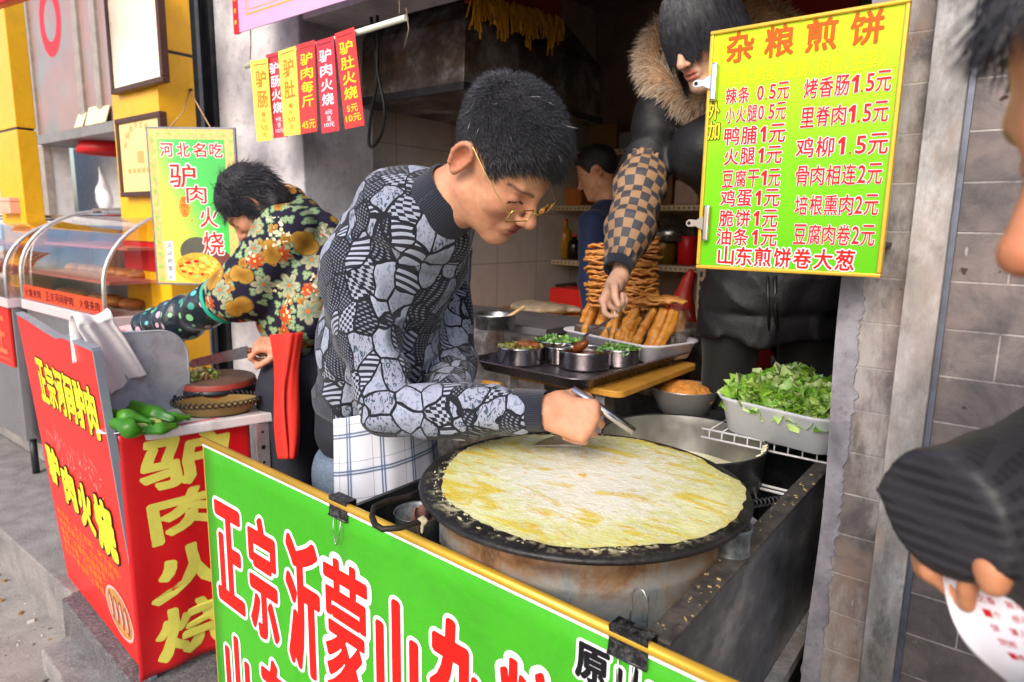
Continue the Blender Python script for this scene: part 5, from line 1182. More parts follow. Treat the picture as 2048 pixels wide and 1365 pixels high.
q0, q1 = ony(1530, 60, 2.6), ony(1720, -10, 2.6); mb = MB(); mb.box((q0[0], 2.6, q0[2] - 0.25), (q1[0], 2.62, q1[2] + 0.3)); tag(mb.build('red_banner', mat('deep_red_banner', hexc('a3140f'), 0.6, var=0.15)), 'red banner hung inside the shop above the price board', 'banner')
# ---- price board
YB = 1.15
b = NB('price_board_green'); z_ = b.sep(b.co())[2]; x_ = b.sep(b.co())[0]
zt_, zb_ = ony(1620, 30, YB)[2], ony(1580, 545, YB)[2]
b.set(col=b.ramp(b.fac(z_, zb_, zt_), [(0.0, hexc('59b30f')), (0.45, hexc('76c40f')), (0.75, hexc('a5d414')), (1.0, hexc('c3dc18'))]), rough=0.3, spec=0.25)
bx0, bx1, bz0, bz1 = -0.4805, -0.185, 1.2915, 1.691
pb = thing('price_board', 'yellow green price board in a gold frame hung on the brick pier', 'sign', ((bx0 + bx1) / 2, YB, bz0))
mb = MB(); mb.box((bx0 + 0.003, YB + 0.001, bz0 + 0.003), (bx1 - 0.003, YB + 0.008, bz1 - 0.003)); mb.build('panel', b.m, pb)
mb = MB(); w_ = 0.0065
mb.box((bx0, YB - 0.004, bz0), (bx1, YB + 0.012, bz0 + w_)); mb.box((bx0, YB - 0.004, bz1 - w_), (bx1, YB + 0.012, bz1)); mb.box((bx0, YB - 0.0035, bz0 + w_), (bx0 + w_, YB + 0.012, bz1 - w_)); mb.box((bx1 - w_, YB - 0.0035, bz0 + w_), (bx1, YB + 0.012, bz1 - w_)); mb.build('frame', GOLD, pb, bevel=0.002)
mb = MB(); mb.bar((bx1 - 0.04, YB + 0.013, bz1 - 0.03), (bx1 - 0.04, YF - 0.001, bz1 - 0.03), 0.03, 0.006); mb.bar((bx1 - 0.02, YB + 0.013, bz0 + 0.05), (bx1 - 0.02, YF - 0.001, bz0 + 0.05), 0.03, 0.006); mb.build('wall_bracket', M_DARKMETAL, pb)
L = Letters((bx0, YB + 0.0008, bz0), (1, 0, 0), (0, 0, 1))
def line(txt, pl, pr, h, mi, out=None, bold=0.018, out_w=0.06, gap=None, each=True):
    """pl / pr: pixel of the middle of the first / last character; h: height in pixels of the first character"""
    (u0, v0), (u1, v1) = L.px(*pl), L.px(*pr); hh = abs(L.px(pl[0], pl[1] - h / 2)[1] - L.px(pl[0], pl[1] + h / 2)[1]); v = (v0 + v1) / 2
    wt = [{' ': 0.5, '.': 0.34, '、': 0.6, ':': 0.45, '(': 0.5, ')': 0.5}.get(c, 0.58 if ord(c) < 256 else 1.0) for c in txt]
    cum = np.cumsum(wt) - np.array(wt) / 2; span = cum[-1] - cum[0]; unit = (u1 - u0) / span
    for ch, w0, cc in zip(txt, wt, cum):
        if ch == ' ': continue
        u = u0 + (cc - cum[0]) * unit; w = min(hh * 0.95, unit * 0.9) if ord(ch) > 255 else min(hh * 0.5, unit * 0.5)
        if ch == '.': L.put(ch, u - hh * 0.05, v - hh * 0.42, u + hh * 0.05, v - hh * 0.31, mi, bold, 0.0006, out, out_w); continue
        if ch in '、:': L.put(ch, u - hh * 0.12, v - hh * 0.42, u + hh * 0.1, v - hh * (0.1 if ch == '、' else -0.2), mi, bold, 0.0006, out, out_w); continue
        if ch == '1': w = hh * 0.34
        hs = hh * (0.5 if ord(ch) > 255 else 0.43)
        L.put(ch, u - w / 2, v - hs, u + w / 2, v + hs, mi, bold, 0.0006, out, out_w)
line('杂粮煎饼', (1480, 100), (1735, 50), 62, 0, None, 0.03)
line('(含套:鸡蛋、脆饼、肉松、生菜)', (1448, 162), (1765, 112), 32, 1, None, 0.02)
for i_, (t_, l_, r_, h_) in enumerate((('辣条 0.5元', (1463, 192), (1567, 182), 33), ('小火腿0.5元', (1461, 230), (1562, 223), 33), ('鸭脯1元', (1464, 274), (1555, 266), 36), ('火腿1元', (1463, 315), (1549, 309), 34), ('豆腐干1元', (1456, 358), (1549, 356), 34), ('鸡蛋1元', (1456, 397), (1544, 396), 34), ('脆饼1元', (1453, 437), (1540, 437), 34), ('油条1元', (1448, 474), (1538, 475), 34),
                               ('烤香肠1.5元', (1622, 178), (1768, 162), 40), ('里脊肉1.5元', (1615, 237), (1762, 222), 40), ('鸡柳1.5元', (1610, 297), (1757, 287), 40), ('骨肉相连2元', (1605, 352), (1750, 348), 40), ('培根熏肉2元', (1603, 411), (1743, 410), 40), ('豆腐肉卷2元', (1600, 469), (1736, 471), 40))):
    line(t_, l_, r_, h_, 2, 3)
line('山东煎饼卷大葱', (1452, 513), (1690, 519), 38, 4, 3, 0.025, 0.09)
for ch, (px_, py_) in (('外', (1428, 222)), ('加', (1428, 262))):
    u, v = L.px(px_, py_); L.put(ch, u - 0.0105, v - 0.0155, u + 0.0105, v + 0.0155, 5, 0.02, 0.0006, 6, 0.085)
L.build([INK_BROWN, INK_LEMON, INK_CRIMSON, INK_PINKW, INK_RED, INK_YEL, INK_BLACK], pb)
M_CHROME = mat('nickel_clip', hexc('c9c4c8'), 0.2, 1.0, var=0.05)
def bulldog(px, py, lab):
    c = ony(px, py, YB - 0.006); t = thing('bulldog_clip', lab, 'clip', c, 'metal clips on the price board edge')
    ex_ = V(-1, 0, 0); mb = MB()
    mb.obox(c + V(0.010, 0.0, 0), V(0.0055, 0, 0), V(0, 0.006, 0), V(0, 0, 0.031)); mb.build('jaw', M_CHROME, t, bevel=0.003)
    mb = MB()
    poly = [(0.0, -0.012), (0.008, -0.009), (0.014, -0.0055), (0.022, -0.0065), (0.028, -0.0065), (0.0325, -0.003), (0.0325, 0.003), (0.028, 0.0065), (0.022, 0.0065), (0.014, 0.0055), (0.008, 0.009), (0.0, 0.012)]
    mb.prism([(a, b_) for a, b_ in poly], c + V(0.006, -0.003, 0), (-1, 0, 0), (0, 0, 1), (0, -1, 0), 0.0016); mb.build('grip', M_CHROME, t, bevel=0.0006)
    mb = MB(); mb.tube([c + V(-0.0205, -0.0047, 0), c + V(-0.0205, -0.0052, 0)], [0.0032, 0.0032], 16); mb.build('eyelet', INK_BLACK, t)
bulldog(1417, 166, 'nickel clip on the upper left edge of the price board'); bulldog(1402, 447, 'nickel clip on the lower left edge of the price board')
# ---- bucket with a cloth beside the drum
bq = onz(838, 1025, 0.80); BQ = V(bq[0], bq[1] , 0)
bu = thing('zinc_bucket', 'small zinc bucket with a brown rag beside the drum, behind the banner board', 'bucket', BQ + V(0, 0, 0.6))
mb = MB(); mb.lathe([(0.001, 0.60), (0.036, 0.60), (0.047, 0.80), (0.050, 0.803), (0.048, 0.80), (0.0455, 0.796), (0.034, 0.606), (0.001, 0.605)], BQ, 36); mb.build('bucket_shell', galv('zinc_bucket_metal', '7c8288', '4a4e54', '6b625a', 14, 0.4, 0.6, (1, 1, 1)), bu)
M_RAG = mat('brown_rag', hexc('7a5448'), 0.9, var=0.25, vscale=60, bump=0.8, bscale=260)
rc = BQ + V(0.022, -0.012, 0.80); mb = MB()
def ragf(u, v):
    a = (u - 0.5) * 0.05; t = v * 2 - 0.7; z = 0.012 * (1 - abs(t) * 1.1) if abs(t) < 0.35 else 0.007 - (abs(t) - 0.35) * 0.075
    return rc + V(0.018 * t * 0.7 + 0.003 * math.sin(u * 9 + v * 5), a + 0.004 * math.sin(v * 9), z + 0.012 + 0.002 * math.sin(u * 14))
mb.sheet(ragf, 12, 20); tag(mb.build('brown_rag', M_RAG, solid=0.003), 'brown rag draped over the rim of the zinc bucket', 'rag')
mb = MB(); mb.box((BQ[0] - 0.10, BQ[1] - 0.06, 0.412), (BQ[0] + 0.06, BQ[1] + 0.06, 0.598)); tag(mb.build('steel_step', M_STEEL_D), 'dark steel block under the zinc bucket in the cart', 'block')
# ---- left stall: red sign board, cloth covered table
RS0 = V(-1.951, 0.754, 0.0); RS1 = V(-2.801, 0.824, 0.0); RST = V(-1.951, 0.683, 1.014)
rex = nrm(RS0 - RS1); rey = nrm(RST - RS0); rez = nrm(np.cross(rex, rey)); RW = np.linalg.norm(RS0 - RS1); RH = np.linalg.norm(RST - RS0)
M_RSIGN = NB('red_sign_print'); n_ = M_RSIGN.noise(2.0, 4)
M_RSIGN.set(col=M_RSIGN.ramp(n_.outputs[0], [(0.3, hexc('d8231c')), (0.7, hexc('d5251b'))]), rough=0.35, spec=0.3); M_RSIGN = M_RSIGN.m
rsn = thing('red_sign_board', 'red sign board with yellow lettering at the front of the left food stall', 'sign', (RS0 + RS1) / 2)
mb = MB()
def rs_top(u): return RH - 0.0 + (0.012 * math.cos(u * 5) if u < 0.6 else 0)
npl = 12
front = [RS1 + rex * (RW * k / npl) for k in range(npl + 1)]
vs_ = []
for k, p in enumerate(front): vs_ += [p, p + rey * rs_top(k / npl), p - rez * 0.018, p - rez * 0.018 + rey * rs_top(k / npl)]
fs_ = []
for k in range(npl): a_ = 4 * k; fs_ += [(a_, a_ + 4, a_ + 5, a_ + 1), (a_ + 2, a_ + 3, a_ + 7, a_ + 6), (a_ + 1, a_ + 5, a_ + 7, a_ + 3), (a_, a_ + 2, a_ + 6, a_ + 4)]
fs_ += [(0, 1, 3, 2), (4 * npl, 4 * npl + 2, 4 * npl + 3, 4 * npl + 1)]
mb.add(vs_, fs_); mb.build('panel', M_RSIGN, rsn)
mb = MB(); e_ = RS0 - rez * 0.009; mb.obox(e_ + rex * 0.004 + rey * RH / 2, rex * 0.004, rez * 0.0105, rey * (RH / 2 + 0.002))
M_EDGE = mat('grey_edge_strip', hexc('8d95a3'), 0.4, 0.3, var=0.1)
for k in range(npl): mb.hexa([front[k] + rey * (rs_top(k / npl) + 0.0) + rez * 0.002, front[k + 1] + rey * rs_top((k + 1) / npl) + rez * 0.002, front[k + 1] + rey * rs_top((k + 1) / npl) - rez * 0.02, front[k] + rey * rs_top(k / npl) - rez * 0.02, front[k] + rey * (rs_top(k / npl) + 0.008) + rez * 0.002, front[k + 1] + rey * (rs_top((k + 1) / npl) + 0.008) + rez * 0.002, front[k + 1] + rey * (rs_top((k + 1) / npl) + 0.008) - rez * 0.02, front[k] + rey * (rs_top(k / npl) + 0.008) - rez * 0.02])
mb.build('edge_strip', M_EDGE, rsn)
L = Letters(RS1, rex, rey)
chs = '正宗河间驴肉'; tl, tr_, bl_, br_ = L.px(62, 672), L.px(172, 722), L.px(80, 770), L.px(206, 850)
tops = [L.px(*q)[1] for q in ((62, 672), (80, 680), (98, 690), (115, 700), (135, 712), (168, 722))]; bots = [L.px(*q)[1] for q in ((76, 768), (98, 785), (118, 800), (142, 815), (160, 830), (204, 850))]
n_ = len(chs); uL, uR = L.px(70, 720)[0], L.px(188, 790)[0]; wd_ = (uR - uL) / n_
for k, ch in enumerate(chs): L.put(ch, uL + wd_ * k + 0.004, 0.745, uL + wd_ * (k + 1) - 0.004, 0.90, 0, 0.055, 0.0012, 1, 0.10)
for k, (ch, a_, c_, b_, t_) in enumerate((('驴', 0.06, 0.215, 0.42, 0.57), ('肉', 0.235, 0.385, 0.385, 0.54), ('火', 0.405, 0.56, 0.36, 0.53), ('烧', 0.58, 0.765, 0.34, 0.535))): L.put(ch, a_, b_, c_, t_, 0, 0.06, 0.0030, 1, 0.10)
# pale line drawing of a street scene behind the big characters
rs = np.random.RandomState(6)
for k in range(70):
    u = 0.12 + 0.60 * rs.rand(); v = 0.53 + 0.11 * rs.rand(); a = rs.rand() * PI; l_ = 0.01 + 0.03 * rs.rand(); w_ = 0.0016
    d_ = (math.cos(a) * l_, math.sin(a) * l_ * 1.6); nn = (-math.sin(a) * w_, math.cos(a) * w_)
    L.poly([(u - nn[0], v - nn[1]), (u + d_[0] * 0.5 - nn[0] + 0.004, v + d_[1] * 0.5 - nn[1]), (u + d_[0], v + d_[1]), (u + d_[0] * 0.5 + nn[0] + 0.004, v + d_[1] * 0.5 + nn[1])], 2, 0.0008 + 0.00001 * k)
for r_, (txt, v) in enumerate((('俗话说"天上龙肉,地下驴肉"。', 0.300), ('驴肉香嫩可口,比牛肉的纤', 0.262), ('维细,比猪肉的脂肪低,', 0.224), ('营养丰富,口感细腻,', 0.186), ('是补气养血的上等佳品', 0.148))):
    n_ = len(txt)
    for k, ch in enumerate(txt):
        u = 0.075 + 0.052 * k
        if u > 0.78: break
        if ch in '"。,': L.put(ch, u - 0.018, v - 0.006, u - 0.008, v + 0.004, 3, 0.0, 0.0008)
        else: L.put(ch, u - 0.021, v - 0.0145, u + 0.021, v + 0.0145, 3, 0.012, 0.0008)
# printed photograph of the filled buns
def oval(cu, cv, ru, rv, n=36, sq=1.0): return [(cu + ru * math.cos(2 * PI * k / n), cv + rv * math.sin(2 * PI * k / n) * sq) for k in range(n)]
L.poly(oval(0.655, 0.135, 0.125, 0.088), 2, 0.0016); L.poly(oval(0.655, 0.135, 0.113, 0.078), 4, 0.0022)
for k in range(4):
    cu = 0.585 + 0.047 * k; L.poly(oval(cu, 0.137, 0.020, 0.052, 20), 5, 0.0027); L.poly(oval(cu - 0.003, 0.137, 0.009, 0.040, 16), 2, 0.0032)
L.build([INK_YEL, INK_BLACK, mat('ink_pale_pink', hexc('eba9a4'), 0.5, var=0.05), INK_ORANGE, mat('ink_photo_tan', hexc('b9813f'), 0.5, var=0.3, vscale=40), mat('ink_photo_brown', hexc('8d4a2c'), 0.5, var=0.35, vscale=60)], rsn)
# table
tab = thing('stall_table', 'white topped stall table behind the red sign board, with punched angle legs', 'table', (-2.3, 0.95, 0))
TZ = 0.77
tp = [V(-1.953, 0.716, 0), V(-1.838, 1.14, 0), V(-2.75, 1.24, 0), V(-2.80, 0.86, 0)]
mb = MB(); mb.hexa([p + V(0, 0, TZ - 0.03) for p in tp] + [p + V(0, 0, TZ) for p in tp]); mb.build('table_top', mat('white_laminate', hexc('cfcbcb'), 0.4, var=0.05, dirt=hexc('77706c'), dirt_amt=0.4), tab, bevel=0.004)
M_ANG = mat('grey_angle_iron', hexc('b5b2b4'), 0.45, 0.5, var=0.1, dirt=hexc('5d5752'), dirt_amt=0.4)
for p in (V(-1.852, 1.125, 0), V(-2.70, 1.2, 0), V(-2.72, 0.9, 0)):
    mb = MB(); mb.obox(p + V(-0.002, -0.02, TZ / 2 - 0.016), V(0.0015, 0, 0), V(0, 0.022, 0), V(0, 0, TZ / 2 - 0.016)); mb.obox(p + V(-0.024, 0.0, TZ / 2 - 0.016), V(0.02, 0, 0), V(0, 0.0015, 0), V(0, 0, TZ / 2 - 0.016)); q = mb.build('leg', M_ANG, tab)
    mb = MB()
    for k in range(14):
        z_ = 0.06 + 0.05 * k; mb.tube([p + V(-0.0003, -0.02, z_), p + V(0.0002, -0.02, z_)], [0.0075 - 0.003 * (k % 2)] * 2, 12)
    mb.build('holes', M_BLACK, q)
# red cloth front
cA, cB = V(-1.948, 0.722, 0), V(-1.897, 1.085, 0); cex = nrm(cB - cA); CW = np.linalg.norm(cB - cA); cez = np.cross(cex, V(0, 0, 1))
def clothf(u, v, out=0.0):
    wv = 0.006 * math.sin(u * 5 + 2 * v) * v + 0.004 * math.sin(u * 17 + v * 3) * v * v
    return cA + cex * (u * CW * (1 + 0.0 * v)) + cez * (0.004 + wv + 0.012 * v + out) + V(0, 0, TZ + 0.002 - v * 0.75)
mb = MB(); mb.sheet(clothf, 30, 40)
M_RCLOTH = mat('red_vinyl_cloth', hexc('c3161c'), 0.36, var=0.08, vscale=4, coat=0.2, bump=0.25, bscale=9, bdist=0.01)
clo = thing('red_cloth_banner', 'red vinyl banner with big ochre characters hung down the side of the stall table', 'banner', cA + V(0, 0, 0.02))
mb.build('cloth', M_RCLOTH, clo, solid=0.002)
L = Letters(cA, cex, (0, 0, 1))
def cwarp(lift):
    def f(a, c): return a, c
    return f
mbx = MB()
def put_cloth(ch, px0, py0, px1, py1):
    p0 = onp(px0, py0, cA + cez * 0.01, cez) - cA; p1 = onp(px1, py1, cA + cez * 0.01, cez) - cA
    u0, u1 = p0 @ cex, p1 @ cex; v_t, v_b = max(p0[2], p1[2]), min(p0[2], p1[2]); return u0, u1, v_b, v_t
zt = 0.765
for k, (ch, u0, u1, zb, zh) in enumerate((('驴', 0.045, 0.30, 0.585, 0.745), ('肉', 0.06, 0.30, 0.42, 0.575), ('火', 0.055, 0.30, 0.235, 0.40), ('烧', 0.05, 0.29, 0.045, 0.215))):
    L.put(ch, u0, zb, u1, zb + (zh - zb), 0, 0.045, 0.0016, fn=lambda c, d, z: clothf((c + 0.008 * math.sin(d * 45)) / CW, (TZ + 0.002 - d) / 0.75, z))
L.build([INK_OCHRE], clo)
# wooden / metal splash guard, towel
spl = thing('splash_guard', 'rounded galvanised splash guard standing on the stall table under the white towel', 'guard', (-2.1, 0.88, TZ))
gx = -2.10; g0, g1 = 0.745, onx(379, 760, gx)[1]; gt = onx(300, 664, gx)[2]; R_ = 0.09
poly = [(g0, TZ + 0.001), (g1, TZ + 0.001), (g1, gt - R_)] + [(g1 - R_ + R_ * math.cos(math.radians(a)), gt - R_ + R_ * math.sin(math.radians(a))) for a in range(10, 91, 10)] + [(g0, gt + 0.01)]
M_GUARD = mat('brushed_zinc_sheet', hexc('b9c3ca'), 0.4, 0.25, var=0.2, vscale=9, dirt=hexc('70777d'), dirt_amt=0.7, rvar=0.15)
mb = MB(); mb.prism(poly, (gx, 0, 0), (0, 1, 0), (0, 0, 1), (-1, 0, 0), 0.003); mb.build('sheet', M_GUARD, spl)
mb = MB(); mb.tube([(gx - 0.0015, a, c) for a, c in poly[1:]], 0.0035, 8); mb.build('rolled_edge', M_GUARD, spl)
mb = MB()
for a, c in ((g0 + 0.1, TZ + 0.03), (g1 - 0.05, TZ + 0.04)): mb.tube([(gx + 0.0005, a, c), (gx + 0.002, a, c)], [0.006, 0.005], 10)
mb.build('rivets', M_DARKMETAL, spl)
b = NB('white_towel_cloth'); p_ = b.sep(b.attr('uvw', 'Vector'))
ck = b.math('MAXIMUM', b.math('LESS_THAN', b.math('FRACT', b.math('MULTIPLY', p_[0], 5.0)), 0.02), b.math('LESS_THAN', b.math('FRACT', b.math('MULTIPLY', p_[1], 5.0)), 0.02))
b.set(col=b.mix(b.math('MULTIPLY', ck, 0.35), hexc('e4dfdf'), hexc('8f8a96')), rough=0.9, sheen=0.2); b.bump(b.noise(700, 2).outputs[0], 0.3, 0.001)
def bez(pts, t):
    k = t * (len(pts) - 1); i = min(int(k), len(pts) - 2); f = k - i; f = f * f * (3 - 2 * f) * 0.4 + f * 0.6; return pts[i] * (1 - f) + pts[i + 1] * f
tx_ = gx + 0.012
tl_c = [onx(150, 654, tx_), onx(172, 690, tx_), onx(192, 740, tx_), onx(206, 796, tx_)]; tr_c = [onx(222, 640, tx_), onx(246, 672, tx_), onx(270, 710, tx_), onx(291, 746, tx_)]
tuv = []
def towf(u, v):
    tuv.append((u * 0.9, v * 1.6, 0))
    if v < 0.62:                                   # front flap, from the hem up to the edge
        t = 1 - v / 0.62; p = bez(tl_c, t) * (1 - u) + bez(tr_c, t) * u; w = t ** 0.7
        return p + V(0.012 * math.sin(u * 7 + 0.6) * (0.4 + 0.6 * w) + 0.005 * math.sin(u * 17 + v * 4) + 0.012 * (1 - w), 0, 0.004 * math.sin(u * 11))
    t = (v - 0.62) / 0.38; top = tl_c[0] * (1 - u) + tr_c[0] * u; an = min(1, t * 2.2) * PI; dn = max(0, t - 0.45) * 0.20
    return top + V(-0.016 + 0.028 * math.cos(an) + 0.005 * math.sin(u * 9) , 0, 0.030 * math.sin(an) * (0.8 + 0.3 * math.sin(u * 6 + 1)) - dn)
mb = MB(); mb.sheet(towf, 36, 60); tow = mb.build('white_towel', b.m, None, solid=0.006); a_ = tow.data.attributes.new('uvw', 'FLOAT_VECTOR', 'POINT'); a_.data.foreach_set('vector', np.array(tuv, np.float32).ravel())
tag(tow, 'white towel draped over the top corner of the galvanised splash guard', 'towel')
# plate of green peppers
M_PEP = vcol('green_pepper_skin', 0.38, 0.3, 60, var=0.4, vscale=30, spec=0.4)
plc = V(-1.985, 0.80, TZ); pl = thing('white_plate', 'white oval plate under the green peppers on the stall table', 'plate', plc)
mb = MB(); mb.lathe([(0.001, 0.004), (0.055, 0.004), (0.085, 0.012), (0.087, 0.010), (0.06, 0.001), (0.001, 0.001)], plc, 48, sx=0.8, sy=1.3); mb.build('plate_shell', mat('white_glaze', hexc('dedee4'), 0.2, var=0.03), pl)
def pepper(pts, rr, lab, cutopen=False, seed=1):
    s = SDF().chain(pts, [q_ * 0.84 for q_ in rr], 0.02); rr = [q_ * 0.84 for q_ in rr]; ax_ = nrm(pts[-1] - pts[0]); x, y, _ = frame3(ax_); o_ = pts[0]
    def lob(P):
        q = P - o_; th = np.arctan2(q @ y, q @ x); return 0.0034 * np.cos(3 * th + seed) + 0.003 * wob(P, 50, seed) + 0.0012 * wob(P, 130, seed + 2)
    s.disp(lob)
    if cutopen:
        e = pts[0]; s.cut(lambda P: sd_cone(P, pts[0] - ax_ * 0.03 + V(0.008, 0, 0.006), pts[1] + V(0.006, 0, 0.006), rr[0] * 0.82, rr[1] * 0.7), 0.004)
        s.cut(lambda P: sd_box(P, pts[0] + V(0.01, 0, 0.028), (0.02, 0.05, 0.016)), 0.008)
    P_ = np.array(pts); c1, c2 = np.array(hexc('256a12')), np.array(hexc('4f9a20'))
    def colf(v):
        n = np.clip(0.5 + 0.6 * wob(v, 30, seed + 3), 0, 1)[:, None]; c = c1 * (1 - n) + c2 * n
        if cutopen:
            d = np.minimum.reduce([np.linalg.norm(v - (pts[0] + (pts[1] - pts[0]) * t), axis=1) for t in np.linspace(-0.4, 1, 12)]); w = np.clip((rr[0] * 0.93 - d) / 0.003, 0, 1)[:, None]
            c = c * (1 - w) + np.array(hexc('b5c46a')) * w
        return c
    return tag(sculpt('green_pepper', s, P_.min(0) - 0.06, P_.max(0) + 0.06, 0.0032, M_PEP, None, colf), lab, 'pepper', 'green peppers on the white plate')
PZ = TZ + 0.006
q = lambda px, py, z: onz(px, py, z)
pepper([q(305, 850, PZ + 0.022), q(262, 858, PZ + 0.026), q(222, 845, PZ + 0.03)], [0.026, 0.026, 0.02], 'cut open green pepper showing its pale inside, at the front of the plate', True, 2)
pepper([q(268, 815, PZ + 0.045), q(310, 828, PZ + 0.036), q(342, 838, PZ + 0.024)], [0.020, 0.019, 0.012], 'long whole green pepper lying on top of the others by the splash guard', False, 5)
pepper([q(318, 828, PZ + 0.022), q(348, 836, PZ + 0.020), q(376, 836, PZ + 0.014)], [0.017, 0.016, 0.007], 'green pepper with its tip towards the wicker basket', False, 7)
pepper([q(225, 830, PZ + 0.042), q(255, 838, PZ + 0.044), q(300, 846, PZ + 0.03)], [0.022, 0.022, 0.014], 'green pepper lying behind the cut open one, near the red sign board', False, 9)
pepper([q(290, 862, PZ + 0.012), q(322, 858, PZ + 0.012), q(350, 852, PZ + 0.010)], [0.012, 0.013, 0.006], 'smallest green pepper tip sticking out below the long pepper', False, 11)
# wicker basket
wkc = (onz(347, 808, TZ + 0.04) + onz(520, 796, TZ + 0.04)) / 2; wv = onz(520, 796, TZ + 0.04) - onz(347, 808, TZ + 0.04); wl = np.linalg.norm(wv); wdx = nrm(wv); wdy = V(-wdx[1], wdx[0], 0)
wk = thing('wicker_basket', 'oval wicker basket with a dark scalloped rim on the stall table', 'basket', wkc - V(0, 0, 0.04))
b = NB('woven_cane'); p_ = b.sep(b.attr('uvw', 'Vector'))
wx = b.math('SINE', b.math('MULTIPLY', p_[0], 300.0)); wy = b.math('SINE', b.math('ADD', b.math('MULTIPLY', p_[1], 1300.0), b.math('MULTIPLY', wx, 1.2)))
n_ = b.noise(30, 5); c_ = b.mix(b.fac(wy, -0.8, 0.6), hexc('6e5426'), b.mix(n_.outputs[0], hexc('b0924c'), hexc('8d7238')))
b.set(col=c_, rough=0.6); b.bump(wy, 0.6, 0.002)
vs_, fs_, uv_ = [], [], []; n_ = 96; prof_ = [(0.0, 0.003), (0.6, 0.003), (0.72, 0.006), (0.86, 0.022), (1.0, 0.040)]
rows = 24
for j in range(rows + 1):
    t = j / rows; k = np.interp(t, np.linspace(0, 1, 5), [p[0] for p in prof_]); z = np.interp(t, np.linspace(0, 1, 5), [p[1] for p in prof_])
    for i in range(n_):
        a = 2 * PI * i / n_; vs_.append(wkc + wdx * (wl / 2 * k * math.cos(a)) + wdy * (0.075 * k * math.sin(a)) + V(0, 0, z - 0.04)); uv_.append((a * 0.1, t * 0.1 + 0.001 * (i % 2), 0))
for j in range(rows):
    for i in range(n_): a_ = j * n_; i2 = (i + 1) % n_; fs_.append((a_ + i, a_ + i2, a_ + n_ + i2, a_ + n_ + i))
mb = MB(); mb.add(vs_, fs_, 0, True); o = mb.build('woven_body', b.m, wk, solid=0.003)
a_ = o.data.attributes.new('uvw', 'FLOAT_VECTOR', 'POINT'); a_.data.foreach_set('vector', np.array(uv_, np.float32).ravel())
mb = MB(); M_CANE = mat('black_cane', hexc('1d1b1e'), 0.45, var=0.2)
for off in (0, PI):
    mb.tube([wkc + wdx * ((wl / 2 + 0.004 + 0.004 * math.sin(22 * a + off)) * math.cos(a)) + wdy * ((0.079 + 0.004 * math.sin(22 * a + off)) * math.sin(a)) + V(0, 0, 0.004 + 0.008 * math.cos(22 * a + off)) for a in np.linspace(0, 2 * PI, 200, endpoint=False)], 0.0022, 6, closed=True)
mb.tube([wkc + wdx * (wl / 2 * 0.70 * math.cos(a)) + wdy * (0.0535 * math.sin(a)) + V(0, 0, -0.0375) for a in np.linspace(0, 2 * PI, 60, endpoint=False)], 0.0035, 6, closed=True)
mb.build('scalloped_rim', M_CANE, wk)
# chopping block, chopped meat, knife
cb = V(-2.13, 1.11, TZ); cbR = 0.125
blk = thing('chopping_block', 'round red brown chopping block with a dark hoop on the stall table', 'chopping block', cb)
b = NB('block_wood'); n_ = b.noise(12, 7, 0.65); z_ = b.sep(b.co())[2]
b.set(col=b.mix(b.fac(z_, TZ + 0.068, TZ + 0.072), b.ramp(n_.outputs[0], [(0.3, hexc('84231a')), (0.7, hexc('a33a26'))]), b.ramp(n_.outputs[0], [(0.3, hexc('3f2a22')), (0.7, hexc('6b4a3c'))])), rough=0.55)
mb = MB(); mb.lathe([(0.001, 0.0), (cbR, 0.0), (cbR * 1.03, 0.02), (cbR * 1.03, 0.05), (cbR, 0.070), (cbR - 0.004, 0.074), (0.001, 0.074)], cb, 56); mb.build('block', b.m, blk)
mb = MB(); mb.lathe([(cbR * 1.03 + 0.001, 0.035), (cbR * 1.03 + 0.003, 0.037), (cbR * 1.02 + 0.003, 0.053), (cbR * 1.02 + 0.001, 0.054)], cb, 56); mb.build('hoop', M_BLACK, blk)
mc = onz(402, 745, TZ + 0.09); o = leaf_pile('chopped_filling', V(mc[0], mc[1], TZ + 0.073), V(1, 0, 0), V(0, 1, 0), 0.10, 0.10, lambda u, v: 0.006 + 0.022 * max(0, 1 - u * u - v * v), 260, 0.016, [hexc('7ea83c'), hexc('9c5340'), hexc('8aa84a'), hexc('b06a55')], M_LET, 51, 0.9)
tag(o, 'chopped meat and green pepper on the chopping block', 'food', kind='stuff')
# ---- price tags on a rod
YT = 1.45
ra, rb_ = ony(492, 133, YT + 0.01), ony(812, 36, YT + 0.01)
rod = thing('hanging_rod', 'white rod hung on wires, carrying the price tags', 'rod', (ra + rb_) / 2)
mb = MB(); mb.tube([ra, rb_], 0.0095, 14); mb.build('rod', mat('white_tube', hexc('dfe0d2'), 0.3, var=0.05), rod)
M_WIRES = mat('rusty_wire', hexc('7d6a58'), 0.5, 0.4, var=0.2)
e0, e1 = ony(500, 120, YT + 0.01), ony(808, 40, YT + 0.01)
mb = MB(); mb.tube([e0, e0 + V(0.01, 0, 0.05), e0 + V(0.0, 0.02, 0.4)], 0.002, 6); mb.build('wire', M_WIRES, rod); mb = MB(); mb.tube([e1 + V(0.0, 0, -0.08), e1 + V(0.02, 0, -0.03), e1 + V(0.01, 0, 0.03), e1 + V(-0.02, 0, 0.02), e1 + V(-0.02, 0, 0.4)], 0.002, 6); mb.build('wire', M_WIRES, rod)
M_TR = mat('red_card', hexc('d8281c'), 0.3, var=0.05, coat=0.4); M_TY = mat('yellow_card', hexc('f2d648'), 0.3, var=0.05, coat=0.4)
M_TP = mat('crimson_card', hexc('b9202c'), 0.28, var=0.05, coat=0.4)
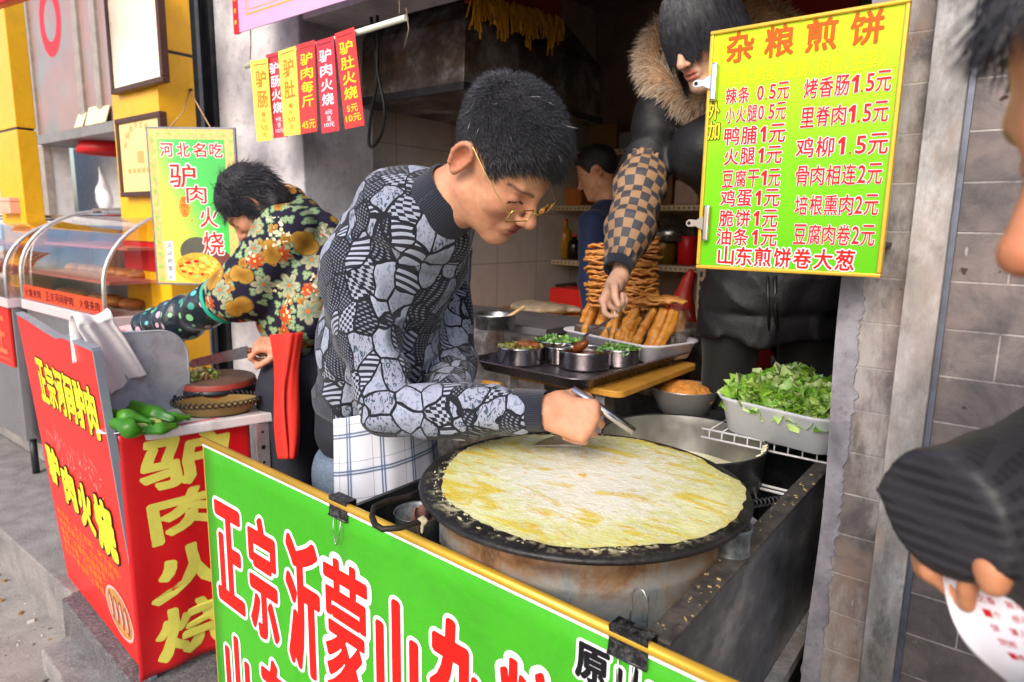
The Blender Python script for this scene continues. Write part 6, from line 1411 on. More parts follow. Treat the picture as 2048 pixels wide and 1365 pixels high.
tags = [('驴肠', '每斤50元', (500, 122, 535, 117), (514, 284, 545, 280), 'Y', 'price tag, yellow, leftmost on the rod, with two large characters'), ('驴肠火烧', '9元至10', (532, 110, 560, 101), (548, 277, 563, 275), 'P', 'red price tag half hidden behind the second yellow tag'), ('驴肚', '每斤50元', (556, 104, 591, 92), (568, 273, 601, 269), 'Y', 'second yellow price tag from the left on the rod'), ('驴肉每斤', '45元', (593, 91, 629, 80), (601, 269, 635, 263), 'R', 'red price tag with yellow characters in the middle of the rod'), ('驴肉火烧', '4元至10元', (632, 83, 667, 72), (643, 268, 679, 262), 'P', 'crimson price tag with white characters, second from the right on the rod'), ('驴肚火烧', '5元10元', (669, 68, 708, 54), (690, 259, 729, 251), 'R', 'rightmost red price tag, tilted, with yellow characters')]
for i_, (big, small, tp_, bt_, kind, lab) in enumerate(tags):
    yt = YT - 0.004 - (0.003 if kind == 'Y' else 0.0) - 0.0015 * i_
    if i_ == 1: yt = YT + 0.0
    A_, B_, C_, D_ = ony(tp_[0], tp_[1], yt), ony(tp_[2], tp_[3], yt), ony(bt_[2], bt_[3], yt), ony(bt_[0], bt_[1], yt)
    if i_ == 1: B_ = A_ + (V(0.085, 0, 0.0)); C_ = D_ + V(0.085, 0, 0.0)
    t = thing('price_tag', lab, 'price tag', (A_ + B_) / 2, 'price tags on the rod')
    mb = MB(); th = V(0, 0.0015, 0); mb.hexa([D_, C_, C_ + th, D_ + th, A_, B_, B_ + th, A_ + th])
    # loop over the rod
    m_ = {'Y': M_TY, 'R': M_TR, 'P': M_TP}[kind]; mb.build('card', m_, t)
    up_ = nrm((A_ + B_) / 2 - (C_ + D_) / 2); ex_ = nrm((B_ - A_)); ey_ = nrm(up_ - ex_ * (up_ @ ex_)); W_ = np.linalg.norm(B_ - A_); H_ = np.linalg.norm((A_ + B_) / 2 - (C_ + D_) / 2)
    L = Letters(D_, ex_, up_); L.ez = np.cross(ex_, nrm(up_)); cu = W_ / 2
    ink = {'Y': 1, 'R': 0, 'P': 2}[kind]; n_ = len(big)
    gap_ = (0.62 if n_ == 4 else 0.5) / n_
    for k, ch in enumerate(big):
        v = H_ * (0.90 - gap_ * (k + 0.5)); s_ = W_ * (0.34 if n_ == 4 else 0.30); L.put(ch, cu - s_, v - H_ * gap_ * 0.42, cu + s_, v + H_ * gap_ * 0.42, ink, 0.02, 0.0008)
    rows = {'每斤50元': ['每', '斤', '50', '元'], '9元至10': ['9元', '至', '10元'], '45元': ['45元'], '4元至10元': ['4元', '至', '10元'], '5元10元': ['5元', '10元']}[small]
    lo_ = 0.05; hi_ = 0.25 if n_ == 4 else 0.38
    if small == '45元': lo_, hi_ = 0.03, 0.16
    for k, rw in enumerate(rows):
        hh = (hi_ - lo_) / len(rows); v = H_ * (hi_ - hh * (k + 0.5)); w_ = W_ * (0.14 + 0.09 * (len(rw) - 1)) * (1.2 if n_ == 4 and len(rows) < 3 else 0.9); L.put(rw, cu - w_, v - H_ * hh * 0.38, cu + w_, v + H_ * hh * 0.38, ink, 0.01, 0.0008)
    L.quad(W_ * 0.12, H_ * 0.945, W_ * 0.88, H_ * 0.955, 3, 0.0005)
    L.build([INK_YEL, mat('ink_tan', hexc('b37c1d'), 0.5), INK_PINKW, mat('ink_dark_red', hexc('8a1016'), 0.5)], t)
# ---- pink banner
pkb = thing('pink_banner', 'glossy pink banner with a red edge hanging over the stall front', 'banner', ony(600, 20, 1.43))
pb0 = ony(470, 68, 1.43); pb1 = ony(722, -2, 1.43); xr_ = pb1[0]; zlow = pb0[2]
M_PINK = mat('pink_print', hexc('dba3cf'), 0.22, var=0.12, vscale=5, coat=0.5)
mb = MB(); mb.box((pb0[0] + 0.03, 1.43, zlow), (xr_ + 0.5, 1.436, zlow + 0.55)); mb.build('sheet', M_PINK, pkb)
mb = MB(); mb.box((pb0[0] - 0.004, 1.428, zlow - 0.002), (pb0[0] + 0.0295, 1.438, zlow + 0.55)); mb.build('red_edge', M_RED, pkb)
mb = MB()
for a_, w_ in ((0.05, 0.006), (0.066, 0.003)):
    mb.box((pb0[0] + 0.03 + a_, 1.4292, zlow + a_), (xr_ + 0.45, 1.4298, zlow + a_ + w_)); mb.box((pb0[0] + 0.03 + a_, 1.4292, zlow + a_ + w_), (pb0[0] + 0.03 + a_ + w_, 1.4298, zlow + 0.5))
for k in range(5): mb.box((pb0[0] + 0.006, 1.4268, zlow + 0.03 + 0.04 * k), (pb0[0] + 0.02, 1.4275, zlow + 0.045 + 0.04 * k))
mb.build('border_lines', mat('ink_gold', hexc('d9a23a'), 0.4), pkb)
# ---- hanging poster
pA, pB_, pD, pC_ = ony(292, 254, 1.26), ony(471, 258, 1.47), ony(307, 568, 1.26), None
hex_ = nrm((pB_ - pA) * V(1, 1, 0)); hz_ = V(0, 0, 1); hez = np.cross(hex_, hz_)
PWd = np.linalg.norm((pB_ - pA) * V(1, 1, 0)); PHt = pA[2] - pD[2]
ps = thing('hanging_poster', 'green framed poster with red characters hung by string on the yellow pillar', 'poster', pA + hex_ * PWd / 2 - V(0, 0, PHt))
b = NB('poster_green'); u_ = b.math('MULTIPLY', b.vmath('DOT_PRODUCT', b.vmath('SUBTRACT', b.co(), tuple(pA)), tuple(hex_), out=1), 1 / PWd); v_ = b.math('MULTIPLY', b.math('SUBTRACT', float(pA[2]), b.sep(b.co())[2]), 1 / PHt)
g_ = b.math('ADD', b.math('MULTIPLY', u_, 0.9), b.math('MULTIPLY', v_, -0.75)); n_ = b.noise(6, 3)
b.set(col=b.ramp(b.math('ADD', b.math('ADD', g_, 0.25), b.math('MULTIPLY', n_.outputs[0], 0.15)), [(0.0, hexc('e8ec4a')), (0.28, hexc('9be04a')), (0.5, hexc('24c04a')), (0.8, hexc('0cb044'))]), rough=0.3, coat=0.3); M_PG = b.m
O_ = pA - V(0, 0, PHt)
mb = MB(); mb.obox(O_ + hex_ * PWd / 2 + V(0, 0, PHt / 2), hex_ * PWd / 2, hez * 0.006, V(0, 0, PHt / 2)); mb.build('backing', mat('grey_frame', hexc('6f747c'), 0.4, 0.3), ps, bevel=0.002)
L = Letters(O_ + hez * 0.0062, hex_, hz_)
L.quad(0.008, 0.008, PWd - 0.008, PHt - 0.008, 0, 0.0004); L.quad(PWd * 0.115, 0.012, PWd * 0.875, PHt * 0.925, 1, 0.0010)
for k in range(12):
    for x_ in (PWd * 0.06, PWd * 0.935):
        v = PHt * (0.04 + 0.08 * k); L.poly([(x_ - 0.012, v), (x_, v - 0.012), (x_ + 0.012, v), (x_, v + 0.012)], 2, 0.0012)
for k in range(7): u = PWd * (0.13 + 0.12 * k); L.poly([(u - 0.012, PHt * 0.96), (u, PHt * 0.96 - 0.01), (u + 0.012, PHt * 0.96), (u, PHt * 0.96 + 0.01)], 2, 0.0012)
for k, ch in enumerate('河北名吃'): u = PWd * (0.225 + 0.185 * k); L.put(ch, u - PWd * 0.075, PHt * 0.815, u + PWd * 0.075, PHt * 0.905, 3, 0.02, 0.0016, 4, 0.07)
for ch, u, v, su, sv in (('驴', 0.385, 0.70, 0.15, 0.075), ('肉', 0.53, 0.585, 0.115, 0.058), ('火', 0.655, 0.44, 0.105, 0.065), ('烧', 0.69, 0.275, 0.12, 0.075)): L.put(ch, PWd * (u - su), PHt * (v - sv), PWd * (u + su), PHt * (v + sv), 3, 0.015, 0.0016, 4, 0.06)
L.poly(oval(PWd * 0.385, PHt * 0.505, PWd * 0.065, PHt * 0.07), 5, 0.0016); L.poly(oval(PWd * 0.46, PHt * 0.42, PWd * 0.015, PHt * 0.01), 5, 0.0016)
for k, ch in enumerate('驴肉王'): L.put(ch, PWd * 0.35, PHt * (0.535 - 0.04 * k), PWd * 0.42, PHt * (0.565 - 0.04 * k), 3, 0.0, 0.0020)
L.quad(PWd * 0.13, PHt * 0.03, PWd * 0.225, PHt * 0.285, 4, 0.0016)
for k, ch in enumerate('河间府李记'): L.put(ch, PWd * 0.145, PHt * (0.235 - 0.049 * k), PWd * 0.21, PHt * (0.272 - 0.049 * k), 6, 0.01, 0.0022)
L.poly(oval(PWd * 0.50, PHt * 0.22, PWd * 0.20, PHt * 0.095), 6, 0.0013); L.poly(oval(PWd * 0.76, PHt * 0.15, PWd * 0.13, PHt * 0.085), 9, 0.0013)
L.poly(oval(PWd * 0.50, PHt * 0.115, PWd * 0.265, PHt * 0.098), 7, 0.0019)
rs = np.random.RandomState(2)
for k in range(60):
    a = rs.rand() * 6.28; r_ = math.sqrt(rs.rand()); L.poly(oval(PWd * (0.5 + 0.22 * r_ * math.cos(a)), PHt * (0.125 + 0.07 * r_ * math.sin(a)), PWd * 0.035, PHt * 0.010, 8), (8, 7, 3, 2, 5)[rs.randint(5)] if k > 8 else 8, 0.0022 + 0.00002 * k)
L.build([mat('poster_border', hexc('d9b56a'), 0.4, var=0.2, vscale=60), M_PG, mat('ink_sage', hexc('9cbf5e'), 0.5), INK_RED, INK_WHITE, mat('ink_seal', hexc('d18a14'), 0.5, var=0.2, vscale=60), mat('ink_dim', hexc('4a4a3e'), 0.5), mat('ink_food', hexc('d8a526'), 0.5, var=0.3, vscale=70), mat('ink_food_hi', hexc('f1d04c'), 0.5), mat('ink_maroon', hexc('6d2a22'), 0.5)], ps)
nail = onx(379, 182, yxr)
mb = MB(); tl_, tr2 = O_ + hex_ * PWd * 0.27 + V(0, 0, PHt), O_ + hex_ * PWd * 0.72 + V(0, 0, PHt)
mid1 = (tl_ + nail) / 2 + V(0.02, 0, -0.02); mb.tube([tl_, mid1, nail], 0.0028, 7); mb.tube([tr2, (tr2 + nail) / 2 + V(-0.01, 0, 0.012), nail, nail + V(-0.05, 0, 0.05)], 0.0028, 7); mb.build('string', mat('jute_string', hexc('b08a62'), 0.8, var=0.2), ps)
mb = MB(); mb.tube([nail + V(-0.01, 0, 0), nail + V(0.02, 0, 0.003)], 0.005, 8); mb.build('nail', M_DARKMETAL, ps)
# ---- curved glass display cases on steel counters
M_GLASS = glass('case_glass', (0.93, 0.97, 0.96), 0.03, 0.7)
M_STAIN = mat('brushed_counter', hexc('b8b6ba'), 0.3, 0.9, var=0.08, vscale=4, rvar=0.1)
M_FRAMEP = mat('pale_case_frame', hexc('dcc9cc'), 0.35, 0.2, var=0.04)
def display_case(x0, x1, yf, z0, zt, dep, lab, clab, stripe, banner=None, tagsq=False):
    cnt = thing('steel_counter', clab, 'counter', ((x0 + x1) / 2, yf, 0.09))
    mb = MB(); mb.box((x0, yf + 0.02, 0.20), (x1, yf + dep, z0 - 0.05)); mb.build('counter_body', M_STAIN, cnt, bevel=0.004)
    for fx in (x0 + 0.04, x1 - 0.04):
        for fy in (yf + 0.06, yf + dep - 0.04): mb = MB(); mb.cyl((fx, fy, 0.0), (fx, fy, 0.20), 0.018, n=12); mb.build('foot', M_DARKMETAL, cnt)
    if banner:
        bz0, bz1 = z0 - 0.36, z0 - 0.055
        t = thing('counter_banner', 'red banner with gold characters on the front of the far left counter', 'banner', ((x0 + x1) / 2, yf, bz0)); mb = MB(); mb.box((x0, yf + 0.006, bz0), (x1 - 0.01, yf + 0.016, bz1)); mb.build('sheet', M_RSIGN, t)
        L = Letters((x0, yf + 0.0055, bz0), (1, 0, 0), (0, 0, 1)); n = len(banner)
        for k, ch in enumerate(banner): w_ = (x1 - x0 - 0.1) / n; L.put(ch, 0.05 + w_ * k + 0.03, 0.06, 0.05 + w_ * (k + 1) - 0.03, 0.26, 0, 0.02, 0.0012)
        L.quad(0.03, 0.03, x1 - x0 - 0.04, 0.036, 0, 0.0008); L.build([mat('ink_old_gold', hexc('e0683a'), 0.4)], t)
    cs = thing('display_case', lab, 'display case', ((x0 + x1) / 2, yf, z0 - 0.05))
    mb = MB(); mb.box((x0 - 0.01, yf, z0 - 0.048), (x1 + 0.01, yf + dep + 0.01, z0)); mb.build('base_frame', M_FRAMEP, cs, bevel=0.004)
    prof = [(yf + 0.01, z0 + 0.001), (yf + 0.012, z0 + 0.12)] + [(yf + 0.012 + (dep - 0.05) * (1 - math.cos(t)) * 0.95, z0 + 0.12 + (zt - z0 - 0.12) * math.sin(t)) for t in np.linspace(0.12, PI / 2, 12)]
    mb = MB(); vs_ = []; 
    for a, c in prof: vs_ += [(x0 + 0.005, a, c), (x1 - 0.005, a, c)]
    mb.add(vs_, [(2 * i, 2 * i + 1, 2 * i + 3, 2 * i + 2) for i in range(len(prof) - 1)], 0, True); mb.build('curved_glass', M_GLASS, cs)
    for xe in (x0, x1):
        mb = MB(); mb.add([(xe, a, c) for a, c in prof] + [(xe, prof[-1][0], z0 + 0.001)], [tuple(range(len(prof) + 1))]); mb.build('end_glass', M_GLASS, cs)
        mb = MB(); mb.tube([(xe, a - 0.002, c + 0.002) for a, c in prof], 0.009, 8); mb.build('frame_bow', mat('pale_bow', hexc('c9c7c4'), 0.3, 0.5), cs)
    mb = MB(); ye = prof[-1][0]; mb.box((x0, ye + 0.004, z0 + 0.001), (x1, ye + 0.02, zt)); mb.box((x0, ye - 0.04, zt + 0.004), (x1, ye + 0.02, zt + 0.02)); mb.build('back_panel', M_STAIN, cs)
    for zz in (0.30, 0.62):
        z_ = z0 + (zt - z0) * zz; yy = np.interp(zz, [0, 0.3, 0.7, 1], [0.03, 0.04, 0.14, 0.3]) + yf
        mb = MB(); mb.box((x0 + 0.01, yy, z_), (x1 - 0.01, ye, z_ + 0.012)); mb.build('inner_shelf', mat('pinkish_red_shelf', hexc('c9766a'), 0.4, var=0.1), cs)  # shelves in one plain pinkish red
    if stripe:
        L = Letters((x0, yf + 0.0085, z0), (1, 0, 0), (0, 0, 1)); L.quad(0.02, 0.006, x1 - x0 - 0.015, 0.075, 0, 0.0005); W = x1 - x0 - 0.08; n = len(stripe)
        for k, ch in enumerate(stripe):
            if ch == ' ': continue
            w_ = W / n; L.put(ch, 0.04 + w_ * k, 0.018, 0.04 + w_ * (k + 0.86), 0.062, 1, 0.02, 0.0012)
        L.build([mat('orange_strip', hexc('e2481c'), 0.35), INK_BLACK], cs)
    return cs, prof
ca, cb_ = ony(47, 596, 1.12), ony(202, 640, 1.10)
zc = (ca[2] + cb_[2]) / 2
display_case(ca[0], cb_[0], 1.11, zc, 1.40, 0.46, 'curved glass display case with an orange lettered strip, left of the yellow pillar', 'stainless counter under the curved glass display case', '火烧夹肉 正宗河间驴肉 火烧夹肉')
# food on the shelves of the case
rs = np.random.RandomState(12); M_BUN = mat('baked_bun', hexc('a8662c'), 0.6, var=0.3, vscale=30)
bun = SDF().ell((0, 0, 0.022), (0.055, 0.045, 0.024), 0.01).disp(lambda P: 0.002 * wob(P, 90, 2))
b0 = sculpt('flat_bun', bun, (-0.08, -0.07, -0.01), (0.08, 0.07, 0.06), 0.006, M_BUN); cnt_ = 0
for zz, yy in ((0.012, 0.16), (0.30, 0.22)):
    for k in range(7):
        o = b0 if cnt_ == 0 else b0.copy()
        if cnt_: COL.objects.link(o)
        cnt_ += 1
        o.location = (ca[0] + 0.10 + 0.12 * k, 1.11 + yy + 0.03 * rs.rand(), zc + (1.40 - zc) * zz + 0.002); o.rotation_euler = (0, 0, rs.rand() * 6)
        tag(o, 'baked flat bun on the ' + ('lower' if zz < 0.1 else 'middle') + ' level of the curved glass case', 'bun', 'buns on the ' + ('lower' if zz < 0.1 else 'middle') + ' level of the case')
x1_ = ca[0] - 0.06
display_case(x1_ - 1.5, x1_, 1.06, zc + 0.0, 1.36, 0.46, 'second glass display case at the far left edge, above the red banner', 'steel counter behind the red banner at the far left', None, '驴肉火烧大王')
M_OTAG = mat('orange_tag', hexc('e9924a'), 0.4, var=0.06)
for k in range(5):
    xx = x1_ - 0.09 - 0.095 * k; t = thing('orange_tag', 'orange menu strip number one counted from the case corner' if False else 'orange vertical menu strip hanging on the far left display case', 'menu strip', (xx, 1.04, zc + 0.1), 'orange menu strips on the far left case')
    mb = MB(); mb.box((xx - 0.035, 1.045, zc + 0.09), (xx + 0.035, 1.049, zc + 0.345)); mb.build('strip', M_OTAG, t)
    L = Letters((xx - 0.035, 1.0446, zc + 0.09), (1, 0, 0), (0, 0, 1))
    for j, ch in enumerate(('驴肉火烧', '驴肠火烧', '驴肚火烧', '驴肉小菜', '驴肉每斤')[k]): L.put(ch, 0.013, 0.175 - 0.05 * j, 0.057, 0.215 - 0.05 * j, 0, 0.01, 0.0008)
    L.build([INK_CRIMSON], t)
# box of napkins on top of the far case
q = ony(30, 468, 1.3); mb = MB(); mb.box((q[0] - 0.12, 1.25, 1.385), (q[0] + 0.14, 1.37, 1.45)); mb.box((q[0] - 0.12, 1.25, 1.452), (q[0] + 0.14, 1.37, 1.475)); tag(mb.build('paper_box', mat('cream_pink_box', hexc('e0a58c'), 0.5), bevel=0.004), 'small cream and pink box on top of the far left display case', 'box')
# ================================================================== PEOPLE
def ond_(px, py, d): return CAM + ray(px, py) * d
def head_axes(h, p, r):
    h, p, r = map(math.radians, (h, p, r)); f = V(math.cos(h) * math.cos(p), math.sin(h) * math.cos(p), -math.sin(p)); l = V(-math.sin(h), math.cos(h), 0); u = np.cross(f, l)
    l2 = l * math.cos(r) + u * math.sin(r); return np.stack([f, l2, np.cross(f, l2)], 1)
def head_sdf(jaw=1.0, full=1.0):
    H = SDF().ell((-0.005, 0, 0.045), (0.098, 0.077, 0.085), 0.01).ell((0.036, 0, -0.030), (0.060, 0.060 * jaw, 0.082), 0.03)
    for s in (-1, 1):
        H.cone((0.0, s * 0.050 * jaw, -0.058), (0.072, s * 0.014, -0.096), 0.020, 0.017, 0.03).ell((0.062, s * 0.040, -0.020), (0.024, 0.022, 0.022), 0.02)
    H.ell((0.080, 0, -0.098), (0.019, 0.021, 0.017), 0.02)
    H.cone((0.080, -0.034, 0.027), (0.089, 0, 0.022), 0.011, 0.012, 0.012).cone((0.080, 0.034, 0.027), (0.089, 0, 0.022), 0.011, 0.012, 0.012)
    for s in (-1, 1):
        H.cut_ell((0.098, s * 0.031, 0.004), (0.014, 0.018, 0.011), 0.012); H.ell((0.0765, s * 0.032, 0.003), (0.0125, 0.0150, 0.0105), 0.004)
    H.cone((0.091, 0, 0.014), (0.117, 0, -0.026), 0.008, 0.0105, 0.010).ell((0.117, 0, -0.030), (0.0125, 0.0125, 0.0115), 0.006)
    for s in (-1, 1): H.ell((0.105, s * 0.0125, -0.034), (0.011, 0.0075, 0.0075), 0.005)
    for s in (-1, 1): H.cut_ell((0.112, s * 0.0068, -0.042), (0.005, 0.0038, 0.0045), 0.003)
    H.ell((0.090, 0, -0.062), (0.014, 0.026, 0.016), 0.012)
    H.ell((0.0985, 0, -0.0575), (0.0085, 0.021 * full, 0.0055), 0.005).ell((0.0965, 0, -0.0700), (0.0085, 0.018 * full, 0.0065), 0.005)
    H.cut(lambda P: sd_ell(P, (0.108, 0, -0.0635), (0.012, 0.026, 0.0016)), 0.003)
    for s in (-1, 1):
        c = V(-0.022, s * 0.079, 0.002)
        R = np.stack([nrm(V(0.94, -s * 0.30, -0.12)), nrm(V(0.30, s * 0.95, 0)), V(0.12, 0, 0.99)], 1)
        H.ell(c, (0.020, 0.0055, 0.033), 0.006, R)
        rim = [c + R @ V(0.0165 * math.cos(t) * (1 - 0.18 * (math.sin(t) < 0)), 0.0045 * s * s, 0.031 * math.sin(t)) for t in np.linspace(-1.2, 3.9, 14)]
        H.chain(rim, [0.0042] * 14, 0.003)
        H.cut_ell(c + R @ V(0.001, 0.009, 0.003), (0.0115, 0.0105, 0.020), 0.003, R); H.ell(c + R @ V(0.012, 0.002, -0.006), (0.0055, 0.006, 0.008), 0.004); H.ell(c + R @ V(0.004, 0.001, -0.030), (0.009, 0.005, 0.008), 0.004)
    return H
SKIN = (hexc('d49a78'), hexc('b96a4e'), hexc('e0ae8e'))
def skin_col(L, tone=SKIN, lips=None, brow=True, beard=0.0, make=0):
    """L: points in the head's own axes"""
    base, red, light = map(np.array, tone); n = np.clip(0.5 + 0.6 * wob(L, 70, 3) + 0.45 * wob(L, 210, 5), 0, 1)[:, None]
    c = base * (1 - 0.45 * n) + light * 0.45 * n; m_ = np.clip(0.25 + 0.9 * wob(L, 120, 9), 0, 0.4)[:, None]; c = c * (1 - m_) + (base * 0.5 + red * 0.5) * m_
    def blob(p, r, s=1.0): return np.clip(1 - np.sqrt((((L - np.array(p)) / np.array(r)) ** 2).sum(1)), 0, 1)[:, None] ** 0.8 * s
    for s in (-1, 1):
        for p, r, a in (((0.078, s * 0.042, -0.026), (0.04, 0.035, 0.03), 0.45), ((-0.022, s * 0.083, 0), (0.035, 0.02, 0.05), 0.75)): w = blob(p, r, a); c = c * (1 - w) + red * w
    w = blob((0.122, 0, -0.032), (0.03, 0.025, 0.025), 0.5); c = c * (1 - w) + red * w
    if beard: w = blob((0.085, 0, -0.075), (0.05, 0.05, 0.045), beard); c = c * (1 - w) + np.array(hexc('6b5347')) * w
    lp = np.array(lips if lips is not None else hexc('a04a40'))
    for p, r in (((0.104, 0, -0.0575), (0.02, 0.025, 0.0085)), ((0.102, 0, -0.070), (0.02, 0.021, 0.0095))): w = np.clip(blob(p, r) * 2.5, 0, 0.9); c = c * (1 - w) + lp * w
    dark = np.array(hexc('17110f'))
    for s in (-1, 1):
        y = (L[:, 1] * s - 0.032) / 0.0165
        zl = -0.0012 - 0.0035 * y * y; on = (np.abs(y) < 1.05) & (L[:, 0] > 0.065) & (np.abs(L[:, 2] - zl) < 0.0019); c[on] = dark
        if brow:
            y = (L[:, 1] * s - 0.034) / 0.021; zb = 0.0255 - 0.004 * y * y + 0.002 * y; w = (np.clip(1 - np.abs(L[:, 2] - zb) / 0.0055, 0, 1) * (np.abs(y) < 1) * (L[:, 0] > 0.05))[:, None] * 0.85
            c = c * (1 - w) + np.array(hexc('1f1715')) * w
    rsk = np.random.RandomState(5)
    for q in range(26):
        p = V(0.04 + 0.06 * rsk.rand(), rsk.choice([-1, 1]) * (0.02 + 0.04 * rsk.rand()), -0.09 + 0.07 * rsk.rand()); w = np.clip(1.6 - np.linalg.norm(L - p, axis=1) / (0.0016 + 0.003 * rsk.rand()), 0, 1)[:, None] * (0.2 + 0.3 * rsk.rand()); c = c * (1 - w) + red * 0.7 * w
    return c
def palm_hand(S, w, d, n, side, curls, thumb=(0.5, 0.5), s=1.0, spread=1.0, k=0.006):
    """w wrist, d towards the knuckles, n out of the palm, side towards the thumb; curls: three bends in degrees for each of the four fingers"""
    d = nrm(d); n = nrm(np.array(n) - d * (np.array(n) @ d)); b = nrm(np.array(side) - d * (np.array(side) @ d) - n * (np.array(side) @ n))
    offs = (0.029, 0.0095, -0.0095, -0.027); lens = ((0.043, 0.025, 0.021), (0.047, 0.029, 0.022), (0.044, 0.027, 0.021), (0.035, 0.020, 0.019)); rad = (0.0086, 0.009, 0.0084, 0.0072)
    P = SDF(); Fg = SDF(); tips = []
    for i in range(4):
        kn = w + (d * (0.086, 0.090, 0.086, 0.078)[i] + b * offs[i] * spread - n * 0.002) * s
        P.cone(w + (d * 0.012 + b * offs[i] * 0.55) * s, kn, 0.0165 * s, 0.0125 * s, 0.014)
        pts = [kn]; a = 0.0; rr = [rad[i] * 1.12 * s]
        for j in range(3):
            a += math.radians(curls[i][j]); dirv = d * math.cos(a) + n * math.sin(a) + b * (0.06 * offs[i] / 0.03); pts.append(pts[-1] + nrm(dirv) * lens[i][j] * s); rr.append(rad[i] * (1.0, 0.9, 0.78)[j] * s)
        Fg.chain(pts, rr, 0.0015); tips.append(pts)
    P.ell(w + (d * 0.03 + b * 0.02 + n * 0.010) * s, (0.026 * s,) * 3, 0.012)
    t0 = w + (d * 0.022 + b * 0.026 + n * 0.006) * s; t1 = t0 + nrm(d * 0.75 + b * 0.6 + n * thumb[0]) * 0.040 * s; t2 = t1 + nrm(d * 0.9 + b * 0.1 + n * thumb[1]) * 0.030 * s; t3 = t2 + nrm(d * 0.8 - b * 0.25 + n * thumb[1] * 1.3) * 0.024 * s
    Fg.chain([t0, t1, t2, t3], [0.015 * s, 0.0115 * s, 0.0105 * s, 0.0085 * s], 0.002)
    S.join(P, 0.010); S.join(Fg, k)
    return tips, (t0, t1, t2, t3)
M_SKIN = vcol('skin', 0.5, 0.6, 480, spec=0.4, sss=0.05, var=0.2, vscale=75, bdist=0.001)
M_HAIR = None
b = NB('black_hair'); n_ = b.noise(60, 4)
b.set(col=b.ramp(n_.outputs[0], [(0.3, hexc('1d1d23')), (0.75, hexc('3a3c48'))]), rough=0.33, spec=0.7); M_HAIR = b.m
b = NB('hair_cap'); n_ = b.noise(220, 3); b.set(col=b.ramp(n_.outputs[0], [(0.3, hexc('131215')), (0.8, hexc('2a282e'))]), rough=0.6); b.bump(n_.outputs[0], 1.0, 0.003); M_HCAP = b.m
def interp(x, xs, ys): return np.interp(x, xs, ys)
def body_skin(name, S, root, lo, hi, h, O, R, s, tone=SKIN, lips=None, beard=0.0, extra=None):
    def colf(v):
        c = skin_col((v - O) @ R / s, tone, lips, True, beard)
        far = np.linalg.norm(v - O, axis=1) > 0.19 * s
        base, red, light = map(np.array, tone); n = np.clip(0.5 + 0.5 * wob(v, 60, 4), 0, 1)[:, None]; hc = base * (1 - 0.4 * n) + light * 0.4 * n
        hc = hc * 0.8 + red * 0.2 * np.clip(0.5 + wob(v, 130, 8), 0, 1)[:, None] + hc * 0.1
        c[far] = hc[far]
        if extra is not None: c = extra(v, c)
        return c
    return sculpt(name, S, lo, hi, h, M_SKIN, root, colf)
def in_head(O, R, s, H): return lambda P: H((P - O) @ R / s) * s
# ------------------------------------------------------------------ the cook
O = V(-0.846, 1.03, 1.481); R = head_axes(10.1, 46.2, 14.1); hs = 1.10
hl = lambda x, y, z: O + R @ (V(x, y, z) * hs)
cook = thing('person', 'cook in glasses and a grey patchwork sweater bending over the griddle with a scraper', 'person', (-1.28, 1.1, 0))
fT, lT = V(0.97, 0.243, 0), V(-0.243, 0.97, 0)
neckB = ond_(893, 402, 1.375)
W_ = ond_(1082, 822, 1.285); E_ = ond_(775, 818, 1.40); S_ = ond_(718, 535, 1.47)
E2 = ond_(905, 735, 1.72); S2 = S_ + lT * 0.37 + V(0, 0, 0.0); W2 = ond_(890, 800, 1.50)
HEAD_M = head_sdf(1.0)
S = SDF().join(in_head(O, R, hs, HEAD_M), 0)
S.ops[0] = ('u', in_head(O, R, hs, HEAD_M), 0)
S.cone(hl(-0.018, 0, -0.045), neckB + V(-0.01, 0, 0.0), 0.052, 0.058, 0.03).cone(hl(0.02, 0, -0.06), neckB + V(0.03, 0, -0.01), 0.038, 0.045, 0.03)
S.chain([neckB, ond_(800, 600, 1.52), ond_(740, 800, 1.62)], [0.05, 0.05, 0.05], 0.03)
for a_, c_, e_ in ((S_, E_, W_), (S2, E2, W2)): S.chain([ond_(820, 480, 1.48), a_, c_, e_], [0.03, 0.03, 0.03, 0.026], 0.01)
dH = nrm(ond_(1200, 850, 1.27) - W_); nH = nrm(V(-0.6066, 0.7767, 0) * 0.85 + V(0, 0, -0.45) + V(0.79, 0.6, 0) * 0.1)
S.cone(W_ - dH * 0.05, W_ + dH * 0.015, 0.028, 0.027, 0.01)
tips, th = palm_hand(S, W_, dH, nH, V(0, 0, 1), ((62, 75, 45), (70, 80, 50), (74, 82, 50), (78, 84, 50)), (0.5, 0.7), 1.10)
S.ell(W2, (0.035, 0.035, 0.03), 0.01)
body = body_skin('body', S, cook, V(-1.45, 0.7, 0.7), V(-0.5, 1.6, 1.72), 0.0026, O, R, hs, (hexc('cb9170'), hexc('b0624a'), hexc('d9a686')), hexc('8f4a42'), 0.25)
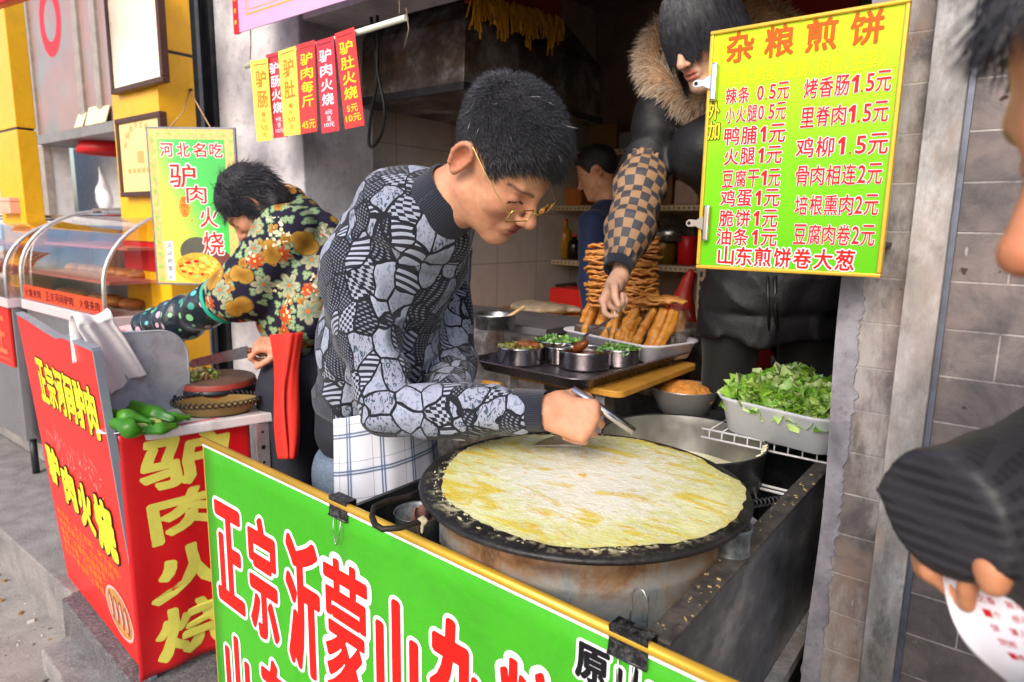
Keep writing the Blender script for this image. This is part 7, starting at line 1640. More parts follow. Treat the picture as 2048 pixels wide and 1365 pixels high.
# scraper held in the hand (not part of the body)
scr = thing('scraper', 'steel scraper with a tube handle held in the cook hand over the pancake', 'scraper', W_)
gp_ = sum(t[1] for t in tips[:3]) / 3 + nH * 0.0
ha = ond_(1145, 778, 1.305); hb_ = ond_(1268, 864, 1.29)
mb = MB(); mb.tube([ha, (ha + hb_) / 2, hb_], 0.0085, 14); mb.build('tube_handle', M_CHROME if 'M_CHROME' in globals() else M_STEEL, scr)
bl0, bl1 = onz(1062, 893, 0.914), onz(1165, 893, 0.914)  # dark blade plate, also standing in for the spatula's shadow on the pancake
mb = MB(); e1_ = nrm(bl1 - bl0); mid_ = (bl0 + bl1) / 2
mb.hexa([bl0, bl1 - V(0, 0.004, 0), bl1 + V(0, 0.004, 0.0), bl0 + V(0, 0.003, 0.001), bl0 + V(0.03, 0, 0.02), bl1 + V(-0.01, 0, 0.035), bl1 + V(-0.01, 0.004, 0.036), bl0 + V(0.03, 0.003, 0.021)]); mb.build('shadow_blade', M_STEEL_D, scr)
# sweater
b = NB('patchwork_sweater'); co = b.co()
wv = b.noise(9.0, 2, 0.5); wco = b.vmath('ADD', co, b.vmath('SCALE', b.vmath('SUBTRACT', wv.outputs[1], (0.5, 0.5, 0.5)), (0, 0, 0)))
sc_n = wco.node
wsc = b.n('ShaderNodeVectorMath', operation='SCALE'); b.put(wsc.inputs[0], b.vmath('SUBTRACT', wv.outputs[1], (0.5, 0.5, 0.5))); wsc.inputs[3].default_value = 0.05
wco = b.vmath('ADD', co, wsc.outputs[0]); v = b.mapv(wco, scale=(1.0, 1.0, 0.72), rot=(0, 0.25, 0))
ve = b.vor(22.5, v, 'DISTANCE_TO_EDGE', 0.85); vc = b.vor(22.5, v, 'F1', 0.85); cid = b.sep(vc.outputs['Color'])
edge = b.math('LESS_THAN', b.math('ADD', ve.outputs[0], b.math('MULTIPLY', b.math('SUBTRACT', b.noise(40, 3).outputs[0], 0.5), 0.08)), 0.046)
q = b.noise(120, 2, 0.5, v=b.mapv(co, scale=(1, 1, 0.45)), dist=1.6); pale = b.mix(b.fac(q.outputs[0], 0.545, 0.58), hexc('8b90a2'), hexc('39485a'))
pale = b.mix(b.math('MULTIPLY', b.math('GREATER_THAN', cid[1], 0.55), 0.45), pale, hexc('9aa1b6'))
p3 = b.sep(b.mapv(co, rot=(0.5, 0.3, 0.4)))
kn = b.math('MULTIPLY', b.math('SINE', b.math('MULTIPLY', p3[0], 700)), b.math('SINE', b.math('MULTIPLY', p3[2], 700))); dark = b.mix(b.math('GREATER_THAN', b.math('ADD', kn, b.math('MULTIPLY', b.noise(50, 4).outputs[0], 1.0)), 0.85), hexc('191a22'), hexc('6d7386'))
st_ = b.mix(b.math('GREATER_THAN', b.math('SINE', b.math('MULTIPLY', p3[2], 620)), 0.0), hexc('23242e'), hexc('969db0'))
ch_ = b.mix(b.math('GREATER_THAN', b.math('MULTIPLY', b.math('SINE', b.math('MULTIPLY', p3[0], 480)), b.math('SINE', b.math('MULTIPLY', p3[2], 480))), 0.0), hexc('20212a'), hexc('8f96a8'))
c_ = b.mix(b.math('GREATER_THAN', cid[0], 0.46), pale, dark); c_ = b.mix(b.math('GREATER_THAN', cid[0], 0.78), c_, st_); c_ = b.mix(b.math('GREATER_THAN', cid[0], 0.89), c_, ch_)
c_ = b.mix(edge, c_, hexc('181922'))
b.set(col=c_, rough=0.85, spec=0.2, sheen=0.15); b.bump(b.math('ADD', b.noise(420, 2).outputs[0], b.math('MULTIPLY', b.fac(ve.outputs[0], 0.0, 0.12), 0.6)), 0.45, 0.002); M_SWEAT = b.m
Rt_ = np.stack([nrm(V(0.80, 0.2, -0.55)), lT, nrm(np.cross(nrm(V(0.80, 0.2, -0.55)), lT))], 1)
mid = lambda px, py, dep, off=0.0: ond_(px, py, dep) + lT * off
cN0 = nrm(hl(-0.02, 0, -0.02) - neckB)
chest = ond_(804, 526, 1.535); belly = ond_(766, 678, 1.605); hipc = ond_(742, 790, 1.66)
T = SDF().ell(ond_(830, 430, 1.475), (0.118, 0.168, 0.095), 0.03, Rt_).ell(chest, (0.138, 0.190, 0.155), 0.06, Rt_).ell(belly, (0.132, 0.178, 0.145), 0.08, np.stack([nrm(V(0.93, 0.24, -0.25)), lT, nrm(np.cross(nrm(V(0.93, 0.24, -0.25)), lT))], 1)).ell(hipc, (0.128, 0.165, 0.09), 0.07, axes(fT))
T.ell(neckB - cN0 * 0.062, (0.055, 0.115, 0.100), 0.05, axes(cN0)).ell(S_, (0.078, 0.075, 0.085), 0.06).ell(S2, (0.078, 0.075, 0.085), 0.06)
A = SDF().chain([S_, (S_ + E_) / 2 + V(0, -0.008, 0.01), E_], [0.078, 0.070, 0.060], 0.02).chain([E_, E_ * 0.45 + W_ * 0.55, ond_(1035, 821, 1.30)], [0.060, 0.052, 0.043], 0.02)
A.disp(lambda P: 0.0045 * np.sin(95 * ((P - E_) @ nrm(S_ - E_)) + 5 * wob(P, 18, 3)) * np.exp(-(np.linalg.norm(P - E_, axis=1) / 0.12) ** 2) + 0.003 * wob(P, 55, 8) - 0.007 * (1 - np.abs(wob(P, 26, 35))) ** 4 + 0.003)
A2 = SDF().chain([S2, E2, W2], [0.072, 0.062, 0.048], 0.02)
T.join(A, 0.03).join(A2, 0.03)
hemz = hipc[2] - 0.035
T.keep(lambda P: (hemz - P[:, 2]) - 0.06 * ((P - hipc) @ fT), 0.004)
cN = nrm(hl(-0.02, 0, -0.02) - neckB)
T.disp(lambda P: 0.007 * wob(P, 20, 14) + 0.004 * wob(P, 48, 15) - 0.009 * (1 - np.abs(wob(P @ np.diag([1.0, 1.0, 1.7]), 24, 33))) ** 4 + 0.004)
T.cut(lambda P: sd_cone(P, neckB - cN * 0.02, neckB + cN * 0.2, 0.054, 0.066), 0.004)
sculpt('sweater', T, V(-1.75, 0.6, 0.6), V(-0.55, 1.75, 1.62), 0.0058, M_SWEAT, cook)
M_RIB = mat('navy_rib_knit', hexc('20222f'), 0.85, var=0.15, vscale=40, bump=0.3, bscale=300, sheen=0.15)
b = NB('navy_ribbing'); pa = b.sep(b.attr('uvw', 'Vector')); rb = b.math('SINE', b.math('MULTIPLY', pa[0], 1.0)); b.set(col=b.mix(b.fac(rb, -1, 1), hexc('15171f'), hexc('2a2d3d')), rough=0.85, sheen=0.2, spec=0.2); b.bump(rb, 0.5, 0.001); M_RIB2 = b.m
def ringuv(c, ax, nrib): 
    x, y, z = frame3(ax)
    return lambda v: np.stack([np.arctan2((v - c) @ y, (v - c) @ x) * nrib, (v - c) @ z, np.zeros(len(v))], 1)
col_ = SDF().cone(neckB - cN * 0.028, neckB + cN * 0.030, 0.078, 0.069, 0).disp(lambda P: 0.0012 * wob(P, 40, 2))
col_.cut(lambda P: sd_cone(P, neckB - cN * 0.15, neckB + cN * 0.15, 0.064, 0.060), 0.004).keep(lambda P: (P - neckB) @ cN - 0.036, 0.006).keep(lambda P: -(P - neckB) @ cN - 0.05, 0.006)
sculpt('collar', col_, neckB - 0.14, neckB + 0.14, 0.0035, M_RIB2, cook, None, {'uvw': ringuv(neckB, cN, 90)})
cf0, cf1 = ond_(1028, 820, 1.302), ond_(1094, 822, 1.283); cax = nrm(cf1 - cf0); cl_ = np.linalg.norm(cf1 - cf0)
cf = SDF().cone(cf0, cf1, 0.0425, 0.0405, 0).cut(lambda P: sd_cone(P, cf0 - cax, cf1 + cax, 0.036, 0.036), 0.003).keep(lambda P: (P - cf0) @ cax - cl_, 0.004).keep(lambda P: -(P - cf0) @ cax, 0.004)
sculpt('cuff', cf, cf0 - 0.09, cf1 + 0.09, 0.003, M_RIB2, cook, None, {'uvw': ringuv(cf0, cax, 70)})
# undershirt, jeans
U = SDF().ell(hipc - V(0, 0, 0.075), (0.118, 0.158, 0.11), 0.03, axes(fT)).ell(hipc - V(0.005, 0, 0.0), (0.112, 0.15, 0.10), 0.03, axes(fT)).keep(lambda P: hipc[2] - 0.155 - P[:, 2], 0.004).keep(lambda P: P[:, 2] - hemz - 0.03, 0.004).disp(lambda P: 0.003 * wob(P, 50, 6))
sculpt('undershirt', U, hipc - V(0.3, 0.3, 0.3), hipc + V(0.3, 0.3, 0.2), 0.006, mat('navy_jersey', hexc('1d1e2a'), 0.8, var=0.15, bump=0.2, bscale=200), cook)
b = NB('worn_denim'); n_ = b.noise(14, 7, 0.65); n2_ = b.noise(500, 2); b.set(col=b.mix(b.fac(n2_.outputs[0], 0.35, 0.7), b.ramp(n_.outputs[0], [(0.3, hexc('2b3444')), (0.7, hexc('5d6a7d'))]), hexc('8090a4')), rough=0.85); b.bump(b.math('ADD', n2_.outputs[0], n_.outputs[0]), 0.4, 0.003); M_DENIM = b.m
J = SDF().ell(hipc - V(0, 0, 0.16), (0.122, 0.16, 0.10), 0.03, axes(fT))
for s in (-1, 1):
    hp_ = hipc + lT * s * 0.085 - V(0, 0, 0.2); kn_ = hp_ + fT * 0.03 - V(0, 0, 0.33); an_ = V(hp_[0], hp_[1], 0.07) - fT * 0.02
    J.chain([hp_, kn_, an_], [0.092, 0.068, 0.058], 0.03)
J.disp(lambda P: 0.004 * wob(P, 40, 9)).keep(lambda P: P[:, 2] - hipc[2] + 0.125, 0.004).keep(lambda P: 0.07 - P[:, 2], 0.004)
sculpt('jeans', J, V(hipc[0] - 0.35, hipc[1] - 0.35, 0), V(hipc[0] + 0.35, hipc[1] + 0.35, hipc[2]), 0.008, M_DENIM, cook)
for s in (-1, 1):
    an_ = hipc + lT * s * 0.085; an_ = V(an_[0], an_[1], 0); sh = SDF().ell(an_ + fT * 0.06 + V(0, 0, 0.035), (0.13, 0.048, 0.04), 0.02, axes(fT)).cone(an_ - fT * 0.02 + V(0, 0, 0.04), an_ - fT * 0.02 + V(0, 0, 0.10), 0.045, 0.05, 0.02).keep(lambda P: 0.002 - P[:, 2], 0.003)
    sculpt('shoe', sh, an_ - 0.2, an_ + 0.25, 0.009, M_BLACK, cook)
# plaid apron
b = NB('plaid_apron'); pa = b.sep(b.attr('uvw', 'Vector'))
def lines(x, per, offs):
    fr_ = b.math('FRACT', b.math('MULTIPLY', x, 1 / per)); o = None
    for c0, w0 in offs:
        l_ = b.math('LESS_THAN', b.math('ABSOLUTE', b.math('SUBTRACT', fr_, c0)), w0); o = l_ if o is None else b.math('MAXIMUM', o, l_)
    return o
lu, lv = lines(pa[0], 0.085, ((0.45, 0.022), (0.53, 0.022), (0.2, 0.006))), lines(pa[1], 0.085, ((0.45, 0.022), (0.53, 0.022), (0.2, 0.006)))
pk_ = lines(pa[0], 0.085, ((0.49, 0.09),)); pk2 = lines(pa[1], 0.085, ((0.49, 0.09),))
c_ = b.mix(b.math('MULTIPLY', b.math('ADD', pk_, pk2), 0.35), hexc('d8dae6'), hexc('9fb2cf')); c_ = b.mix(b.math('MULTIPLY', b.math('MAXIMUM', lu, lv), 0.8), c_, hexc('34426a'))
b.set(col=c_, rough=0.85, spec=0.2); b.bump(b.noise(600, 2).outputs[0], 0.2, 0.001); M_APR = b.m
mb = MB(); uvs = []; nu_, nv_ = 60, 44
apz1, apz0 = hipc[2] - 0.02, hipc[2] - 0.52
def apr(u, v):
    a = math.radians(-82 + 150 * u); z = apz1 + (apz0 - apz1) * v + 0.03 * math.cos(a) * (1 - v) ; fl = 0.006 * math.sin(a * 9 + 2 * v) * v + 0.004 * math.sin(a * 17) * v
    rx, ry = 0.148 + 0.045 * v + fl, 0.172 + 0.02 * v + fl
    uvs.append((u * 0.48, v * 0.5, 0)); return hipc * V(1, 1, 0) + fT * (rx * math.cos(a) - 0.0) + lT * (ry * math.sin(a)) + V(0, 0, z)
mb.sheet(apr, nu_, nv_); o = mb.build('apron', M_APR, cook, solid=0.0015); a_ = o.data.attributes.new('uvw', 'FLOAT_VECTOR', 'POINT'); a_.data.foreach_set('vector', np.array(uvs, np.float32).ravel())
# hair
HLx = [-0.13, -0.075, -0.052, -0.028, -0.012, 0.012, 0.030, 0.044, 0.058, 0.075, 0.12]; HLz = [-0.075, -0.065, -0.035, 0.034, 0.038, 0.030, 0.000, 0.034, 0.058, 0.078, 0.088]
def cap(P, up=0.020, side=0.008, fr_=0.0):
    d = sd_ell(P, (-0.006, 0, 0.047 + up * 0.4), (0.098 + side + fr_, 0.077 + side, 0.085 + up * 0.75))
    g = interp(P[:, 0], HLx, HLz) - P[:, 2]
    return smax(d, g * 0.55, 0.010)
capS = lambda P: cap((P - O) @ R / hs, 0.018, 0.0035) * hs + 0.002 * wob(P, 160, 4)
hair = sculpt('hair', capS, O - 0.2, O + 0.22, 0.004, M_HCAP, cook)
rs = np.random.RandomState(11); roots, dirs, lens = [], [], []
while len(roots) < 26000:
    u = nrm(rs.normal(size=3)); p = V(-0.006, 0, 0.050) + u * V(0.0985, 0.0775, 0.089); zl = float(interp(p[0], HLx, HLz)) + 0.004 * rs.normal()
    if p[2] < zl: continue
    n = nrm(u / V(0.101, 0.080, 0.092)); t = np.clip((p[2] - 0.05) / 0.06, 0, 1); fq = np.clip((p[0] - 0.02) / 0.07, 0, 1)
    wc_ = float(np.clip((p[0] + 0.095) / 0.06, 0, 1)); cd = V(1, 0, 0) * wc_ + V(-0.3, 0, -1) * (1 - wc_) + 0.25 * rs.normal(size=3) * (1 - abs(2 * wc_ - 1)); cd = nrm(cd - n * (cd @ n)); cd = nrm(cd + V(0, 0, -0.35) * (1 - t))
    d = nrm(n * (0.30 + 0.36 * t * (1 - 0.6 * fq)) + cd * 0.8 + 0.10 * rs.normal(size=3))
    roots.append(O + R @ (p * hs)); dirs.append(R @ d); lens.append((0.014 + 0.017 * t + 0.022 * fq) * (0.7 + 0.4 * rs.rand()) * hs)
strands('hair_strands', roots, dirs, lens, 0.00065, M_HAIR, hair, droop=0.10, curl=0.22)
# a few white hairs
rs = np.random.RandomState(3); ii = rs.choice(len(roots), 45, False); strands('grey_strands', [roots[i] + R @ V(0, -0.002, 0.004) for i in ii], [dirs[i] for i in ii], [lens[i] * 1.25 for i in ii], 0.0006, mat('grey_hair', hexc('a9a8b0'), 0.4), hair, 0.1, 0.4)
# spectacles
M_GOLDW = mat('gold_wire', hexc('d6bd74'), 0.22, 0.9, var=0.05)
gl_ = []
for s in (-1, 1):
    rect = [(0.026, 0.013), (0.0285, 0.010), (0.0285, -0.009), (0.025, -0.0135), (-0.021, -0.0135), (-0.026, -0.009), (-0.026, 0.010), (-0.023, 0.013)]
    gl_.append([hl(0.116 - 0.010 * abs(s * 0.036 + y * s) / 0.06, s * (0.036 + y), -0.010 + z) for y, z in rect])
mb = MB()
for lp in gl_: mb.tube(lp, 0.0013, 8, closed=True)
mb.tube([hl(0.1125, -0.011, -0.006), hl(0.121, 0, -0.003), hl(0.1125, 0.011, -0.006)], 0.0014, 8)
for s in (-1, 1): mb.tube([hl(0.107, s * 0.0645, -0.004), hl(0.102, s * 0.070, -0.002), hl(0.04, s * 0.079, 0.016), hl(-0.008, s * 0.083, 0.034), hl(-0.026, s * 0.083, 0.034), hl(-0.042, s * 0.080, 0.016)], 0.0010, 8)
gf = mb.build('glasses', M_GOLDW, cook)
mb = MB()
for lp in gl_: mb.add(lp, [tuple(range(len(lp)))])
mb.build('lens', glass('spectacle_glass', (1, 1, 1), 0.01, 0.97), gf)
# ------------------------------------------------------------------ the server in the black down jacket
O = V(-0.772, 1.802, 1.869); R = head_axes(255.6, 30.0, 8.8); hs = 1.04
hl = lambda x, y, z: O + R @ (V(x, y, z) * hs)
srv = thing('person', 'server in a black down jacket with a fur collar and checked sleeve, ladling sauce', 'person', (-0.55, 2.0, 0))
nk = O + R @ V(-0.03, 0, -0.12) * hs + V(0.02, 0.05, -0.05)
SL = ond_(1322, 238, 2.05); EL = ond_(1288, 345, 1.98); WR = ond_(1240, 552, 1.76); SR = ony(1640, 240, 2.05); ER = SR + V(0.06, 0.02, -0.28); WR2 = ER + V(-0.02, -0.06, -0.22)
hipS = ony(1545, 600, 2.03)
S = SDF().join(in_head(O, R, hs, head_sdf(0.93, 1.05)), 0)
S.cone(hl(-0.02, 0, -0.05), nk, 0.045, 0.05, 0.03).chain([nk, hipS + V(0, 0, 0.3), hipS], [0.05] * 3, 0.03)
S.chain([nk - V(0, 0, 0.08), SL, EL, WR], [0.03, 0.03, 0.028, 0.024], 0.01).chain([nk - V(0, 0, 0.08), SR, ER, WR2], [0.03, 0.03, 0.028, 0.024], 0.01).ell(WR2 - V(0, 0, 0.06), (0.03, 0.035, 0.05), 0.01)
camf = V(-0.6066, 0.7767, 0); camr = V(0.786, 0.618, 0)
dS = nrm(-camr * 0.35 - V(0, 0, 0.93) - camf * 0.15); nS = nrm(-camf * 0.75 + camr * 0.65 - V(0, 0, 0.1))
tipS, thS = palm_hand(S, WR, dS, nS, -camr + V(0, 0, 0.0), ((38, 45, 25), (80, 85, 45), (86, 88, 50), (88, 90, 50)), (0.9, 0.6), 0.92)
PALE = (hexc('dfae92'), hexc('c98068'), hexc('ecc4ac'))
body_skin('body', S, srv, V(-1.15, 1.3, 0.8), V(-0.1, 2.5, 2.15), 0.0034, O, R, hs, PALE, hexc('b5645a'), 0.0)
# spoon
cupc, cupr, cuph = cups[2]; s0_ = tipS[0][2] + dS * 0.0; s1_ = V(cupc[0] - 0.005, cupc[1] + 0.005, cupc[2] + cuph - 0.012)
spn = thing('ladle_spoon', 'steel spoon in the server hand, dipped in the brown sauce cup', 'spoon', s1_)
top_ = WR + dS * 0.07 + nS * 0.03
mb = MB(); mb.tube([top_, s0_ + nS * 0.008, s1_ + V(0, 0, 0.05), s1_ + V(0, 0, 0.012)], [0.0035, 0.0035, 0.004, 0.006], 10); mb.build('spoon_handle', M_CHROME, spn)
sp_ = SDF().ell(s1_ + V(-0.012, -0.004, 0.018), (0.030, 0.020, 0.014), 0.004, axes(nrm(V(-0.8, 0, -0.5))))
sculpt('spoon_bowl', sp_, s1_ - 0.06, s1_ + 0.08, 0.003, mat('sauce_coated', hexc('8a4a1c'), 0.3, var=0.3, vscale=60), spn)
b = NB('black_down_nylon'); n_ = b.noise(26, 6, 0.65, dist=0.8); b.set(col=hexc('141317'), rough=b.math('ADD', b.math('MULTIPLY', n_.outputs[0], 0.2), 0.46), spec=0.4); b.bump(b.math('ADD', n_.outputs[0], b.math('MULTIPLY', b.noise(70, 4).outputs[0], 0.25)), 0.35, 0.008); M_DOWN = b.m
Rs_ = np.stack([camr, -camf, V(0, 0, 1)], 1)
T = SDF().ell(hipS + V(0, 0, -0.07), (0.215, 0.155, 0.30), 0.05, Rs_).ell(hipS + V(-0.01, 0, 0.24), (0.20, 0.145, 0.2), 0.08, Rs_).ell(nk - V(-0.02, -0.02, 0.15), (0.21, 0.125, 0.13), 0.08, Rs_).ell(SL, (0.075,) * 3, 0.05).ell(SR, (0.085,) * 3, 0.05)
T.chain([SL, EL], [0.074, 0.066], 0.03).chain([SR, ER, WR2], [0.085, 0.075, 0.06], 0.03)
T.keep(lambda P: hipS[2] - 0.105 + 0.008 * np.sin(P[:, 0] * 25) - P[:, 2], 0.008)
T.disp(lambda P: 0.013 * (1 - np.abs(np.sin((P[:, 2] + 0.012 * wob(P, 9, 3)) * PI / 0.125))) ** 3 * np.clip(2.2 - np.abs((P - hipS) @ camr) / 0.11, 0, 1) + 0.009 * wob(P, 26, 5) - 0.011 * (1 - np.abs(wob(P, 30, 6))) ** 4 + 0.002 * wob(P, 90, 2))
jk = sculpt('down_jacket', T, V(-1.2, 1.6, 0.75), V(0.1, 2.6, 1.95), 0.0085, M_DOWN, srv)
zp0, zp1 = ony(1535, 552, 1.868), ony(1538, 662, 1.868)
mb = MB(); mb.tube([zp0, zp1], 0.004, 8); mb.tube([zp0 + camr * 0.02, zp1 + camr * 0.02], 0.006, 8); mb.build('zip_placket', M_BLACK, jk)
Lg = SDF()
for off in (-0.115, 0.115):
    h_ = hipS + camr * off - V(0, 0, 0.05); Lg.chain([h_, h_ - V(0, 0, 0.45), V(h_[0], h_[1], 0.05)], [0.088, 0.062, 0.045], 0.02)
Lg.disp(lambda P: 0.003 * wob(P, 45, 2))
sculpt('black_leggings', Lg, V(-1.0, 1.7, 0), V(0.0, 2.4, 1.05), 0.009, mat('black_knit', hexc('0f0f12'), 0.8, var=0.2, sheen=0.1), srv)
# checked over-sleeve
b = NB('checked_oversleeve'); pa = b.sep(b.attr('uvw', 'Vector')); ck = b.n('ShaderNodeTexChecker', {'Vector': b.attr('uvw', 'Vector'), 'Color1': (*hexc('a07c58'), 1), 'Color2': (*hexc('37373f'), 1), 'Scale': 1.0}); n_ = b.noise(60, 4)
b.set(col=b.mix(b.math('MULTIPLY', n_.outputs[0], 0.3), ck.outputs[0], hexc('4f4a48')), rough=0.65); b.bump(b.noise(40, 5).outputs[0], 0.4, 0.004); M_CHECK = b.m
e0, e1 = ond_(1292, 328, 1.965), ond_(1238, 525, 1.77); sax = nrm(e1 - e0); sl_ = np.linalg.norm(e1 - e0); xS, yS, _ = frame3(sax, V(0.3, -1, 0))
O_S = SDF().chain([e0, e0 + sax * sl_ * 0.25, e0 + sax * sl_ * 0.7 + V(0.006, 0, 0), e1], [0.058, 0.070, 0.064, 0.042], 0.03)
O_S.disp(lambda P: 0.006 * np.sin(((P - e0) @ sax) * 90 + 4 * wob(P, 14, 5)) * np.clip(0.4 + 0.6 * wob(P, 22, 7), 0, 1) + 0.003 * wob(P, 60, 9))
O_S.disp(lambda P: 0.004 * np.sin(np.arctan2((P - e0) @ yS, (P - e0) @ xS) * 14) * (np.exp(-((((P - e0) @ sax) - sl_) / 0.025) ** 2) + np.exp(-(((P - e0) @ sax) / 0.02) ** 2)))
O_S.keep(lambda P: (P - e0) @ sax - sl_ - 0.004, 0.006).keep(lambda P: -((P - e0) @ sax) - 0.006, 0.006)
sculpt('checked_sleeve', O_S, np.minimum(e0, e1) - 0.13, np.maximum(e0, e1) + 0.13, 0.0045, M_CHECK, srv, None, {'uvw': lambda v: np.stack([np.arctan2((v - e0) @ yS, -((v - e0) @ xS)) * 16 / (2 * PI) + 0.001, ((v - e0) @ sax) / 0.0262, np.full(len(v), 0.5)], 1)})
k0, k1 = e1 - sax * 0.004, e1 + sax * 0.030
kf = SDF().cone(k0, k1, 0.041, 0.037, 0).cut(lambda P: sd_cone(P, k0 - sax, k1 + sax, 0.031, 0.031), 0.003).keep(lambda P: (P - k0) @ sax - 0.034, 0.004).keep(lambda P: -(P - k0) @ sax, 0.004)
sculpt('cuff', kf, k0 - 0.07, k1 + 0.07, 0.003, M_RIB2, srv, None, {'uvw': ringuv(k0, sax, 60)})
# fur collar
b = NB('raccoon_fur'); at = b.attr('col'); b.set(col=at, rough=0.7, sheen=0.3); M_FUR = b.m
fc = [ond_(1300, 120, 2.10), ond_(1318, 165, 2.02), ond_(1355, 195, 1.96), ond_(1400, 208, 1.93), ond_(1460, 205, 1.91), ond_(1525, 180, 1.93), ond_(1575, 120, 2.00), ond_(1580, 60, 2.10), ond_(1520, 20, 2.22), ond_(1400, 20, 2.28), ond_(1320, 70, 2.20)]
fs = SDF()
for i in range(len(fc)): fs.cone(fc[i], fc[(i + 1) % len(fc)], 0.033, 0.033, 0.02)
fs.disp(lambda P: 0.005 * wob(P, 80, 4))
fo = sculpt('fur_collar', fs, np.min(fc, 0) - 0.08, np.max(fc, 0) + 0.08, 0.006, mat('fur_base', hexc('9a7450'), 0.9, var=0.2), srv)
rs = np.random.RandomState(14); roots, dirs, lens, cc = [], [], [], []
for k in range(9000):
    i = rs.randint(len(fc)); t = rs.rand(); p = fc[i] * (1 - t) + fc[(i + 1) % len(fc)] * t; ax_ = nrm(fc[(i + 1) % len(fc)] - fc[i]); x, y, _ = frame3(ax_); a = rs.rand() * 6.28; n = x * math.cos(a) + y * math.sin(a)
    outw = nrm((p - (nk + V(0, 0, 0.05))) * V(1, 1, 0.3)); roots.append(p + n * 0.028); dirs.append(n + outw * 0.6 + V(0, 0, -0.55) + 0.25 * rs.normal(size=3)); lens.append(0.032 + 0.032 * rs.rand())
fst = strands('fur_strands', roots, dirs, lens, 0.0009, M_FUR, fo, droop=0.5, curl=0.3)
me = fst.data; nv = len(me.vertices); pv = 10; c = np.ones((nv, 4), np.float32); ca, cb2, ct_ = np.array(hexc('8a6440')), np.array(hexc('d0a678')), np.array(hexc('f0e2d0'))
rs = np.random.RandomState(15); mixr = rs.rand(nv // pv)
for j in range(pv):
    lvl = min(3, j // 3); base = ca * (1 - mixr[:, None]) + cb2 * mixr[:, None]; w = (0.0, 0.15, 0.5, 0.95)[lvl]; c[j::pv, :3] = base * (1 - w) + ct_ * w
a_ = me.color_attributes.new('col', 'FLOAT_COLOR', 'POINT'); a_.data.foreach_set('color', c.ravel())
# long straight hair with a fringe
hc = lambda P: smax(sd_ell((P - O) @ R / hs, (-0.012, 0, 0.050), (0.108, 0.090, 0.098)), (0.02 - ((P - O) @ R / hs)[:, 2]) * 0.6 + 0.25 * np.maximum(((P - O) @ R / hs)[:, 0] - 0.0, 0) , 0.012) * hs
hr = sculpt('hair', hc, O - 0.2, O + 0.22, 0.006, M_HCAP, srv)
rs = np.random.RandomState(16); mb = MB(); vs_, fs_ = [], []
for k in range(5200):
    u = nrm(V(rs.normal() + 0.5, rs.normal() * 1.1, abs(rs.normal()) * 0.9 + 0.25)); p = V(-0.012, 0, 0.050) + u * V(0.109, 0.091, 0.099)
    th_ = math.atan2(u[1], u[0]); front = abs(th_) < 1.15
    if rs.rand() < 0.35: u = nrm(V(0.5 + 0.3 * rs.rand(), 0.9 * rs.normal() * 0.6, 0.85)); p = V(-0.012, 0, 0.050) + u * V(0.109, 0.091, 0.099); th_ = math.atan2(u[1], u[0]); front = abs(th_) < 1.15
    ztip = (-0.016 + 0.012 * math.sin(th_ * 19) * math.sin(th_ * 7 + 1) + 0.010 * rs.normal()) if front else -0.10 + 0.02 * rs.normal(); L_ = max(0.02, p[2] - ztip); cur = p.copy(); o = len(vs_); pts = [cur.copy()]; ns = 7; dirv = nrm(V(u[0] * 0.7, u[1] * 0.7, 0.1))
    for j in range(ns):
        t = (j + 1) / ns; q = nrm(V(math.cos(th_), math.sin(th_), 0)); rad = 1.0 + 0.10 * t
        target = V(-0.012 + 0.112 * rad * q[0], 0.093 * rad * q[1], p[2] - L_ * t); w = min(1, t * 1.6); pts.append(p * (1 - t) * (1 - w) + (V(p[0], p[1], p[2] - L_ * t)) * (0 if w >= 1 else (1 - w) * t) + target * w + 0.0012 * rs.normal(size=3))
    pts = [hl(*q) for q in pts]
    for j, q in enumerate(pts):
        d = nrm(pts[min(j + 1, ns)] - pts[max(j - 1, 0)]); x, y, _ = frame3(d, R[:, 0]); wdt = 0.0009 * (1 - 0.6 * j / ns)
        for m in range(3): vs_.append(q + (x * math.cos(2.09 * m + k) + y * math.sin(2.09 * m + k)) * wdt)
        if j: a = o + 3 * (j - 1); fs_ += [(a + m, a + (m + 1) % 3, a + 3 + (m + 1) % 3, a + 3 + m) for m in range(3)]
mb.v = [tuple(q) for q in vs_]; mb.f = fs_; mb.mi = [0] * len(fs_); mb.sm = [True] * len(fs_); mb.build('fringe', M_HAIR, hr)
# ------------------------------------------------------------------ the stall woman in the floral jacket
O = V(-2.006, 1.205, 1.412); R = head_axes(217.4, 52.0, -12.0); hs = 0.93
hl = lambda x, y, z: O + R @ (V(x, y, z) * hs)
flo = thing('person', 'woman in a dark floral jacket and red apron leaning over the stall table', 'person', (-1.75, 1.25, 0))
dep = 2.22
nk = ond_(545, 405, dep + 0.02); SHn = ond_(572, 468, dep - 0.10); ELn = ond_(478, 588, dep - 0.10); hipF = ond_(612, 715, dep + 0.0)
WRn = ond_(290, 655, 2.42); SHf = nk + (nk - SHn) * V(0.6, 0.9, 0.0) + V(0.05, 0.22, -0.05); ELf = ond_(610, 640, dep - 0.12); KW = ond_(572, 692, 2.12)
S = SDF().join(in_head(O, R, hs, head_sdf(0.95)), 0)
S.cone(hl(-0.02, 0, -0.05), nk, 0.045, 0.05, 0.03).chain([nk, ond_(590, 560, dep), hipF], [0.05] * 3, 0.03).chain([nk, SHn, ELn, WRn], [0.03, 0.03, 0.03, 0.025], 0.01).chain([nk, ELf, KW], [0.03, 0.03, 0.026], 0.01)
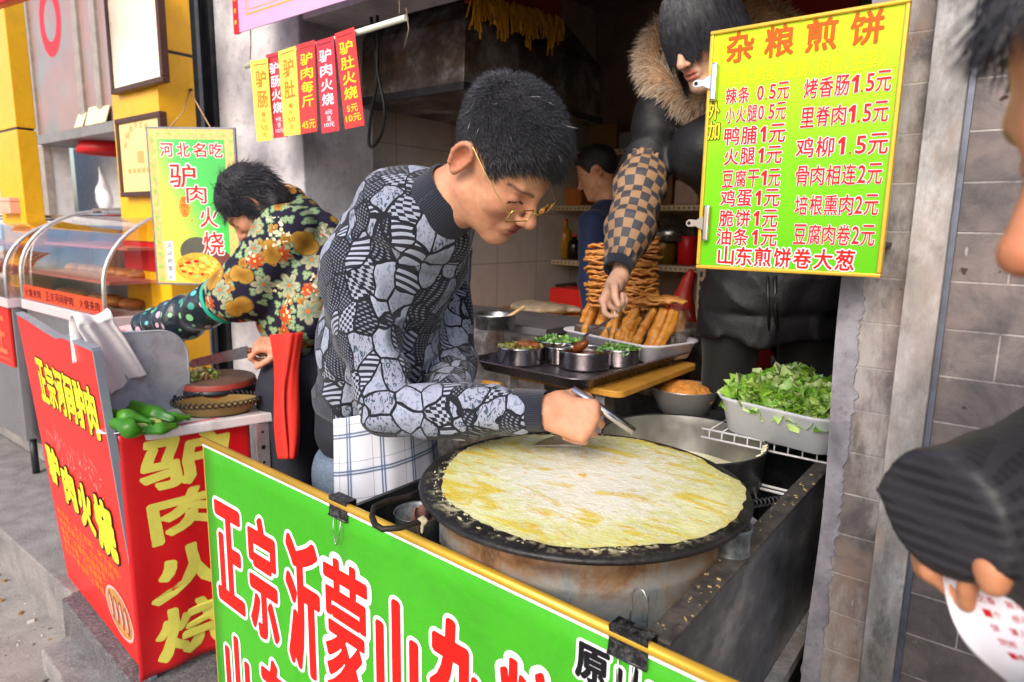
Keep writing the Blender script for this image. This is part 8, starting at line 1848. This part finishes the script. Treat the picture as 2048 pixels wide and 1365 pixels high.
dK = nrm(ond_(520, 690, 2.10) - KW); tipK, thK = palm_hand(S, KW, dK, V(0, 0, -1) + camf * 0.5, -camf + V(0, 0, 0.3), ((55, 80, 45), (60, 85, 45), (64, 85, 45), (68, 85, 45)), (0.5, 0.7), 0.95)
dG = nrm(ond_(225, 660, 2.45) - WRn); palm_hand(S, WRn, dG, V(0, 0, -1), -camf, ((20, 30, 20), (25, 30, 20), (25, 30, 20), (30, 30, 20)), (0.4, 0.4), 0.9)
gw = lambda v: (np.linalg.norm(v - WRn, axis=1) < 0.2)
def glove(v, c): m = gw(v); c[m] = c[m] * 0.35 + np.array(hexc('d8b9c4')) * 0.65; return c
body_skin('body', S, flo, V(-2.9, 0.85, 0.75), V(-1.45, 1.75, 1.72), 0.005, O, R, hs, (hexc('cf9474'), hexc('c07058'), hexc('dba588')), hexc('a8524a'), 0.0, glove)
# floral cloth
b = NB('floral_jacket'); co = b.co(); c_ = b.mix(b.noise(5, 3).outputs[0], hexc('1b1a2e'), hexc('292538'))
prj = b.mapv(co, rot=(0, 0, math.radians(-38)))
def flower_layer(base, scale, off, petals, col1, col2, centre, size, thr, seed=0.0, dens=1.0):
    p = b.vmath('ADD', prj, off); pp = b.sep(p); uv = b.comb(pp[0], pp[2], 0.0)
    vo = b.n('ShaderNodeTexVoronoi', voronoi_dimensions='2D', feature='F1'); b.put(vo.inputs['Vector'], uv); b.put(vo.inputs['Scale'], scale); b.put(vo.inputs['Randomness'], 0.75)
    d = b.vmath('SUBTRACT', b.vmath('SCALE', uv, (0, 0, 0)), (0, 0, 0)); sc_ = b.n('ShaderNodeVectorMath', operation='SCALE'); b.put(sc_.inputs[0], uv); sc_.inputs[3].default_value = scale
    ps2 = b.n('ShaderNodeVectorMath', operation='SCALE'); b.put(ps2.inputs[0], vo.outputs['Position']); ps2.inputs[3].default_value = scale
    dv = b.sep(b.vmath('SUBTRACT', sc_.outputs[0], ps2.outputs[0])); ang = b.math('ARCTAN2', dv[1], dv[0]); rnd = b.sep(vo.outputs['Color'])
    pet = b.math('ABSOLUTE', b.math('COSINE', b.math('ADD', b.math('MULTIPLY', ang, petals / 2.0), b.math('MULTIPLY', rnd[1], 6.28))))
    R_ = b.math('MULTIPLY', b.math('ADD', 0.5, b.math('MULTIPLY', pet, 0.5)), b.math('MULTIPLY', size, b.math('ADD', 0.75, b.math('MULTIPLY', rnd[2], 0.4))))
    R_ = b.math('ADD', R_, b.math('MULTIPLY', b.math('SUBTRACT', b.noise(60, 3).outputs[0], 0.5), 0.06)); dist = vo.outputs['Distance']
    ins = b.math('MULTIPLY', b.math('LESS_THAN', dist, R_), b.math('LESS_THAN', rnd[0], dens)); rel = b.math('DIVIDE', dist, R_)
    vein = b.math('GREATER_THAN', b.math('SINE', b.math('MULTIPLY', ang, petals * 3.0)), 0.55); pc = b.mix(b.fac(rel, 0.25, 1.0), col2, col1); pc = b.mix(b.math('MULTIPLY', vein, 0.3), pc, col2); pc = b.mix(b.math('LESS_THAN', rel, 0.2), pc, centre)
    edge_ = b.math('GREATER_THAN', rel, 0.9); pc = b.mix(b.math('MULTIPLY', edge_, 0.6), pc, hexc('2b3a2c'))
    return b.mix(ins, base, pc)
c_ = flower_layer(c_, 31.0, (0.3, 0, 0.1), 3.0, hexc('4f7a55'), hexc('9fb088'), hexc('4f7a55'), 0.52, 0, dens=0.8)
c_ = flower_layer(c_, 23.0, (1.7, 0, 0.9), 4.0, hexc('bd8d3a'), hexc('8a5a24'), hexc('8a5a24'), 0.50, 0, dens=0.4)
c_ = flower_layer(c_, 11.5, (2.9, 0, 1.3), 6.0, hexc('b9ad8c'), hexc('66806a'), hexc('c8642a'), 0.46, 0, dens=0.6)
c_ = flower_layer(c_, 13.0, (4.1, 0, 2.7), 8.0, hexc('c45a2c'), hexc('a83c1c'), hexc('e0b05a'), 0.40, 0, dens=0.2)
c_ = flower_layer(c_, 11.0, (6.3, 0, 4.2), 2.0, hexc('b98d3a'), hexc('8f641f'), hexc('8a5a24'), 0.46, 0, dens=0.22)
vb = b.vor(70, None, 'F1', 0.8); mk = b.math('MULTIPLY', b.math('LESS_THAN', vb.outputs[0], 0.42), b.fac(b.noise(9, 2).outputs[0], 0.60, 0.62)); c_ = b.mix(mk, c_, hexc('e2cfae'))
b.set(col=c_, rough=0.8, spec=0.2); b.bump(b.noise(30, 5).outputs[0], 0.5, 0.006); M_FLOR = b.m
T = SDF().ell(ond_(573, 445, dep + 0.03), (0.125, 0.14, 0.10), 0.05, Rs_).ell(ond_(600, 540, dep + 0.05), (0.145, 0.16, 0.17), 0.08, Rs_).ell(ond_(603, 630, dep + 0.06), (0.15, 0.16, 0.14), 0.08, Rs_)
T.ell(SHn, (0.085,) * 3, 0.06).chain([SHn, ELn, ond_(432, 592, 2.20)], [0.085, 0.082, 0.062], 0.04).chain([ond_(640, 470, dep), ELf, ond_(592, 694, 2.12)], [0.08, 0.06, 0.045], 0.04)
T.disp(lambda P: 0.006 * wob(P, 26, 4) + 0.004 * wob(P, 55, 6))
T.cut(lambda P: sd_ell(P, nk + nrm(O - nk) * 0.07, (0.07, 0.07, 0.07)), 0.01)
sculpt('floral_jacket', T, V(-2.6, 0.8, 0.75), V(-1.3, 1.8, 1.65), 0.0085, M_FLOR, flo)
# collar of the jacket
cS = SDF().ell(nk + V(0.02, 0.02, 0.015), (0.085, 0.08, 0.05), 0.02).cut(lambda P: sd_cone(P, nk - nrm(O - nk) * 0.1, O, 0.055, 0.075), 0.006)
sculpt('jacket_collar', cS, nk - 0.15, nk + 0.15, 0.007, M_FLOR, flo)
# polka dot over-sleeve
b = NB('polka_oversleeve'); vo = b.vor(24, None, 'F1', 0.55); rr = b.sep(vo.outputs['Color']); dot = b.math('LESS_THAN', vo.outputs[0], 0.30)
dc = b.ramp(rr[0], [(0.0, hexc('7fc28a')), (0.35, hexc('59b8bd')), (0.6, hexc('c3a7b4')), (0.85, hexc('2f8d78'))], 'CONSTANT')
b.set(col=b.mix(dot, hexc('11222b'), dc), rough=0.25, spec=0.6, sheen=0.1); b.bump(b.noise(22, 5).outputs[0], 0.7, 0.012); M_POLKA = b.m
q0, q1, q2 = ond_(440, 602, 2.20), ond_(360, 640, 2.30), ond_(288, 652, 2.42)
D_ = SDF().chain([q0, q1, q2], [0.066, 0.070, 0.046], 0.03); pax = nrm(q2 - q0); D_.disp(lambda P: 0.006 * np.sin(((P - q0) @ pax) * 70 + 4 * wob(P, 16, 2)) + 0.003 * wob(P, 50, 3))
sculpt('polka_dot_sleeve', D_, np.min([q0, q1, q2], 0) - 0.12, np.max([q0, q1, q2], 0) + 0.12, 0.006, M_POLKA, flo)
mb = MB(); x, y, _ = frame3(q1 - q0); mb.tube([q0 + pax * -0.008 + (x * math.cos(t) + y * math.sin(t)) * 0.071 for t in np.linspace(0, 2 * PI, 40, endpoint=False)], 0.009, 8, closed=True); mb.build('sleeve_band', mat('teal_elastic', hexc('1fa48a'), 0.6), flo)
# red apron skirt and trousers
mb = MB(); ap0 = ond_(590, 655, 2.03)
def apf(u, v):
    px_ = 540 + (606 - 540) * u + (22 * v if u < 0.5 else 0) * (1 - u) * 0.8 + 4 * math.sin(v * 6 + u * 3); py_ = 664 + (918 - 664) * v + 6 * (1 - v) * (1 - u)
    return ond_(px_ - 14 * v * u, py_, 2.04 - 0.05 * math.sin(u * PI) + (0.003 + 0.007 * v) * math.sin(u * 11 + v * 1.5) + 0.001 * math.sin(u * 29 + v * 4) + 0.02 * (1 - u))
mb.sheet(apf, 40, 40); mb.build('red_apron', mat('bright_red_cloth', hexc('dd2a1c'), 0.75, var=0.06, bump=0.3, bscale=30, bdist=0.004), flo, solid=0.004)
Lg = SDF().ell(hipF - V(0, 0, 0.05), (0.14, 0.14, 0.12), 0.04)
for off in (-0.08, 0.08): h_ = hipF + V(0, off, -0.1); Lg.chain([h_, V(h_[0], h_[1], 0.42), V(h_[0], h_[1], 0.05)], [0.095, 0.075, 0.06], 0.03)
Lg.disp(lambda P: 0.004 * wob(P, 40, 3))
sculpt('dark_trousers', Lg, V(-2.2, 0.9, 0), V(-1.3, 1.8, 1.0), 0.010, mat('navy_corduroy', hexc('1c1e2b'), 0.85, var=0.15, bump=0.3, bscale=90), flo)
# wavy hair
hS = SDF().ell((-0.015, 0, 0.045), (0.106, 0.090, 0.096), 0.01).ell((-0.06, 0, -0.04), (0.055, 0.08, 0.065), 0.04).ell((0.03, -0.070, 0.0), (0.04, 0.025, 0.06), 0.02)
hS.cut(lambda P: sd_ell(P, (0.10, 0, -0.04), (0.085, 0.10, 0.085)), 0.02)
hf = lambda P: hS((P - O) @ R / hs) * hs + 0.008 * wob(P, 48, 5) + 0.004 * wob(P, 120, 6)
hw = sculpt('hair', hf, O - 0.24, O + 0.24, 0.0055, M_HCAP, flo)
rs = np.random.RandomState(19); roots, dirs, lens = [], [], []
for k in range(7000):
    u = nrm(rs.normal(size=3)); p = V(-0.02, 0, 0.03) + u * V(0.106, 0.09, 0.10)
    if p[0] > 0.03 and p[2] < 0.06: continue
    roots.append(hl(*p)); nn_ = u; dn_ = V(-0.5, 0, -0.7); dn_ = nrm(dn_ - nn_ * (dn_ @ nn_)); dirs.append(R @ (nn_ * 0.04 + dn_ + 0.12 * rs.normal(size=3)) + V(0, 0, -0.2)); lens.append(0.03 + 0.035 * rs.rand())
strands('wavy_strands', roots, dirs, lens, 0.0011, M_HAIR, hw, droop=0.3, curl=0.9, seg=5)
# knife
kn0 = ond_(546, 690, 2.09); kn1 = ond_(496, 702, 2.10); kn2 = ond_(372, 728, 2.28)
kf_ = thing('kitchen_knife', 'long flat kitchen knife held over the chopping block', 'knife', kn1)
mb = MB(); mb.tube([KW + dK * 0.10 - camf * 0.0 + V(0, 0, -0.02), kn1], [0.010, 0.010], 12); mb.build('knife_handle', mat('brown_handle', hexc('6a2f1d'), 0.45), kf_)
mb = MB(); kd = nrm(kn2 - kn1); mb.prism([(0, 0.016), (0.30, 0.010), (0.335, -0.006), (0.31, -0.018), (0, -0.022)], kn1, kd, nrm(V(0, 0, 1) - kd * kd[2]), np.cross(kd, nrm(V(0, 0, 1) - kd * kd[2])), 0.002); mb.build('knife_blade', M_STEEL, kf_)
# ------------------------------------------------------------------ the man in navy at the back
yb_ = 3.05; hO = ony(1196, 348, yb_)
nav = thing('person', 'man in a navy top seen from behind, near the shelves', 'person', (hO[0], yb_, 0))
R = head_axes(200, 25, 0); O = hO
hl = lambda x, y, z: O + R @ V(x, y, z)
S = SDF().join(in_head(O, R, 1.0, head_sdf(1.0)), 0).cone(hl(-0.02, 0, -0.05), O + V(0.06, 0.02, -0.18), 0.05, 0.055, 0.03).chain([O + V(0.06, 0.02, -0.18), O + V(0.08, 0.02, -0.7)], [0.05, 0.05], 0.02)
for s in (-1, 1):
    sh = O + V(0.07, 0.02 + 0.17 * s, -0.26); S.chain([O + V(0.06, 0.02, -0.2), sh, sh + V(0.0, 0, -0.28), sh + V(0.02, 0, -0.5)], [0.03] * 3 + [0.025], 0.01).ell(sh + V(0.02, 0, -0.57), (0.03, 0.035, 0.05), 0.01)
body_skin('body', S, nav, O - V(0.5, 0.5, 0.9), O + V(0.5, 0.5, 0.25), 0.008, O, R, 1.0)
T = SDF().ell(O + V(0.07, 0.02, -0.30), (0.12, 0.2, 0.12), 0.05).ell(O + V(0.06, 0.02, -0.20), (0.09, 0.13, 0.08), 0.05).ell(O + V(0.08, 0.02, -0.55), (0.125, 0.185, 0.26), 0.08)
for s in (-1, 1): sh = O + V(0.07, 0.02 + 0.17 * s, -0.26); T.chain([sh, sh + V(0.0, 0, -0.28), sh + V(0.02, 0, -0.5)], [0.075, 0.062, 0.045], 0.03)
T.disp(lambda P: 0.007 * wob(P, 25, 5)).cut(lambda P: sd_ell(P, hl(0.0, 0, -0.06), (0.07, 0.065, 0.07)), 0.01)
sculpt('navy_top', T, O - V(0.55, 0.5, 0.95), O + V(0.5, 0.5, 0.1), 0.012, mat('navy_sweatshirt', hexc('16264e'), 0.8, var=0.12, sheen=0.1), nav)
Lg = SDF()
for s in (-1, 1): h_ = O + V(0.08, 0.02 + 0.09 * s, -0.72); Lg.chain([h_, V(h_[0], h_[1], 0.45), V(h_[0], h_[1], 0.05)], [0.10, 0.075, 0.06], 0.03)
sculpt('dark_trousers', Lg, O - V(0.4, 0.4, O[2]), O + V(0.4, 0.4, -0.5), 0.016, M_BLACK, nav)
sculpt('hair', lambda P: smax(sd_ell((P - O) @ R, (-0.010, 0, 0.050), (0.112, 0.09, 0.10)), interp(((P - O) @ R)[:, 0], HLx, HLz) - ((P - O) @ R)[:, 2], 0.01) + 0.003 * wob(P, 90, 2), O - 0.2, O + 0.2, 0.008, M_HCAP, nav)
# ------------------------------------------------------------------ the customer at the right edge
O = V(0.072, 0.535, 1.448); R = head_axes(212, 24, -3); hs = 1.08
hl = lambda x, y, z: O + R @ (V(x, y, z) * hs)
O = O + (ond_(2010, 535, 0.37) - hl(0.128, 0, -0.032)); hl = lambda x, y, z: O + R @ (V(x, y, z) * hs)
cus = thing('person', 'customer at the right edge in a dark textured sleeve, holding a printed paper', 'person', (0.25, 0.62, 0))
E_ = ond_(1925, 1008, 0.555); SHc = ond_(2420, 760, 0.62); WRc = ond_(1950, 990, 0.56); nk = O + V(0.07, 0.04, -0.17)
S = SDF().join(in_head(O, R, hs, head_sdf(1.0)), 0).cone(hl(-0.02, 0, -0.05), nk, 0.05, 0.055, 0.03).chain([nk, nk - V(0, 0, 0.5)], [0.05, 0.05], 0.02).chain([nk - V(0, 0, 0.08), SHc, E_, WRc], [0.03, 0.03, 0.03, 0.026], 0.01)
SHo = nk + V(0.1, 0.22, -0.1); S.chain([nk - V(0, 0, 0.08), SHo, SHo - V(0, 0, 0.5)], [0.03] * 3, 0.01).ell(SHo - V(0, 0, 0.56), (0.04, 0.03, 0.06), 0.01)
wh = ond_(1925, 1000, 0.574); dC = nrm(-camr * 0.34 - V(0, 0, 0.92) + camf * 0.02); nC = nrm(camr * 0.85 - camf * 0.35 - V(0, 0, 0.2))
S.cone(WRc, wh, 0.026, 0.026, 0.01)
S.chain([ond_(1955, 1040, 0.556), ond_(1978, 1098, 0.530), ond_(1988, 1140, 0.508), ond_(1988, 1166, 0.506)], [0.014, 0.0135, 0.0130, 0.0110], 0.006)
tipC, thC = palm_hand(S, wh, dC, nC, -camf * 1.0 + camr * 0.35, ((66, 70, 35), (70, 72, 38), (74, 74, 40), (78, 74, 40)), (0.3, 0.3), 0.74)
body_skin('body', S, cus, np.minimum(O, wh) - V(0.25, 0.25, 0.6), V(0.75, 1.05, 1.75), 0.0036, O, R, hs, (hexc('c98862'), hexc('b05a3c'), hexc('d89c74')))
hcap = lambda P: cap((P - O) @ R / hs, 0.020, 0.008, 0.002) * hs + 0.003 * wob(P, 120, 4)
hr = sculpt('hair', hcap, O - 0.22, O + 0.22, 0.005, M_HCAP, cus)
rs = np.random.RandomState(23); roots, dirs, lens = [], [], []
while len(roots) < 5000:
    u = nrm(rs.normal(size=3)); p = V(-0.006, 0, 0.050) + u * V(0.108, 0.086, 0.098); zl = float(interp(p[0], HLx, HLz))
    if p[2] < zl: continue
    fq = np.clip((p[0] - 0.02) / 0.07, 0, 1); roots.append(hl(*p)); dirs.append(R @ nrm(u * 0.45 + V(0.15 * fq, 0, -0.8) + 0.2 * rs.normal(size=3))); lens.append(0.022 + 0.012 * fq)
strands('hair_strands', roots, dirs, lens, 0.0008, M_HAIR, hr, droop=0.4, curl=0.3)
b = NB('textured_black_sleeve'); pa = b.sep(b.attr('uvw', 'Vector')); sq = b.math('MULTIPLY', b.math('GREATER_THAN', b.math('SINE', b.math('MULTIPLY', pa[0], 640)), 0.0), b.math('GREATER_THAN', b.math('SINE', b.math('MULTIPLY', pa[1], 560)), -0.1))
rw = b.math('GREATER_THAN', b.math('SINE', b.math('MULTIPLY', pa[1], 560)), -0.1)
b.set(col=b.mix(sq, b.mix(rw, hexc('302e34'), hexc('29272d')), hexc('1e1c22')), rough=0.55, spec=0.4); b.bump(b.noise(18, 5).outputs[0], 0.5, 0.01); M_SLV = b.m
cE0, cE1 = ond_(2150, 975, 0.60), ond_(1866, 1030, 0.54); cwx = nrm(cE1 - cE0)
arm_ = SDF().chain([SHc, cE0, cE0 * 0.45 + cE1 * 0.55, cE1 + cwx * 0.05], [0.085, 0.064, 0.058, 0.050], 0.02)
arm_.chain([ond_(1915, 1045, 0.545), ond_(2010, 1050, 0.555), cE0], [0.036, 0.044, 0.060], 0.03)
arm_.disp(lambda P: 0.0045 * wob(P, 40, 6) + 0.002 * wob(P, 110, 7) - 0.008 * (1 - np.abs(wob(P, 30, 8))) ** 4 + 0.003)
arm_.keep(lambda P: (P - cE1) @ nrm(cwx - V(0, 0, 0.12)), 0.006)
sv = SDF().join(arm_, 0).ell(nk - V(-0.04, -0.03, 0.30), (0.165, 0.21, 0.33), 0.06).ell(nk - V(-0.01, -0.01, 0.07), (0.12, 0.15, 0.07), 0.05).chain([SHo, SHo - V(0, 0, 0.5)], [0.08, 0.062], 0.04).ell(nk - V(-0.03, -0.03, 0.55), (0.15, 0.19, 0.16), 0.06)
sv.cut(lambda P: sd_ell(P, hl(-0.01, 0, -0.07), (0.068, 0.068, 0.075)), 0.01)
sx_, sy_, sz_ = nrm(E_ - SHc), V(0, 0, 1), camf
sculpt('padded_sleeve', sv, np.minimum(np.minimum(cE1, WRc) - V(0.15, 0.15, 0.5), nk - V(0.35, 0.4, 0.75)), np.maximum(SHc + V(0.15, 0.15, 0.15), nk + V(0.45, 0.5, 0.15)), 0.006, M_SLV, cus, None, {'uvw': lambda v: np.stack([(v - E_) @ sx_, (v - E_) @ nrm(np.cross(sx_, camf)), np.zeros(len(v))], 1)})
Lg = SDF()
for s in (-1, 1): h_ = nk + V(0.08, 0.03 + 0.1 * s, -0.5); Lg.chain([h_, V(h_[0], h_[1], 0.35), V(h_[0], h_[1], -0.1)], [0.11, 0.075, 0.06], 0.03)
sculpt('dark_trousers', Lg, V(-0.3, 0.2, -0.14), V(0.8, 1.1, 1.05), 0.014, M_BLACK, cus)
# paper with red print
pp0, pp1, pp2, pp3 = ond_(1886, 1136, 0.548), ond_(2020, 1118, 0.540), ond_(2016, 1372, 0.545), ond_(2110, 1330, 0.50)
mb = MB()
def papf(u, v): 
    q = (pp0 * (1 - u) + pp1 * u) * (1 - v) + (pp2 * (1 - u) + pp3 * u) * v; return q + camf * (0.016 * math.sin(u * 4.5 + v * 2.5) - 0.012 * v * (1 - u)) + camr * (-0.012 * math.sin(v * PI) * (1 - u)) + V(0, 0, 0.004 * math.sin(v * 7))
pap = thing('printed_paper', 'white curling paper slip with red printing in the customer hand', 'paper', pp0)
mb.sheet(papf, 24, 30); mb.build('sheet', mat('white_paper', hexc('e6e3ec'), 0.6, var=0.02), pap, solid=0.0003)
L = Letters((0, 0, 0), (1, 0, 0), (0, 0, 1)); nPap = nrm(np.cross(pp1 - pp0, pp2 - pp0)); nPap = nPap if nPap @ camf < 0 else -nPap
for r_, txt in enumerate(('代煎饼香', '粮食水磨,原如故', '之香,皆为杂粮之', '一个,经火煎而成', '饼,薄上之极', '同煎,可口', '一卷,大葱')):
    for k, ch in enumerate(txt):
        if ch == ',': continue
        u = 0.42 + 0.075 * k; v = 0.16 + 0.085 * r_ + (0 if r_ else -0.02); w_ = 0.033 * (1.3 if r_ == 0 else 1)
        if u > 0.97: break
        L.put(ch, u - w_, v, u + w_, v + (0.06 if r_ == 0 else 0.045), 0, 0.01, 0.0006, fn=lambda c, d, z, v=v, h=(0.06 if r_ == 0 else 0.045): papf(c, 2 * v + h - d) + nPap * (z + 0.0003))
L.build([INK_CRIMSON], pap)
